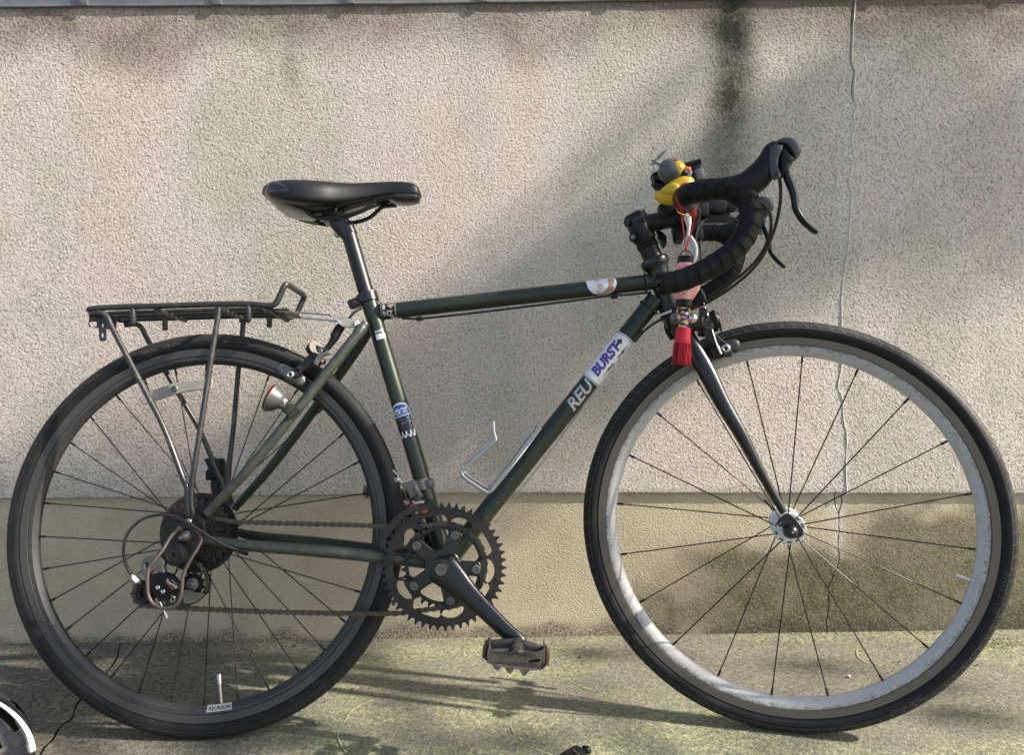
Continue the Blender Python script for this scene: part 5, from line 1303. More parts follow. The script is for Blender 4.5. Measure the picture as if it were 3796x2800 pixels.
Pz('brake_shoe', loft([B('Q', -60, 585, .022), B('Q', -10, 595, .022), B('Q', 60, 640, .023), B('Q', 150, 700, .023), B('Q', 225, 745, .022), B('Q', 262, 758, .022)], [.004, .0095, .0110, .0105, .0095, .004], [.004, .0062, .0065, .0065, .0062, .004], 16, 2.8, k=4), 'grey_metal', rb, auto=70)
Pz('shoe_fin', pillow([B('Q', x, y, .024) for x, y in ((30, 690), (60, 780), (95, 790), (130, 760), (150, 720), (80, 670))], .003, (0, -1, 0), 2, .4), 'dark_metal', rb)
Pz('shoe_bolt', bolt(B('Q', 86, 664, .041), (0, -1, 0), .0070, .0042, 22), 'steel', rb, auto=75)
Pz('cable_adjuster', join(tube([B('Q', 500, 370, .022), B('Q', 560, 300, .020), B('Q', 612, 215, .018)], [.0050, .0055, .0075], 14, 4), tube([B('Q', 600, 225, .018), B('Q', 655, 120, .017)], [.0085, .0080], 14, 0), tube([B('Q', 655, 125, .017), B('Q', 690, 85, .016)], [.0088, .0070], 14, 0)), 'plastic_black', rb)
Pz('pivot_bolt', join(tube([B('Q', 420, 520, .030), B('Q', 470, 505, .020)], .0060, 8, 0), tube([B('Q', 640, 545, -.01), B('Q', 668, 530, -.02)], .0065, 8, 0)), 'rust', rb)
Pz('pivot_nut', tube([B('Q', 380, 340, .040), B('Q', 330, 370, .030)], [.012, .011], 10, 0), 'dark_metal', rb)

# ---- front brake
fb = arm('G', [(1352, -20), (1425, -20), (1450, 60), (1485, 150), (1500, 215), (1560, 275), (1630, 330), (1672, 385), (1694, 440), (1690, 475), (1650, 480), (1600, 470), (1565, 462), (1540, 440), (1545, 400), (1500, 360), (1440, 300), (1400, 240), (1375, 170), (1362, 80)], .038, .008, 'dark_metal', 'front_brake', bike, front=True, holes=([(1562, 350), (1590, 338), (1612, 350), (1590, 365), (1575, 372)],), bevel=.002)
Pz('pivot_sleeve', join(tube([Fp('G', 1262, 148, .030), Fp('G', 1420, 128, .036)], [.0125, .0115], 16, 0)), 'rust', fb)
for i in range(4): q_ = ell(Fp('G', 1290, 145, .031), Fp('G', 1400, 130, .036), i / 3); Pz('boot_ring', lathe([(.0120, -.0025), (.0138, 0), (.0120, .0025)], q_, Fp('G', 1420, 128, .036) - Fp('G', 1262, 148, .030), 20), 'dark_metal', fb)
Pz('spring_barrel', join(tube([Fp('G', 1470, 120, .030), Fp('G', 1530, 108, .030)], [.0175, .0185], 20, 0), tube([Fp('G', 1530, 108, .030), Fp('G', 1562, 108, .030)], [.0150, .0120], 20, 0)), 'plastic_black', fb)
Pz('brake_boss', tube([Fp('G', 1345, 200, .024), Fp('G', 1460, 212, .024)], [.011, .012], 14, 0), 'rusty_dark', fb)
Pz('pivot_bolt', bolt(Fp('G', 1446, 146, .0435), fax, .0105, .004, 22), 'rust', fb)
arm('G', [(1550, 60), (1580, 150), (1588, 230), (1575, 225), (1545, 150)], .028, .003, 'plastic_black', 'brake_spring', bike, fb, front=True)
Pz('brake_shoe', loft([Fp('G', 1448, 445, .024), Fp('G', 1480, 435, .024), Fp('G', 1570, 415, .025), Fp('G', 1680, 370, .024), Fp('G', 1740, 350, .023), Fp('G', 1768, 342, .023)], [.004, .0105, .0130, .0115, .0095, .004], [.004, .0065, .0075, .007, .0062, .004], 16, 2.8, lat=fax, k=4), 'dark_metal', fb, auto=70)
Pz('shoe_bolt', bolt(Fp('G', 1626, 392, .043), fax, .0078, .0044, 22), 'steel', fb, auto=75)
Pz('cable_adjuster', join(tube([Fp('L', 1255, 275, .030), Fp('L', 1290, 355, .030)], [.0050, .0062], 12, 0), tube([Fp('L', 1285, 345, .030), Fp('L', 1318, 450, .031)], [.0066, .0072], 12, 0)), 'plastic_black', fb)
Pz('brake_cable', tube([Fp('L', 1318, 450, .036), Fp('L', 1350, 560, .040), Fp('L', 1392, 680, .042), Fp('L', 1440, 850, .044), Fp('L', 1480, 980, .044), Fp('L', 1508, 1050, .044)], .0012, 8, 3), 'steel', fb)
Pz('cable_end', tube([Fp('L', 1505, 1045, .044), Fp('L', 1552, 1150, .044)], [.0030, .0024], 8, 0), 'chrome', fb)
Pz('far_arm', tube([Fp('L', 880, 620, -.02), Fp('L', 850, 780, -.03), Fp('L', 890, 900, -.035), Fp('L', 905, 950, -.035)], [.012, .010, .008, .006], 12, 3), 'plastic_black', fb)

for q_, ax_, r_, par in ((B('Q', 86, 664, .0435), V3((0, -1, 0)), .0029, rb), (Fp('G', 1626, 392, .0452), fax, .0032, fb)):
    Pz('bolt_recess', lathe([(r_, 0), (r_ * .9, .0003), (.0001, .0003)], q_, ax_, 6), 'ink', par)

# ---- red reflector on the seat stay
tr = Pz('tail_reflector', loft([B('B', 122, 828, .066), B('B', 150, 838, .066), B('B', 185, 852, .066), B('B', 215, 868, .065), B('B', 245, 882, .064)], [.0225, .0215, .0165, .0115, .0100], [.0235, .0225, .0170, .0110, .0085], 26, 2.1, k=5), 'lamp_silver', auto=60)
ldir = (B('B', 122, 828, .066) - B('B', 245, 882, .064)).normalized()
Pz('red_lens', lathe([(.0232, -.001), (.0236, .002), (.0225, .0045), (.014, .0058), (.0001, .006)], B('B', 122, 828, .066), ldir, 32), 'red_lens', tr)
Pz('lens_rim', lathe([(.0234, -.003), (.0242, -.002), (.0242, .000), (.0234, .001)], B('B', 122, 828, .066), ldir, 32), 'grey_metal', tr)
Pz('reflector_screw', bolt(B('B', 211, 876, .0765), (0, -1, 0), .0058, .0020, 16), 'grey_metal', tr)
sA, sB = B('N', 1300, 1271, .030), B('N', 964, 1690, .052); sd_ = (sB - sA).normalized()
Pz('stay_clamp', join(lathe([(.0095, -.0100), (.0112, -.0095), (.0112, .0095), (.0095, .0100)], B('B', 292, 935, .049), sd_, 24), rbox(B('B', 250, 905, .060), sd_.cross(V3((0, 1, 0))), (0, 1, 0), sd_, .012, .006, .0085, .3)), 'dark_metal', tr)

# ---- bottle cage
bc1 = [(370, 850), (374, 930), (388, 990), (372, 1014), (262, 1110), (138, 1222), (131, 1256), (160, 1290), (298, 1384), (342, 1393), (400, 1335), (520, 1185), (640, 1030), (722, 918), (733, 902)]
bc2 = [(362, 852), (365, 940), (377, 985), (356, 1003), (250, 1090), (142, 1178), (131, 1205), (150, 1250), (240, 1312), (322, 1362), (350, 1345), (500, 1150), (620, 985), (668, 930), (690, 880), (704, 850)]
cg = Pz('bottle_cage', tube([B('F', x, y, .030 if i < 12 else .012) for i, (x, y) in enumerate(bc1)], .0028, 12, 5), 'alu')
Pz('cage_wire', tube([B('F', x, y, -.026 if i < 12 else -.012) for i, (x, y) in enumerate(bc2)], .0028, 12, 5), 'alu', cg)
Pz('cage_wire', tube([B('F', 371, 852, .030), B('F', 368, 838, .018), B('F', 364, 838, -.012), B('F', 362, 852, -.026)], .0028, 10, 4), 'alu', cg)
Pz('cage_plate', plate([xz(B, 'F', [(420, 1290), (455, 1240), (610, 1030), (640, 990), (655, 1000), (630, 1040), (475, 1255), (440, 1305)], .006)], .000, .016, .0008), 'alu', cg)
for x, y in ((470, 1235), (620, 1030)): Pz('cage_bolt', bolt(B('F', x + 8, y + 5, .004), (-.3, -1, .3), .0045, .003, 14), 'dark_metal', cg)

# ---- stickers and lettering on the tubes
def patch(polys, A, Bq, r, off, s0, t0, mat, name, parent, upright=False):
    V_, F_ = flat(polys); V_, F_ = wrap(V_, F_, A, Bq, r, off, s0, t0, upright); return Pz(name, (V_, F_), mat, parent)
def tube_text(s, size, A, Bq, r, off, s0, t0, mat, parent, shear=0, bold=0, upright=False, name='lettering', align='LEFT', width=None, height=None):
    V_, F_ = text_flat(s, size, shear, bold, align)
    w_ = max(v.x for v in V_) - min(v.x for v in V_); h_ = max(v.y for v in V_) - min(v.y for v in V_)
    sx = width / w_ if width else 1; sy = height / h_ if height else 1; yc = (max(v.y for v in V_) + min(v.y for v in V_)) / 2
    V_ = [V3((v.x * sx, (v.y - yc) * sy, 0)) for v in V_]
    V_, F_ = wrap(V_, F_, A, Bq, r, off, s0, t0, upright); return Pz(name, (V_, F_), mat, parent)
def sl_(P, A, Bq): return (P - A).dot((Bq - A).normalized())
M['sticker_white'] = worn('white_sticker', (.62, .63, .66), (.34, .32, .29), .30, 0, 90, .22)
M['purple'] = plain('purple_print', (.070, .035, .235), .4)
M['silver_print'] = plain('silver_print', (.42, .43, .42), .35, .2)
M['blue'] = plain('blue_print', (.012, .085, .33), .3)
RD = .0163
sb0, sb1 = sl_(B('F', 1110, 540, .012), DT0, DT1), sl_(B('F', 1380, 195, .012), DT0, DT1)
hw = RD * 2.0
slant = lambda s, t: s + .0
patch([[(sb0, -hw), (sb1, -hw), (sb1, hw), (sb0, hw)]], DT0, DT1, RD, .0005, 0, 0, 'sticker_white', 'sticker', down_tube)
for s_ in (sb0 + .0020, sb1 - .0022): patch([rect(s_ - .0006, -hw, s_ + .0006, hw)], DT0, DT1, RD, .0008, 0, 0, 'ink', 'sticker_line', down_tube)
Ls = sb1 - sb0
tube_text('BURST', .02, DT0, DT1, RD, .0008, sb0 + .012, .0035, 'purple', down_tube, .22, .0010, width=Ls * .70, height=.0185)
ar = [(0, -.0022), (.0085, -.0022), (.0085, -.0062), (.0165, 0), (.0085, .0062), (.0085, .0022), (0, .0022)]
patch([ar], DT0, DT1, RD, .0008, sb1 - .0255, .0030, 'ink', 'printed_arrow', down_tube)
tube_text('～爆走　街道～', .006, DT0, DT1, RD, .0008, sb0 + .020, -.0135, 'ink', down_tube, .15, .0002, width=Ls * .68, height=.0062)
s_r0 = sl_(B('F', 962, 745, .014), DT0, DT1)
tube_text('REU', .03, DT0, DT1, RD, .0005, s_r0 - .003, -.0005, 'silver_print', down_tube, .26, .0009, width=(sb0 - s_r0) * 1.02, height=.0225)
# brushed scratches and mud flecks low on the down tube
fleck = []
for i in range(46):
    s_ = .05 + random.random() ** 1.3 * .27; t_ = random.uniform(-.022, .020); l_ = random.uniform(.0008, .0034); a_ = random.uniform(0, 3.14)
    w_ = random.uniform(.0002, .0005); dx, dy = math.cos(a_) * l_, math.sin(a_) * l_
    fleck.append([(s_, t_), (s_ + dx, t_ + dy), (s_ + dx + w_, t_ + dy + w_), (s_ + w_, t_ + w_ * 1.5)])
o_ = patch(fleck, DT0, DT1, RD, .0004, 0, 0, 'label_grey', 'mud_flecks', down_tube); o_['kind'] = 'stuff'
# torn white sticker on the top tube
TA, TB = tt0, tt1; RTt = .0143
m, nt, p = new_mat('torn_sticker'); M['torn'] = m
co = nd(nt, 'ShaderNodeTexCoord').outputs['Object']; a = noise_t(nt, 55, 6, .7, co, .8)
nt.links.new(ramp(nt, a.outputs[0], [(.40, (.62, .64, .66)), (.565, (.62, .64, .66)), (.60, (.42, .25, .16)), (.75, (.30, .17, .11))]), p.inputs['Base Color']); p.inputs['Roughness'].default_value = .4
z0, z1 = sl_(B('N', 2174, 1060, .012), TA, TB), sl_(B('N', 2284, 1052, .012), TA, TB)
patch([[(z0, .012), (z0 + .004, .018), (z1 - .006, .020), (z1, .012), (z1 + .001, .002), (z1 - .004, -.010), (z1 - .014, -.017), (z0 + .022, -.018), (z0 + .010, -.012), (z0 + .002, -.002)]], TA, TB, RTt, .0006, 0, 0, 'torn', 'torn_sticker', top_tube)
M['kraft'] = plain('bare_paper', (.40, .24, .16), .7)
patch([[(z1 - .013, .013), (z1 - .004, .012), (z1 - .002, .004), (z1 - .008, -.001), (z1 - .004, -.006), (z1 - .012, -.014), (z0 + .022, -.0165), (z0 + .012, -.011), (z0 + .022, -.0125), (z1 - .022, -.0105), (z1 - .014, -.002)]], TA, TB, RTt, .0008, 0, 0, 'kraft', 'torn_paper', top_tube)
# I (heart) NZ
q0 = sl_(B('S', 1300, 1400, .014), TA, TB); q1 = sl_(B('S', 1440, 1400, .014), TA, TB); w_ = q1 - q0
M['decal_black'] = plain('dark_decal', (.006, .007, .009), .25)
patch([rect(q0, -.013, q1, .013)], TA, TB, RTt, .0005, 0, 0, 'decal_black', 'decal', top_tube)
patch([rect(q1 - .001, -.013, q1, .013)], TA, TB, RTt, .0007, 0, 0, 'silver_print', 'decal_edge', top_tube)
tube_text('I', .013, TA, TB, RTt, .0008, q0 + w_ * .13, .0062, 'silver_print', top_tube, 0, .0010, width=.0045, height=.0098)
hr = [(0, -.0052), (-.0058, .0010), (-.0060, .0035), (-.0042, .0052), (-.0018, .0050), (0, .0030), (.0018, .0050), (.0042, .0052), (.0060, .0035), (.0058, .0010)]
M['gold'] = plain('gold_print', (.42, .35, .20), .35, .4)
patch([hr], TA, TB, RTt, .0008, q0 + w_ * .68, .0068, 'gold', 'heart', top_tube)
tube_text('NZ', .013, TA, TB, RTt, .0008, q0 + w_ * .16, -.0062, 'silver_print', top_tube, -.15, .0004, width=w_ * .70, height=.0095)
m, nt, p = new_mat('clear_film'); M['film'] = m; p.inputs['Base Color'].default_value = (.5, .46, .40, 1); p.inputs['Alpha'].default_value = .55; p.inputs['Roughness'].default_value = .25
Pz('loose_film', ([B('S', 1390, 1450, .015), B('S', 1470, 1470, .016), B('S', 1490, 1515, .012), B('S', 1435, 1535, .010)], [(0, 1, 2, 3)]), 'film', top_tube, smooth=False)
# seat tube stickers
SA, SB = bb, st_top; RS = .0146
z_ = sl_(B('B', 1025, 275, .012), SA, SB)
patch([rect(-.0085, -.0055, .0085, .0040)], SA, SB, RS, .0005, z_ - .009, -.004, 'sticker_white', 'sticker', seat_tube, upright=True)
tube_text('SAFE', .006, SA, SB, RS, .0005, z_ + .0, .004, 'silver_print', seat_tube, 0, .0003, upright=True, width=.015, height=.0050)
for i in range(3): patch([rect(-.006, -.0004, .006, .0004)], SA, SB, RS, .0007, z_ - .0065 - i * .0024, -.003, 'label_grey', 'small_print', seat_tube, upright=True)
zt, zb = sl_(B('B', 1170, 868, .013), SA, SB), sl_(B('B', 1225, 1158, .013), SA, SB); H_ = zt - zb
def sq(k): return lambda a, b: (a, b)
W_ = .0178; Wd = W_
out = [(-Wd, -H_ * .52), (-Wd, -H_ * .22)] + [(-Wd * math.cos(t), -H_ * .20 + H_ * .20 * math.sin(t)) for t in [math.pi / 2 * i / 8 for i in range(9)]] + [(Wd * math.cos(t), -H_ * .20 + H_ * .20 * math.sin(t)) for t in [math.pi / 2 * (1 - i / 8) for i in range(9)]] + [(Wd, -H_ * .24), (Wd * .98, -H_ * .62), (Wd * 1.02, -H_ * .80), (Wd * .85, -H_ * .94)]
for i in range(4):
    c = Wd * (.72 - .46 * i)
    out += [(c + Wd * .20 * math.cos(t), -H_ * .90 - H_ * .09 * math.sin(t)) for t in [math.pi * j / 6 for j in range(7)]]
out += [(-Wd * .98, -H_ * .80)]
tc = .0005
patch([out], SA, SB, RS, .0005, zt, 0, 'sticker_white', 'squid_sticker', seat_tube, upright=True)
patch([[(x * .90, -H_ * .20 + (y + H_ * .20) * .84 - H_ * .012) for x, y in out[2:20]] + [(Wd * .9, -H_ * .42), (-Wd * .9, -H_ * .42)]], SA, SB, RS, .0008, zt, 0, 'blue', 'printed_dome', seat_tube, upright=True)
tube_text('函館', .012, SA, SB, RS, .0010, zt - H_ * .225, Wd * .80, 'sticker_white', seat_tube, 0, .0004, upright=True, width=Wd * 1.5, height=H_ * .17)
patch([rect(-Wd * .9, -H_ * .80, Wd * .9, -H_ * .39)], SA, SB, RS, .0008, zt, 0, 'decal_black', 'printed_body', seat_tube, upright=True)
tube_text('HAKODATE', .006, SA, SB, RS, .0011, zt - H_ * .365, Wd * .78, 'sticker_white', seat_tube, 0, .0003, upright=True, width=Wd * 1.5, height=H_ * .05)
for i in range(4):
    c = Wd * (.60 - .42 * i); patch([[(c - Wd * .16, -H_ * .79), (c + Wd * .16, -H_ * .79), (c + Wd * .10, -H_ * (.90 + .02 * (i % 2))), (c, -H_ * .925), (c - Wd * .09, -H_ * .90)]], SA, SB, RS, .0008, zt, 0, 'decal_black', 'printed_tentacle', seat_tube, upright=True)
dc = {}
for i, c in enumerate(((.05, .30, .40), (.40, .38, .10), (.10, .35, .20), (.35, .18, .35), (.40, .35, .28))): M['dot%d' % i] = plain('holographic_dot_' + 'abcde'[i], c, .2, .5)
for i in range(34):
    x = random.uniform(-.85, .85) * Wd; y = -H_ * random.uniform(.43, .62); r_ = random.uniform(.0004, .0011)
    patch([ring_pts((x, y), r_, 8)], SA, SB, RS, .0010, zt, 0, 'dot%d' % random.randrange(5), 'holographic_dot', seat_tube, upright=True)
z_ = sl_(B('M', 1480, 120, .012), SA, SB)
patch([rect(-.004, -.032, .003, .030)], SA, SB, RS, .0005, z_ + .018, .0168, 'label_grey', 'sticker', seat_tube, upright=True)

# ---- black holders on the bar and stem
hold = Pz('device_holder', pillow([Fp('H', x, y, .010) for x, y in ((690, 325), (770, 300), (858, 278), (866, 300), (868, 360), (880, 380), (870, 400), (872, 470), (800, 490), (740, 440), (700, 400))], .022, fax, 4, .28), 'plastic_black', auto=35)
Pz('holder_rail', tube([Fp('H', 700, 335, .030), Fp('H', 858, 290, .030)], .0040, 10, 0), 'plastic_black', hold)
Pz('holder_hinge', join(tube([Fp('H', 800, 412, .030), Fp('H', 865, 395, .032)], .0055, 10, 0), rbox(Fp('H', 845, 410, .034), (.95, 0, .25), (0, 1, 0), (-.25, 0, .95), .008, .004, .010, .3)), 'hood_grey', hold)
Pz('camera_lamp', pillow([Fp('H', x, y, -.012) for x, y in ((408, 425), (430, 398), (480, 385), (520, 382), (560, 440), (560, 500), (520, 505), (455, 495), (415, 462))], .016, fax, 4, .4), 'plastic_black', hold)
Pz('lamp_bracket', pillow([Fp('H', x, y, -.010) for x, y in ((402, 512), (420, 482), (455, 500), (530, 510), (560, 520), (480, 562), (440, 555))], .014, fax, 3, .3), 'plastic_black', hold)
Pz('lamp_edge', tube([Fp('H', x, y, .004) for x, y in ((412, 520), (425, 490), (412, 460), (410, 430), (436, 400), (485, 388))], .0022, 8, 4), 'lever', hold)
for (cx_, cy_, hx, hz, n_, a_) in ((590, 755, .023, .016, .0, .14), (700, 730, .020, .014, -.01, .14), (800, 745, .024, .012, -.02, .05), (735, 940, .026, .018, -.010, .10), (930, 700, .030, .010, -.03, -.12), (1030, 680, .030, .010, -.04, -.12), (960, 800, .030, .009, -.05, .02)):
    Pz('mount_clamp', rbox(Fp('H', cx_, cy_, n_), (math.cos(a_), 0, math.sin(a_)), (0, 1, 0), (-math.sin(a_), 0, math.cos(a_)), hx, .014, hz, .25), 'plastic_black')
Pz('front_lamp', loft([Fp('H', 880, 720, -.04), Fp('H', 960, 705, -.045), Fp('H', 1060, 690, -.05), Fp('H', 1120, 668, -.05)], [.010, .014, .013, .008], [.010, .013, .012, .008], 16, 3, lat=fax, k=4), 'plastic_black')
Pz('lamp_screw', bolt(Fp('H', 912, 704, -.030), fax, .0045, .002, 14), 'grey_metal')
Pz('far_lever_clip', tube([Fp('H', 1060, 790, -.06), Fp('H', 1120, 800, -.07), Fp('H', 1180, 830, -.08), Fp('H', 1190, 850, -.08), Fp('H', 1140, 855, -.08), Fp('H', 1100, 825, -.07)], .0028, 8, 4), 'lever')

# ================================================================== THINGS ON THE HANDLEBAR
def own(root): 
    def f(name, VF, mat, parent=None, **kw): return fin(name, VF[0], VF[1], mat, root, parent, **kw)
    return f
# --- the duck
M['duck'] = plain('yellow_vinyl', (.62, .40, .012), .38); M['duck_helmet'] = worn('grey_toy_helmet', (.060, .068, .070), (.10, .11, .11), .35, 0, 80, .2)
M['beak'] = plain('orange_beak', (.72, .12, .045), .35); M['propeller'] = worn('grey_propeller', (.20, .20, .195), (.30, .29, .27), .4, .2, 120, .3)
M['eye_white'] = plain('eye_white', (.75, .73, .62), .35)
dn = .060
dfoot = Fp('H', 590, 690, dn)
dk = Root('rubber_duck', 'yellow rubber duck wearing a grey helmet with a propeller on top of the handlebar', 'rubber duck', dfoot)
D = own(dk); U = lambda x, y, n=dn: Fp('U', x, y, n)
HH = lambda x, y, n=dn: Fp('H', x, y, n)
bp_ = [HH(442, 572), HH(500, 600), HH(560, 590), HH(630, 560), HH(700, 535), HH(755, 515), HH(795, 510)]
D('body', loft([HH(441, 572), HH(475, 600), HH(530, 606), HH(590, 590), HH(650, 560), HH(710, 528), HH(760, 508), HH(796, 500), HH(808, 497)], [.0028, .0098, .0150, .0185, .0195, .0188, .0155, .0095, .003], [.003, .009, .016, .021, .023, .021, .017, .010, .003], 30, 2.1, lat=fax, k=6), 'duck', auto=80)
D('wing', loft([HH(500, 560, dn + .015), HH(560, 548, dn + .0195), HH(620, 530, dn + .0215), HH(655, 505, dn + .019)], [.003, .0085, .0095, .004], [.003, .0045, .0045, .003], 18, 2, lat=fax, k=5), 'duck', auto=80)
hc = U(1000, 720); hr_ = .0150
D('face', lathe([(hr_ * math.sin(math.pi * i / 14), -hr_ * math.cos(math.pi * i / 14)) for i in range(15)], U(905, 735), fax, 28), 'duck', auto=80)
bd_ = (U(1340, 735) - U(1130, 735)).normalized()
D('beak', join(loft([U(1120, 735), U(1180, 740), U(1250, 745), U(1300, 745), U(1338, 738)], [.0058, .0060, .0052, .0052, .0022], [.0060, .0075, .0070, .0062, .003], 18, 2.2, lat=fax, k=4), loft([U(1240, 720), U(1300, 700), U(1335, 697)], [.002, .0032, .0016], [.005, .0055, .003], 14, 2, lat=fax, k=4)), 'beak', auto=70)
ec = Fp('U', 1020, 655, dn + .0128)
D('eye', lathe([(.0024, -.0005), (.0023, .0004), (.0001, .0008)], ec, fax + F2B.to_3x3() @ V3((.5, 0, .25)), 16), 'ink')
D('eye_centre', lathe([(.0013, .0006), (.0012, .0010), (.0001, .0012)], ec, fax + F2B.to_3x3() @ V3((.5, 0, .25)), 12), 'eye_white')
# helmet: shell with an open face
hx = (U(1500, 560) - U(700, 780)).normalized(); hz = fax.cross(hx).normalized()
if hz.z < 0: hz = -hz
HCn = U(725, 760); HR = .0205
V_, F_ = [], []; keep = {}
nu, nv = 40, 28
for shell, Rr_ in ((0, HR), (1, HR * .93)):
    for i in range(nv + 1):
        for j in range(nu):
            th = math.pi * i / nv; ph = 2 * math.pi * j / nu
            d_ = hz * math.cos(th) + (hx * math.cos(ph) + fax * math.sin(ph)) * math.sin(th)
            el_ = 1.0 + .06 * max(0, -d_.dot(hz)) + .06 * max(0, -d_.dot(hx))
            V_.append(HCn + d_ * Rr_ * el_)
            x_, z_ = d_.dot(hx), d_.dot(hz)
            open_ = (x_ > .50 and z_ < .55 and z_ > -.42) or (x_ > .50 + (z_ - .30) * 0 and x_ > .62 and z_ <= -.42 and z_ > -.62) or z_ < -.86
            keep[len(V_) - 1] = not open_
n1_ = (nv + 1) * nu
def ok(q): return all(keep[k_] for k_ in q)
for s_ in (0, 1):
    for i in range(nv):
        for j in range(nu):
            q = tuple(s_ * n1_ + k_ for k_ in (i * nu + j, i * nu + (j + 1) % nu, (i + 1) * nu + (j + 1) % nu, (i + 1) * nu + j))
            if ok(q): F_.append(q if s_ == 0 else q[::-1])
# close the rim between the two shells
ed = {}
for q in F_:
    if q[0] < n1_:
        for a, b in zip(q, q[1:] + q[:1]): ed[(a, b)] = ed.get((a, b), 0) + 1
for (a, b) in list(ed):
    if (b, a) not in ed: F_.append((b, a, a + n1_, b + n1_))
D('helmet', (V_, F_), 'duck_helmet', auto=70)
D('helmet_stud', lathe([(.0031, -.001), (.0033, .0008), (.0026, .0012), (.0022, .0004), (.0001, .0004)], Fp('U', 882, 850, dn + .0200), fax, 16), 'rust')
D('chin_strap', loft([Fp('U', 1350, 775, dn + .006), Fp('U', 1310, 850, dn + .009), Fp('U', 1270, 930, dn + .010), Fp('U', 1235, 965, dn + .010)], [.0014, .0026, .0032, .0040], .001, 10, 3, lat=fax, k=3), 'propeller')
D('chin_cup', loft([U(1000, 800), U(1150, 850), U(1280, 820)], [.006, .0085, .003], [.010, .010, .004], 14, 2.4, lat=fax, k=4), 'plastic_black')
ph0, ph1 = U(460, 605, dn), U(140, 435, dn)
D('propeller_shaft', join(tube([ph0, U(240, 488, dn)], [.0030, .0026], 12, 0), tube([U(240, 488, dn), ph1], .0016, 10, 0)), 'propeller')
hb2 = U(245, 455, dn)
for tip, w_ in ((U(640, 70, dn + .004), .0040), (U(135, 900, dn + .006), .0016), (Fp('U', 60, 620, dn - .03), .004)):
    d_ = tip - hb2; s1 = d_.normalized().cross(fax).normalized()
    D('propeller_blade', pillow([hb2 - s1 * .0012, hb2 + d_ * .25 - s1 * w_ * .8, hb2 + d_ * .6 - s1 * w_ * .8, tip, hb2 + d_ * .6 + s1 * w_ * .5, hb2 + d_ * .2 + s1 * w_ * .7, hb2 + s1 * .0012], .0007, d_.cross(s1), 2, .3), 'propeller')
D('hub', lathe([(.0028, -.0025), (.0032, 0), (.0028, .0025)], hb2, ph1 - ph0, 12), 'propeller')
# --- red neckerchief that ties it on
M['red_cloth'] = worn('red_cloth', (.42, .012, .018), (.25, .008, .010), .75, 0, 200, .5, bump=.5, bscale=900)
sc_ = Root('red_cloth_tie', 'red cloth tie knotted round the handlebar beneath the rubber duck', 'cloth', HH(630, 700, .10))
SC = own(sc_)
V_, F_ = loft([HH(735, 517, .150), HH(690, 535, .160), HH(660, 575, .168), HH(648, 620, .170), HH(655, 665, .166), HH(680, 715, .155)], [.0022, .0032, .0036, .0036, .0034, .003], [.006, .012, .014, .013, .012, .008], 12, 2, lat=fax, k=5)
SC('wrap', (V_, F_), 'red_cloth')
V_, F_ = [], []
tl = [HH(658, 600, .135), HH(640, 640, .138), HH(612, 672, .136), HH(590, 698, .134)]; tr_ = [HH(672, 620, .140), HH(668, 665, .144), HH(662, 700, .142), HH(655, 722, .139)]
for i in range(4):
    for j in range(9):
        t = j / 8; p_ = tl[i].lerp(tr_[i], t); p_ = p_ + fax * (.0016 * math.sin(t * 12 + i * .5)); V_.append(p_)
F_ = [(i * 9 + j, i * 9 + j + 1, (i + 1) * 9 + j + 1, (i + 1) * 9 + j) for i in range(3) for j in range(8)]
b_ = len(V_); V_ += [v - fax * .0008 for v in V_[:b_]]; F_ += [tuple(k_ + b_ for k_ in q[::-1]) for q in F_]
SC('tail', (V_, F_), 'red_cloth')

# --- paper lantern charm, hung from the bar on red cord
ln = .105
Lw = lambda x, y, n=ln: Fp('H', x, y, n)
LL = lambda x, y, n=ln: Fp('L', x, y, n)
lt = Root('lantern_charm', 'small pink paper lantern charm with bells and a red tassel hanging from the handlebar', 'lantern charm', LL(1010, 1290))
LN = own(lt)
M['red_cord'] = plain('red_cord', (.50, .02, .03), .6); M['gold_ring'] = plain('gold_ring', (.55, .36, .07), .3, .8)
ltop, lbot = Lw(717, 1222), Lw(703, 1560); down = (lbot - ltop).normalized(); LH = (lbot - ltop).length
m, nt, p = new_mat('pink_paper'); M['pink'] = m
co = nd(nt, 'ShaderNodeTexCoord').outputs['Object']; a = noise_t(nt, 70, 4, .6, co, .6)
nt.links.new(ramp(nt, a.outputs[0], [(.36, (.66, .17, .19)), (.50, (.72, .34, .34)), (.60, (.74, .56, .50)), (.70, (.62, .30, .20))]), p.inputs['Base Color'])
p.inputs['Roughness'].default_value = .6; p.inputs['Transmission Weight'].default_value = 0; p.inputs['Subsurface Weight'].default_value = .25; p.inputs['Subsurface Radius'].default_value = (.01, .004, .004); p.inputs['Subsurface Scale'].default_value = .5
prof = []
for i in range(41):
    t = i / 40; r_ = .0105 + .0150 * (math.sin(math.pi * (t * .96 + .02)) ** .85); r_ += .0005 * math.cos(t * 2 * math.pi * 13)
    prof.append((r_, t * LH))
lb_ = LN('paper_body', lathe(prof, ltop, down, 40), 'pink', auto=60)
LN('top_cap', lathe([(.0120, -.0108), (.0128, -.0105), (.0128, .0002), (.0120, .0006)], ltop, down, 32), 'plastic_black')
LN('bottom_cap', lathe([(.0125, -.0004), (.0130, 0), (.0128, .0096), (.0118, .010)], lbot, down, 32), 'plastic_black')
for k in range(8):
    a = 2 * math.pi * k / 8; o1 = down.orthogonal().normalized(); o2 = down.cross(o1); dd = o1 * math.cos(a) + o2 * math.sin(a)
    LN('lantern_rib', tube([ltop + down * h + dd * (r_ + .0003) for r_, h in prof[::4]], .0004, 5, 3), 'pink')
knot = Lw(725, 1092)
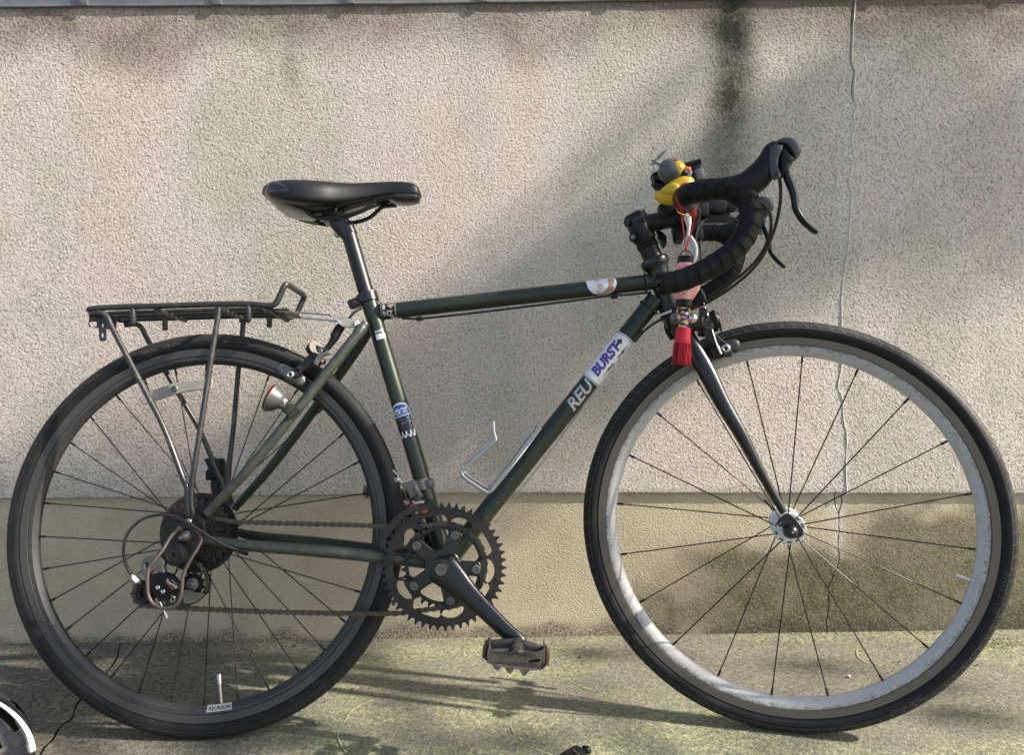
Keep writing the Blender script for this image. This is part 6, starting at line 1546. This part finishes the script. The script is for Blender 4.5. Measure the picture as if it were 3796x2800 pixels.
LN('bail', tube([Lw(658, 1195), Lw(662, 1160), Lw(690, 1118), Lw(725, 1104), Lw(758, 1118), Lw(780, 1160), Lw(782, 1195)], .0009, 8, 5), 'lever')
LN('cord', tube([Lw(672, 640, .125), Lw(675, 720, .115), Lw(690, 860), knot], .0011, 8, 4), 'red_cord')
LN('cord', tube([Lw(838, 680, .140), Lw(820, 760, .125), Lw(780, 900), knot], .0011, 8, 4), 'red_cord')
LN('cord_knot', lathe([(.0008, -.006), (.0022, -.003), (.0026, 0), (.0022, .002), (.0012, .003)], knot, (0, 0, 1), 12), 'red_cord')
LN('bead', lathe([(.0001, -.0062), (.0042, -.0045), (.0058, 0), (.0042, .0045), (.0001, .0062)], Lw(785, 765, .13), (1, 0, .3), 18), 'red_cord')
for sg, pts in ((1, ((1000, 505), (962, 540), (955, 580), (985, 620), (1010, 625))), (-1, ((1072, 505), (1115, 530), (1122, 570), (1105, 610), (1090, 625)))):
    LN('gold_ring', tube([LL(x, y) for x, y in pts], .0013, 8, 5), 'gold_ring')
def bell_m(c, r, mat, ax, dome=True):
    V1 = lathe([(r * math.sin(math.pi * i / 14), -r * math.cos(math.pi * i / 14)) for i in range(15)], c, ax, 26)
    V2 = lathe([(r * .98, -.0009), (r * 1.06, -.0006), (r * 1.06, .0006), (r * .98, .0009)], c, ax, 26)
    return join(V1, V2)
b1 = LN('bell', bell_m(LL(935, 665, ln + .012), .0095, None, (.8, -.2, -.55)), 'grey_metal', auto=50)
LN('bell_slot', join(lathe([(.0022, 0), (.0001, .0002)], LL(940, 688, ln + .022), fax, 12), tube([LL(900, 700, ln + .0200), LL(970, 690, ln + .0215)], .0006, 6, 0)), 'ink')
LN('bell', bell_m(LL(1162, 662, ln + .006), .0086, None, (.3, .1, -1)), 'chrome', auto=50)
# braided cord in purple, white and yellow
cols_ = {}
M['cord_purple'] = plain('purple_strand', (.075, .03, .26), .55); M['cord_white'] = plain('white_strand', (.68, .66, .62), .6); M['cord_yellow'] = plain('yellow_strand', (.70, .50, .03), .55)
c0_, c1_ = LL(1045, 585, ln + .010), LL(1035, 830, ln + .010); bd = (c1_ - c0_); bl = bd.length; bdn = bd.normalized(); sx = fax.cross(bdn).normalized()
for i, mt in enumerate(('cord_purple', 'cord_white', 'cord_yellow', 'cord_purple')):
    ph = i * math.pi / 2; pts = []
    for j in range(37):
        t = j / 36; a = t * 2 * math.pi * 1.9 + ph
        pts.append(c0_ + bdn * bl * t + sx * math.sin(a) * .0052 + fax * (math.cos(2 * a) * .0020 + .0008 * i))
    LN('braid_strand', tube(pts, .0031 if mt != 'cord_purple' else .0028, 9, 0), mt)
M['tassel'] = worn('red_tassel', (.62, .008, .028), (.40, .005, .018), .62, 0, 300, .5)
th, tb_ = LL(1040, 800, ln + .010), LL(1010, 1290, ln + .010); td = (tb_ - th).normalized(); TL = (tb_ - th).length; sx = fax.cross(td).normalized()
if sx.x < 0: sx = -sx
LN('tassel_head', lathe([(.0105, -.001), (.0122, .003), (.0118, .014), (.0128, .018), (.0122, .024)], th, td, 30), 'tassel')
mb = MB(); mbd = MB(); random.seed(3)
for k in range(230):
    a = random.random() * 2 * math.pi; r_ = .0125 * math.sqrt(random.uniform(.35, 1.1)); e_ = random.uniform(.94, 1.02)
    o_ = sx * math.cos(a) * r_ + fax * math.sin(a) * r_ * .8
    (mb if k % 5 < 3 else mbd).add(*tube([th + td * .016 + o_ * .85, th + td * TL * .5 + o_ * 1.02 + sx * random.uniform(-.001, .001), th + td * TL * e_ + o_ * 1.12 + sx * random.uniform(-.0015, .0015)], [.00075, .0008, .0006], 5, 3))
M['tassel_dark'] = plain('dark_red_strand', (.22, .004, .012), .7)
for m_, mt_ in ((mb, 'tassel'), (mbd, 'tassel_dark')): m_.obj('tassel_fringe', mt_, lt)['kind'] = 'stuff'
LN('tassel_core', lathe([(.0085, .012), (.0088, TL * .5), (.0090, TL * .93)], th, td, 24), 'tassel_dark')

# --- clear key charm on a white clip, behind the lantern's cord
kc = Root('clear_charm', 'clear oval plastic charm with a white rim hanging behind the red lantern cord', 'charm', Lw(745, 1195, .06))
KC = own(kc); kn_ = .06
Lk = lambda x, y, n=kn_: Fp('H', x, y, n)
KC('rim', tube([Lk(735, 985), Lk(762, 978), Lk(790, 1020), Lk(812, 1075), Lk(815, 1135), Lk(800, 1195), Lk(775, 1225), Lk(735, 1200), Lk(700, 1130), Lk(690, 1060), Lk(705, 1010), Lk(735, 985)], [.0014, .0022, .0030, .0030, .0030, .0026, .0018, .001, .001, .001, .0012, .0014], 10, 5, False), 'cord_white')
m, nt, p = new_mat('clear_plastic'); M['clear'] = m; p.inputs['Base Color'].default_value = (.55, .57, .62, 1); p.inputs['Alpha'].default_value = .42; p.inputs['Roughness'].default_value = .12
KC('disc', pillow([Lk(x, y) for x, y in ((735, 985), (762, 978), (790, 1020), (810, 1075), (812, 1135), (798, 1195), (770, 1222), (735, 1200), (700, 1130), (690, 1060), (705, 1010))], .0022, fax, 3, .15), 'clear')
KC('printed_line', tube([Lk(715, 1040, .064), Lk(700, 1085, .064), Lk(728, 1120, .064), Lk(752, 1125, .064), Lk(735, 1160, .064), Lk(700, 1165, .064)], .0011, 6, 4), 'gold_ring')
KC('clip', loft([Lk(745, 775), Lk(735, 800), Lk(745, 850), Lk(748, 900), Lk(742, 950), Lk(745, 985)], [.004, .0062, .0050, .0030, .0026, .003], [.003, .004, .004, .003, .003, .002], 12, 3, lat=fax, k=4), 'cord_white')
KC('wire_loop', tube([Lk(640, 715, .09), Lk(645, 750, .08), Lk(690, 775, .07), Lk(745, 785), Lk(790, 760, .07), Lk(825, 700, .1)], .0013, 8, 5), 'gold_ring')
KC('cord', tube([Lk(830, 690, .11), Lk(800, 745, .08), Lk(760, 785)], .0013, 8, 4), 'cord_white')

# ================================================================== THINGS ON THE GROUND
# --- cycling helmet cut by the left edge of the picture
def gq(x, y, z): 
    D_ = ray('N', x, y); return CAM + D_ * ((z - CAM.z) / D_.z)
hc0 = gq(-190, 2880, .0); HX, HY = hc0.x, hc0.y - .02
hel = Root('cycling_helmet', 'black and white cycling helmet standing on the pavement by the rear wheel', 'helmet', (HX, HY, 0), world=True)
HE = own(hel)
M['helmet_black'] = worn('glossy_black_shell', (.009, .010, .014), (.04, .04, .045), .18, 0, 30, .15, .6); M['helmet_white'] = plain('white_shell', (.72, .72, .72), .25); M['helmet_foam'] = plain('black_foam', (.012, .012, .013), .8)
def dome(cx, cy, cz, rx, ry, rz, z0=-.25, nu=48, nv=20, cut=None, grow=0):
    V, Fc = [], []
    for i in range(nv + 1):
        th = (math.pi / 2 + z0 * -1.0) * i / nv
        for j in range(nu):
            ph = 2 * math.pi * j / nu
            r = 1 + grow
            V.append(V3((cx + rx * r * math.sin(th) * math.cos(ph), cy + ry * r * math.sin(th) * math.sin(ph), cz + rz * r * math.cos(th))))
    for i in range(nv):
        for j in range(nu):
            if cut and cut((i + .5) / nv, 2 * math.pi * (j + .5) / nu): continue
            Fc.append((i * nu + j, i * nu + (j + 1) % nu, (i + 1) * nu + (j + 1) % nu, (i + 1) * nu + j))
    return V, Fc
hcx, hcy, hz_ = HX, HY, .045
# vents: long slots running front to back
def vent(u, ph):
    x, y = u * math.cos(ph), u * math.sin(ph)
    for k, yy in enumerate((-.62, -.30, .0, .30, .62)):
        if abs(y - yy) < .065 and ((.06 < abs(x) < .34 + .1 * (k == 2)) or (.46 < abs(x) < .70)): return True
    return False
st_ = []
for i in range(22):
    el_ = math.radians(68 - 70 * i / 21); az_ = math.radians(4 + 6 * i / 21)
    st_.append(V3((hcx + .137 * math.cos(el_) * math.cos(az_), hcy + .0995 * math.cos(el_) * math.sin(az_), hz_ + .110 * math.sin(el_))))
HE('white_stripe', loft(st_, [.0012 + .0036 * (i / 21) for i in range(22)], [.003] * 22, 12, 2.6, lat=V3((.6, -.5, .6))), 'helmet_white')
HE('shell', dome(hcx, hcy, hz_, .135, .098, .108, -.15, 96, 56, vent), 'helmet_black', auto=50)
HE('liner', dome(hcx, hcy, hz_ - .004, .122, .088, .094, -.2, 40, 16), 'helmet_foam')
band = [(hcx + .130 * math.cos(t), hcy + .099 * math.sin(t), hz_ - .004 + .018 * math.cos(t * 2 + 1)) for t in [2 * math.pi * i / 48 for i in range(49)]]
HE('shell_trim', loft([V3(q) for q in band], .0055, .0100, 10, 3, lat=V3((0, 0, 1)), caps=False), 'helmet_black')
HE('rim', loft([V3((q[0] + (q[0] - hcx) * -.02, q[1], q[2] - .022)) for q in band], .007, .0120, 10, 3, lat=V3((0, 0, 1)), caps=False), 'helmet_black')
for t, r_ in ((-.75, 1.0), (-1.35, 1.0)):
    c_e = V3((hcx + .128 * math.cos(t), hcy + .093 * math.sin(t), hz_ + .034)); nrm_ = V3((math.cos(t) / .135, math.sin(t) / .098, .34 / .108)).normalized()
    a_ = V3((0, 0, 1)).cross(nrm_).normalized(); b_ = nrm_.cross(a_)
    HE('decal', pillow([c_e + a_ * .013 * math.cos(q) + b_ * .016 * math.sin(q) + nrm_ * .001 for q in [2 * math.pi * i / 20 for i in range(20)]], .0008, nrm_, 2, .4), 'label_grey' if t > -1 else 'red_lens')
    if t > -1:
        tri = [c_e + a_ * x + b_ * y + nrm_ * .0024 for x, y in ((-.009, -.004), (.009, -.008), (.003, .010))]
        HE('decal_mark', ([*tri], [(0, 1, 2)]), 'helmet_white', smooth=False)
# --- the tip of some dark clip at the lower edge
b0_ = gq(2130, 2800, .012)
bk = Root('dark_buckle', 'dark plastic buckle lying on the pavement in the foreground', 'buckle', (b0_.x, b0_.y, 0), world=True)
BK = own(bk)
gz = lambda x, y, z: gq(1900 + x * .2232, 2600 + y * .2232, z)
BK('clip_body', rbox(gz(985, 900, .012), V3((.75, .66, 0)), V3((-.66, .75, 0)), (0, 0, 1), .020, .010, .006, .3), 'plastic_black')
BK('clip_edge', tube([gz(1015, 815, .019), gz(1100, 890, .019), gz(1150, 950, .018)], .0010, 8, 3), 'chrome')
BK('clip_arm', tube([gz(1130, 905, .010), gz(1180, 860, .012), gz(1225, 820, .014)], [.004, .0050, .0068], 12, 4), 'plastic_black')
BK('clip_head', loft([gz(1205, 845, .012), gz(1225, 815, .014), gz(1245, 790, .014)], [.0055, .0085, .005], [.005, .007, .004], 14, 2.4, lat=V3((0, 0, 1)), k=4), 'plastic_black')

# --- pale chalk arcs, grit and leaf scraps on the concrete
M['chalk'] = plain('yellow_chalk', (.30, .31, .17), .9)
def chalk(pts, w):
    P = [g_pt(*q, .0022) for q in pts]; P = [V3(q) for q in crm([list(p) for p in P], 6)]; V_, F_ = [], []
    for i, q in enumerate(P):
        T = (P[min(i + 1, len(P) - 1)] - P[max(i - 1, 0)]).normalized(); N = V3((-T.y, T.x, 0)); ww = w * (.35 + .65 * abs(noise.noise(V3((i * .6, w * 999, 0)))) * 2)
        V_ += [q + N * ww, q - N * ww]
    F_ = [(2 * i, 2 * i + 1, 2 * i + 3, 2 * i + 2) for i in range(len(P) - 1)]
    o = fin('chalk_mark', V_, F_, 'chalk', pav, None, smooth=False)
for pts, w in ((((1400, 2590), (1345, 2612), (1300, 2642), (1275, 2680)), .0022), (((1252, 2712), (1256, 2740), (1275, 2780), (1300, 2800)), .0020), (((1715, 2620), (1695, 2665), (1640, 2720)), .0008), (((1895, 2695), (1908, 2722)), .0018), (((1925, 2740), (1948, 2752)), .0020), (((1990, 2780), (2020, 2792), (2060, 2805)), .0016), (((2158, 2550), (2175, 2553), (2195, 2558)), .0018), (((3177, 2410), (3182, 2435), (3215, 2460)), .0018)):
    chalk(pts, w)
random.seed(11)
pb = [bpy.data.meshes.new('pebble') for _ in range(3)]
for k_, me in enumerate(pb):
    bm = bmesh.new(); bmesh.ops.create_icosphere(bm, subdivisions=1, radius=1)
    for v in bm.verts: v.co *= 1 + .35 * noise.noise(v.co * 2 + V3((k_ * 7, 0, 0))); v.co.z *= .6
    bm.to_mesh(me); bm.free()
M['grit_pale'] = plain('pale_grit', (.42, .40, .36), .8); M['grit_dark'] = plain('dark_grit', (.05, .045, .04), .8); M['leaf_scrap'] = plain('dry_leaf_scrap', (.22, .13, .05), .8)
mbs = {'grit_pale': MB(), 'grit_dark': MB(), 'leaf_scrap': MB()}
def grit(x, y, r, mt):
    c = g_pt(x, y, .0018 + r * .3)
    if c.y > base_y(c.x) - .004: return
    me = pb[random.randrange(3)]; R3 = Matrix.Rotation(random.random() * 6.28, 3, 'Z')
    mbs[mt].add([c + R3 @ (v.co * r) for v in me.vertices], [tuple(q.vertices) for q in me.polygons])
for i in range(420):
    x = random.uniform(-100, 3900); y = random.choice((random.uniform(2395, 2800), random.uniform(2345, 2420)))
    grit(x, y, random.choice((.0006, .0008, .0010, .0016)), random.choice(('grit_pale', 'grit_pale', 'grit_dark')))
for (x, y, r, mt) in ((502, 2500, .0035, 'leaf_scrap'), (642, 2425, .0022, 'grit_pale'), (655, 2486, .0020, 'grit_pale'), (937, 2478, .0020, 'grit_pale'), (1090, 2396, .0042, 'grit_dark'), (1125, 2382, .003, 'grit_dark'), (1307, 2554, .0022, 'grit_dark'), (1204, 2600, .002, 'grit_dark'), (1172, 2680, .004, 'grit_pale'), (3147, 2508, .0040, 'grit_pale'), (3140, 2486, .002, 'grit_dark'), (3108, 2477, .002, 'grit_pale'), (3335, 2454, .0026, 'grit_dark'), (3624, 2465, .0026, 'grit_dark'), (3743, 2457, .0015, 'grit_pale'), (1957, 2724, .0022, 'grit_pale'), (2150, 2437, .0030, 'grit_dark'), (2156, 2430, .0015, 'grit_pale'), (2880, 2679, .002, 'grit_dark')):
    grit(x, y, r, mt)
for k_, mb in mbs.items():
    o = mb.obj({'grit_pale': 'pale_grit', 'grit_dark': 'dark_grit', 'leaf_scrap': 'leaf_scraps'}[k_], k_, None); o['kind'] = 'stuff'

M['moss'] = plain('yellow_green_moss', (.16, .17, .06), .95)
mb = MB(); random.seed(5)
for (mx, my, sx_, sy_, n_) in ((3700, 2385, 55, 12, 240), (3480, 2345, 60, 5, 60), (1500, 2368, 160, 5, 90), (2200, 2352, 160, 5, 90), (2900, 2343, 200, 5, 110), (700, 2400, 90, 5, 40)):
    for i in range(n_):
        c = g_pt(random.gauss(mx, sx_), random.gauss(my, sy_), .001)
        if c.y > base_y(c.x) - .002: c.y = base_y(c.x) - random.uniform(.002, .008)
        r = random.uniform(.0006, .0019); me = pb[random.randrange(3)]; R3 = Matrix.Rotation(random.random() * 6.28, 3, 'Z')
        mb.add([c + R3 @ V3((v.co.x * r, v.co.y * r, v.co.z * r * .8)) for v in me.vertices], [tuple(q.vertices) for q in me.polygons])
mb.obj('moss', 'moss', None)['kind'] = 'stuff'

# ================================================================== SHADE TREE, unseen to the right: leaves placed to throw the broken shade
M['leaf'] = plain('tree_leaf', (.06, .10, .025), .55); M['bark'] = worn('bark', (.12, .095, .07), (.06, .05, .04), .9, 0, 14, .5, bump=1, bscale=60)
random.seed(21)
# (x, y, how wide, how high, leaves) : where in the picture each spray's shade lies
sprays = [
    # thin soft band over wall centre and right
    (3750, 640, 420, 260, 105), (3350, 760, 400, 250, 100), (3000, 860, 380, 240, 88), (2620, 1020, 380, 230, 74), (2250, 1180, 420, 260, 34), (1900, 1340, 400, 260, 38), (1550, 1500, 360, 230, 36), (1200, 1640, 350, 180, 32),
    (2600, 640, 420, 280, 30), (3300, 420, 400, 240, 40), (1900, 1000, 380, 260, 20),
    # deep shade low on the left
    (1000, 2020, 330, 150, 190), (600, 2020, 330, 160, 210), (200, 2030, 330, 160, 210), (-100, 2100, 250, 200, 120), (850, 2270, 300, 110, 170), (450, 2290, 330, 110, 190), (100, 2300, 300, 110, 160), (1180, 1930, 150, 70, 40), (1230, 2180, 110, 90, 30),
]
leaf_me = bpy.data.meshes.new('leaf'); 
V_, F_ = [], []
def leaf_quad(c, s):
    a = V3((random.gauss(0, 1), random.gauss(0, 1), random.gauss(0, .6))).normalized(); b = a.cross(V3((random.gauss(0, 1), random.gauss(0, 1), random.gauss(0, 1)))).normalized(); n_ = len(V_)
    V_.extend([c - a * s, c - a * s * .2 + b * s * .42, c + a * s * .5 + b * s * .30, c + a * s, c + a * s * .5 - b * s * .30, c - a * s * .2 - b * s * .42]); F_.append(tuple(range(n_, n_ + 6)))
twigs = []
for (x, y, wx, wy, nl) in sprays:
    c = wp(x, y, 0.0); dist = random.uniform(4.6, 6.2); cen = None
    for i in range(nl):
        px, py = random.gauss(x, wx * .5), random.gauss(y, wy * .5)
        q = wp(px, py, 0) if py < 2400 else wp(px, 2395, 0)
        q = q + SUN_DIR * (dist + random.gauss(0, .35)); leaf_quad(q, random.uniform(.030, .055))
    twigs.append(wp(x, y, 0) + SUN_DIR * dist)
ground_sprays = [(350, 2560, 420, 60, 110), (900, 2440, 300, 30, 60), (0, 2660, 300, 60, 70), (1000, 2740, 260, 40, 34), (1900, 2760, 200, 26, 22), (3600, 2650, 160, 30, 20), (3050, 2470, 330, 18, 20), (2250, 2430, 260, 18, 16), (3500, 2540, 160, 20, 10)]
for (x, y, wx, wy, nl) in ground_sprays:
    dist = random.uniform(4.6, 6.0)
    for i in range(nl): leaf_quad(g_pt(random.gauss(x, wx * .5), random.gauss(y, wy * .5)) + SUN_DIR * (dist + random.gauss(0, .3)), random.uniform(.028, .05))
    twigs.append(g_pt(x, y) + SUN_DIR * dist)
ctr = sum(twigs, V3((0, 0, 0))) / len(twigs)
trunk_xy = V3((ctr.x + 1.3, -1.9, 0))
tree = Root('shade_tree', 'unseen leafy tree to the right of the wall, its leaves placed to shade it', 'tree', trunk_xy, world=True)
TR = own(tree)
o = TR('crown', (V_, F_), 'leaf', smooth=False); o['kind'] = 'stuff'
fork_ = trunk_xy + V3((-.05, .15, 2.5))
TR('trunk', tube([trunk_xy, trunk_xy + V3((.03, .05, 1.2)), fork_], [.13, .10, .085], 14, 5), 'bark')
for k_, g_ in enumerate((twigs[0:4], twigs[4:8], twigs[8:13], twigs[13:17], twigs[17:22], twigs[22:])):
    hub_ = sum(g_, V3((0, 0, 0))) / len(g_)
    mid_ = fork_.lerp(hub_, .55) + V3((0, 0, .25))
    br = TR('branch', tube([fork_, mid_, hub_], [.05, .028, .010], 8, 5), 'bark')
    for q in g_: TR('twig', tube([mid_.lerp(hub_, .6), q.lerp(hub_, .3) + V3((0, 0, .05)), q], [.010, .006, .003], 6, 3), 'bark', br)
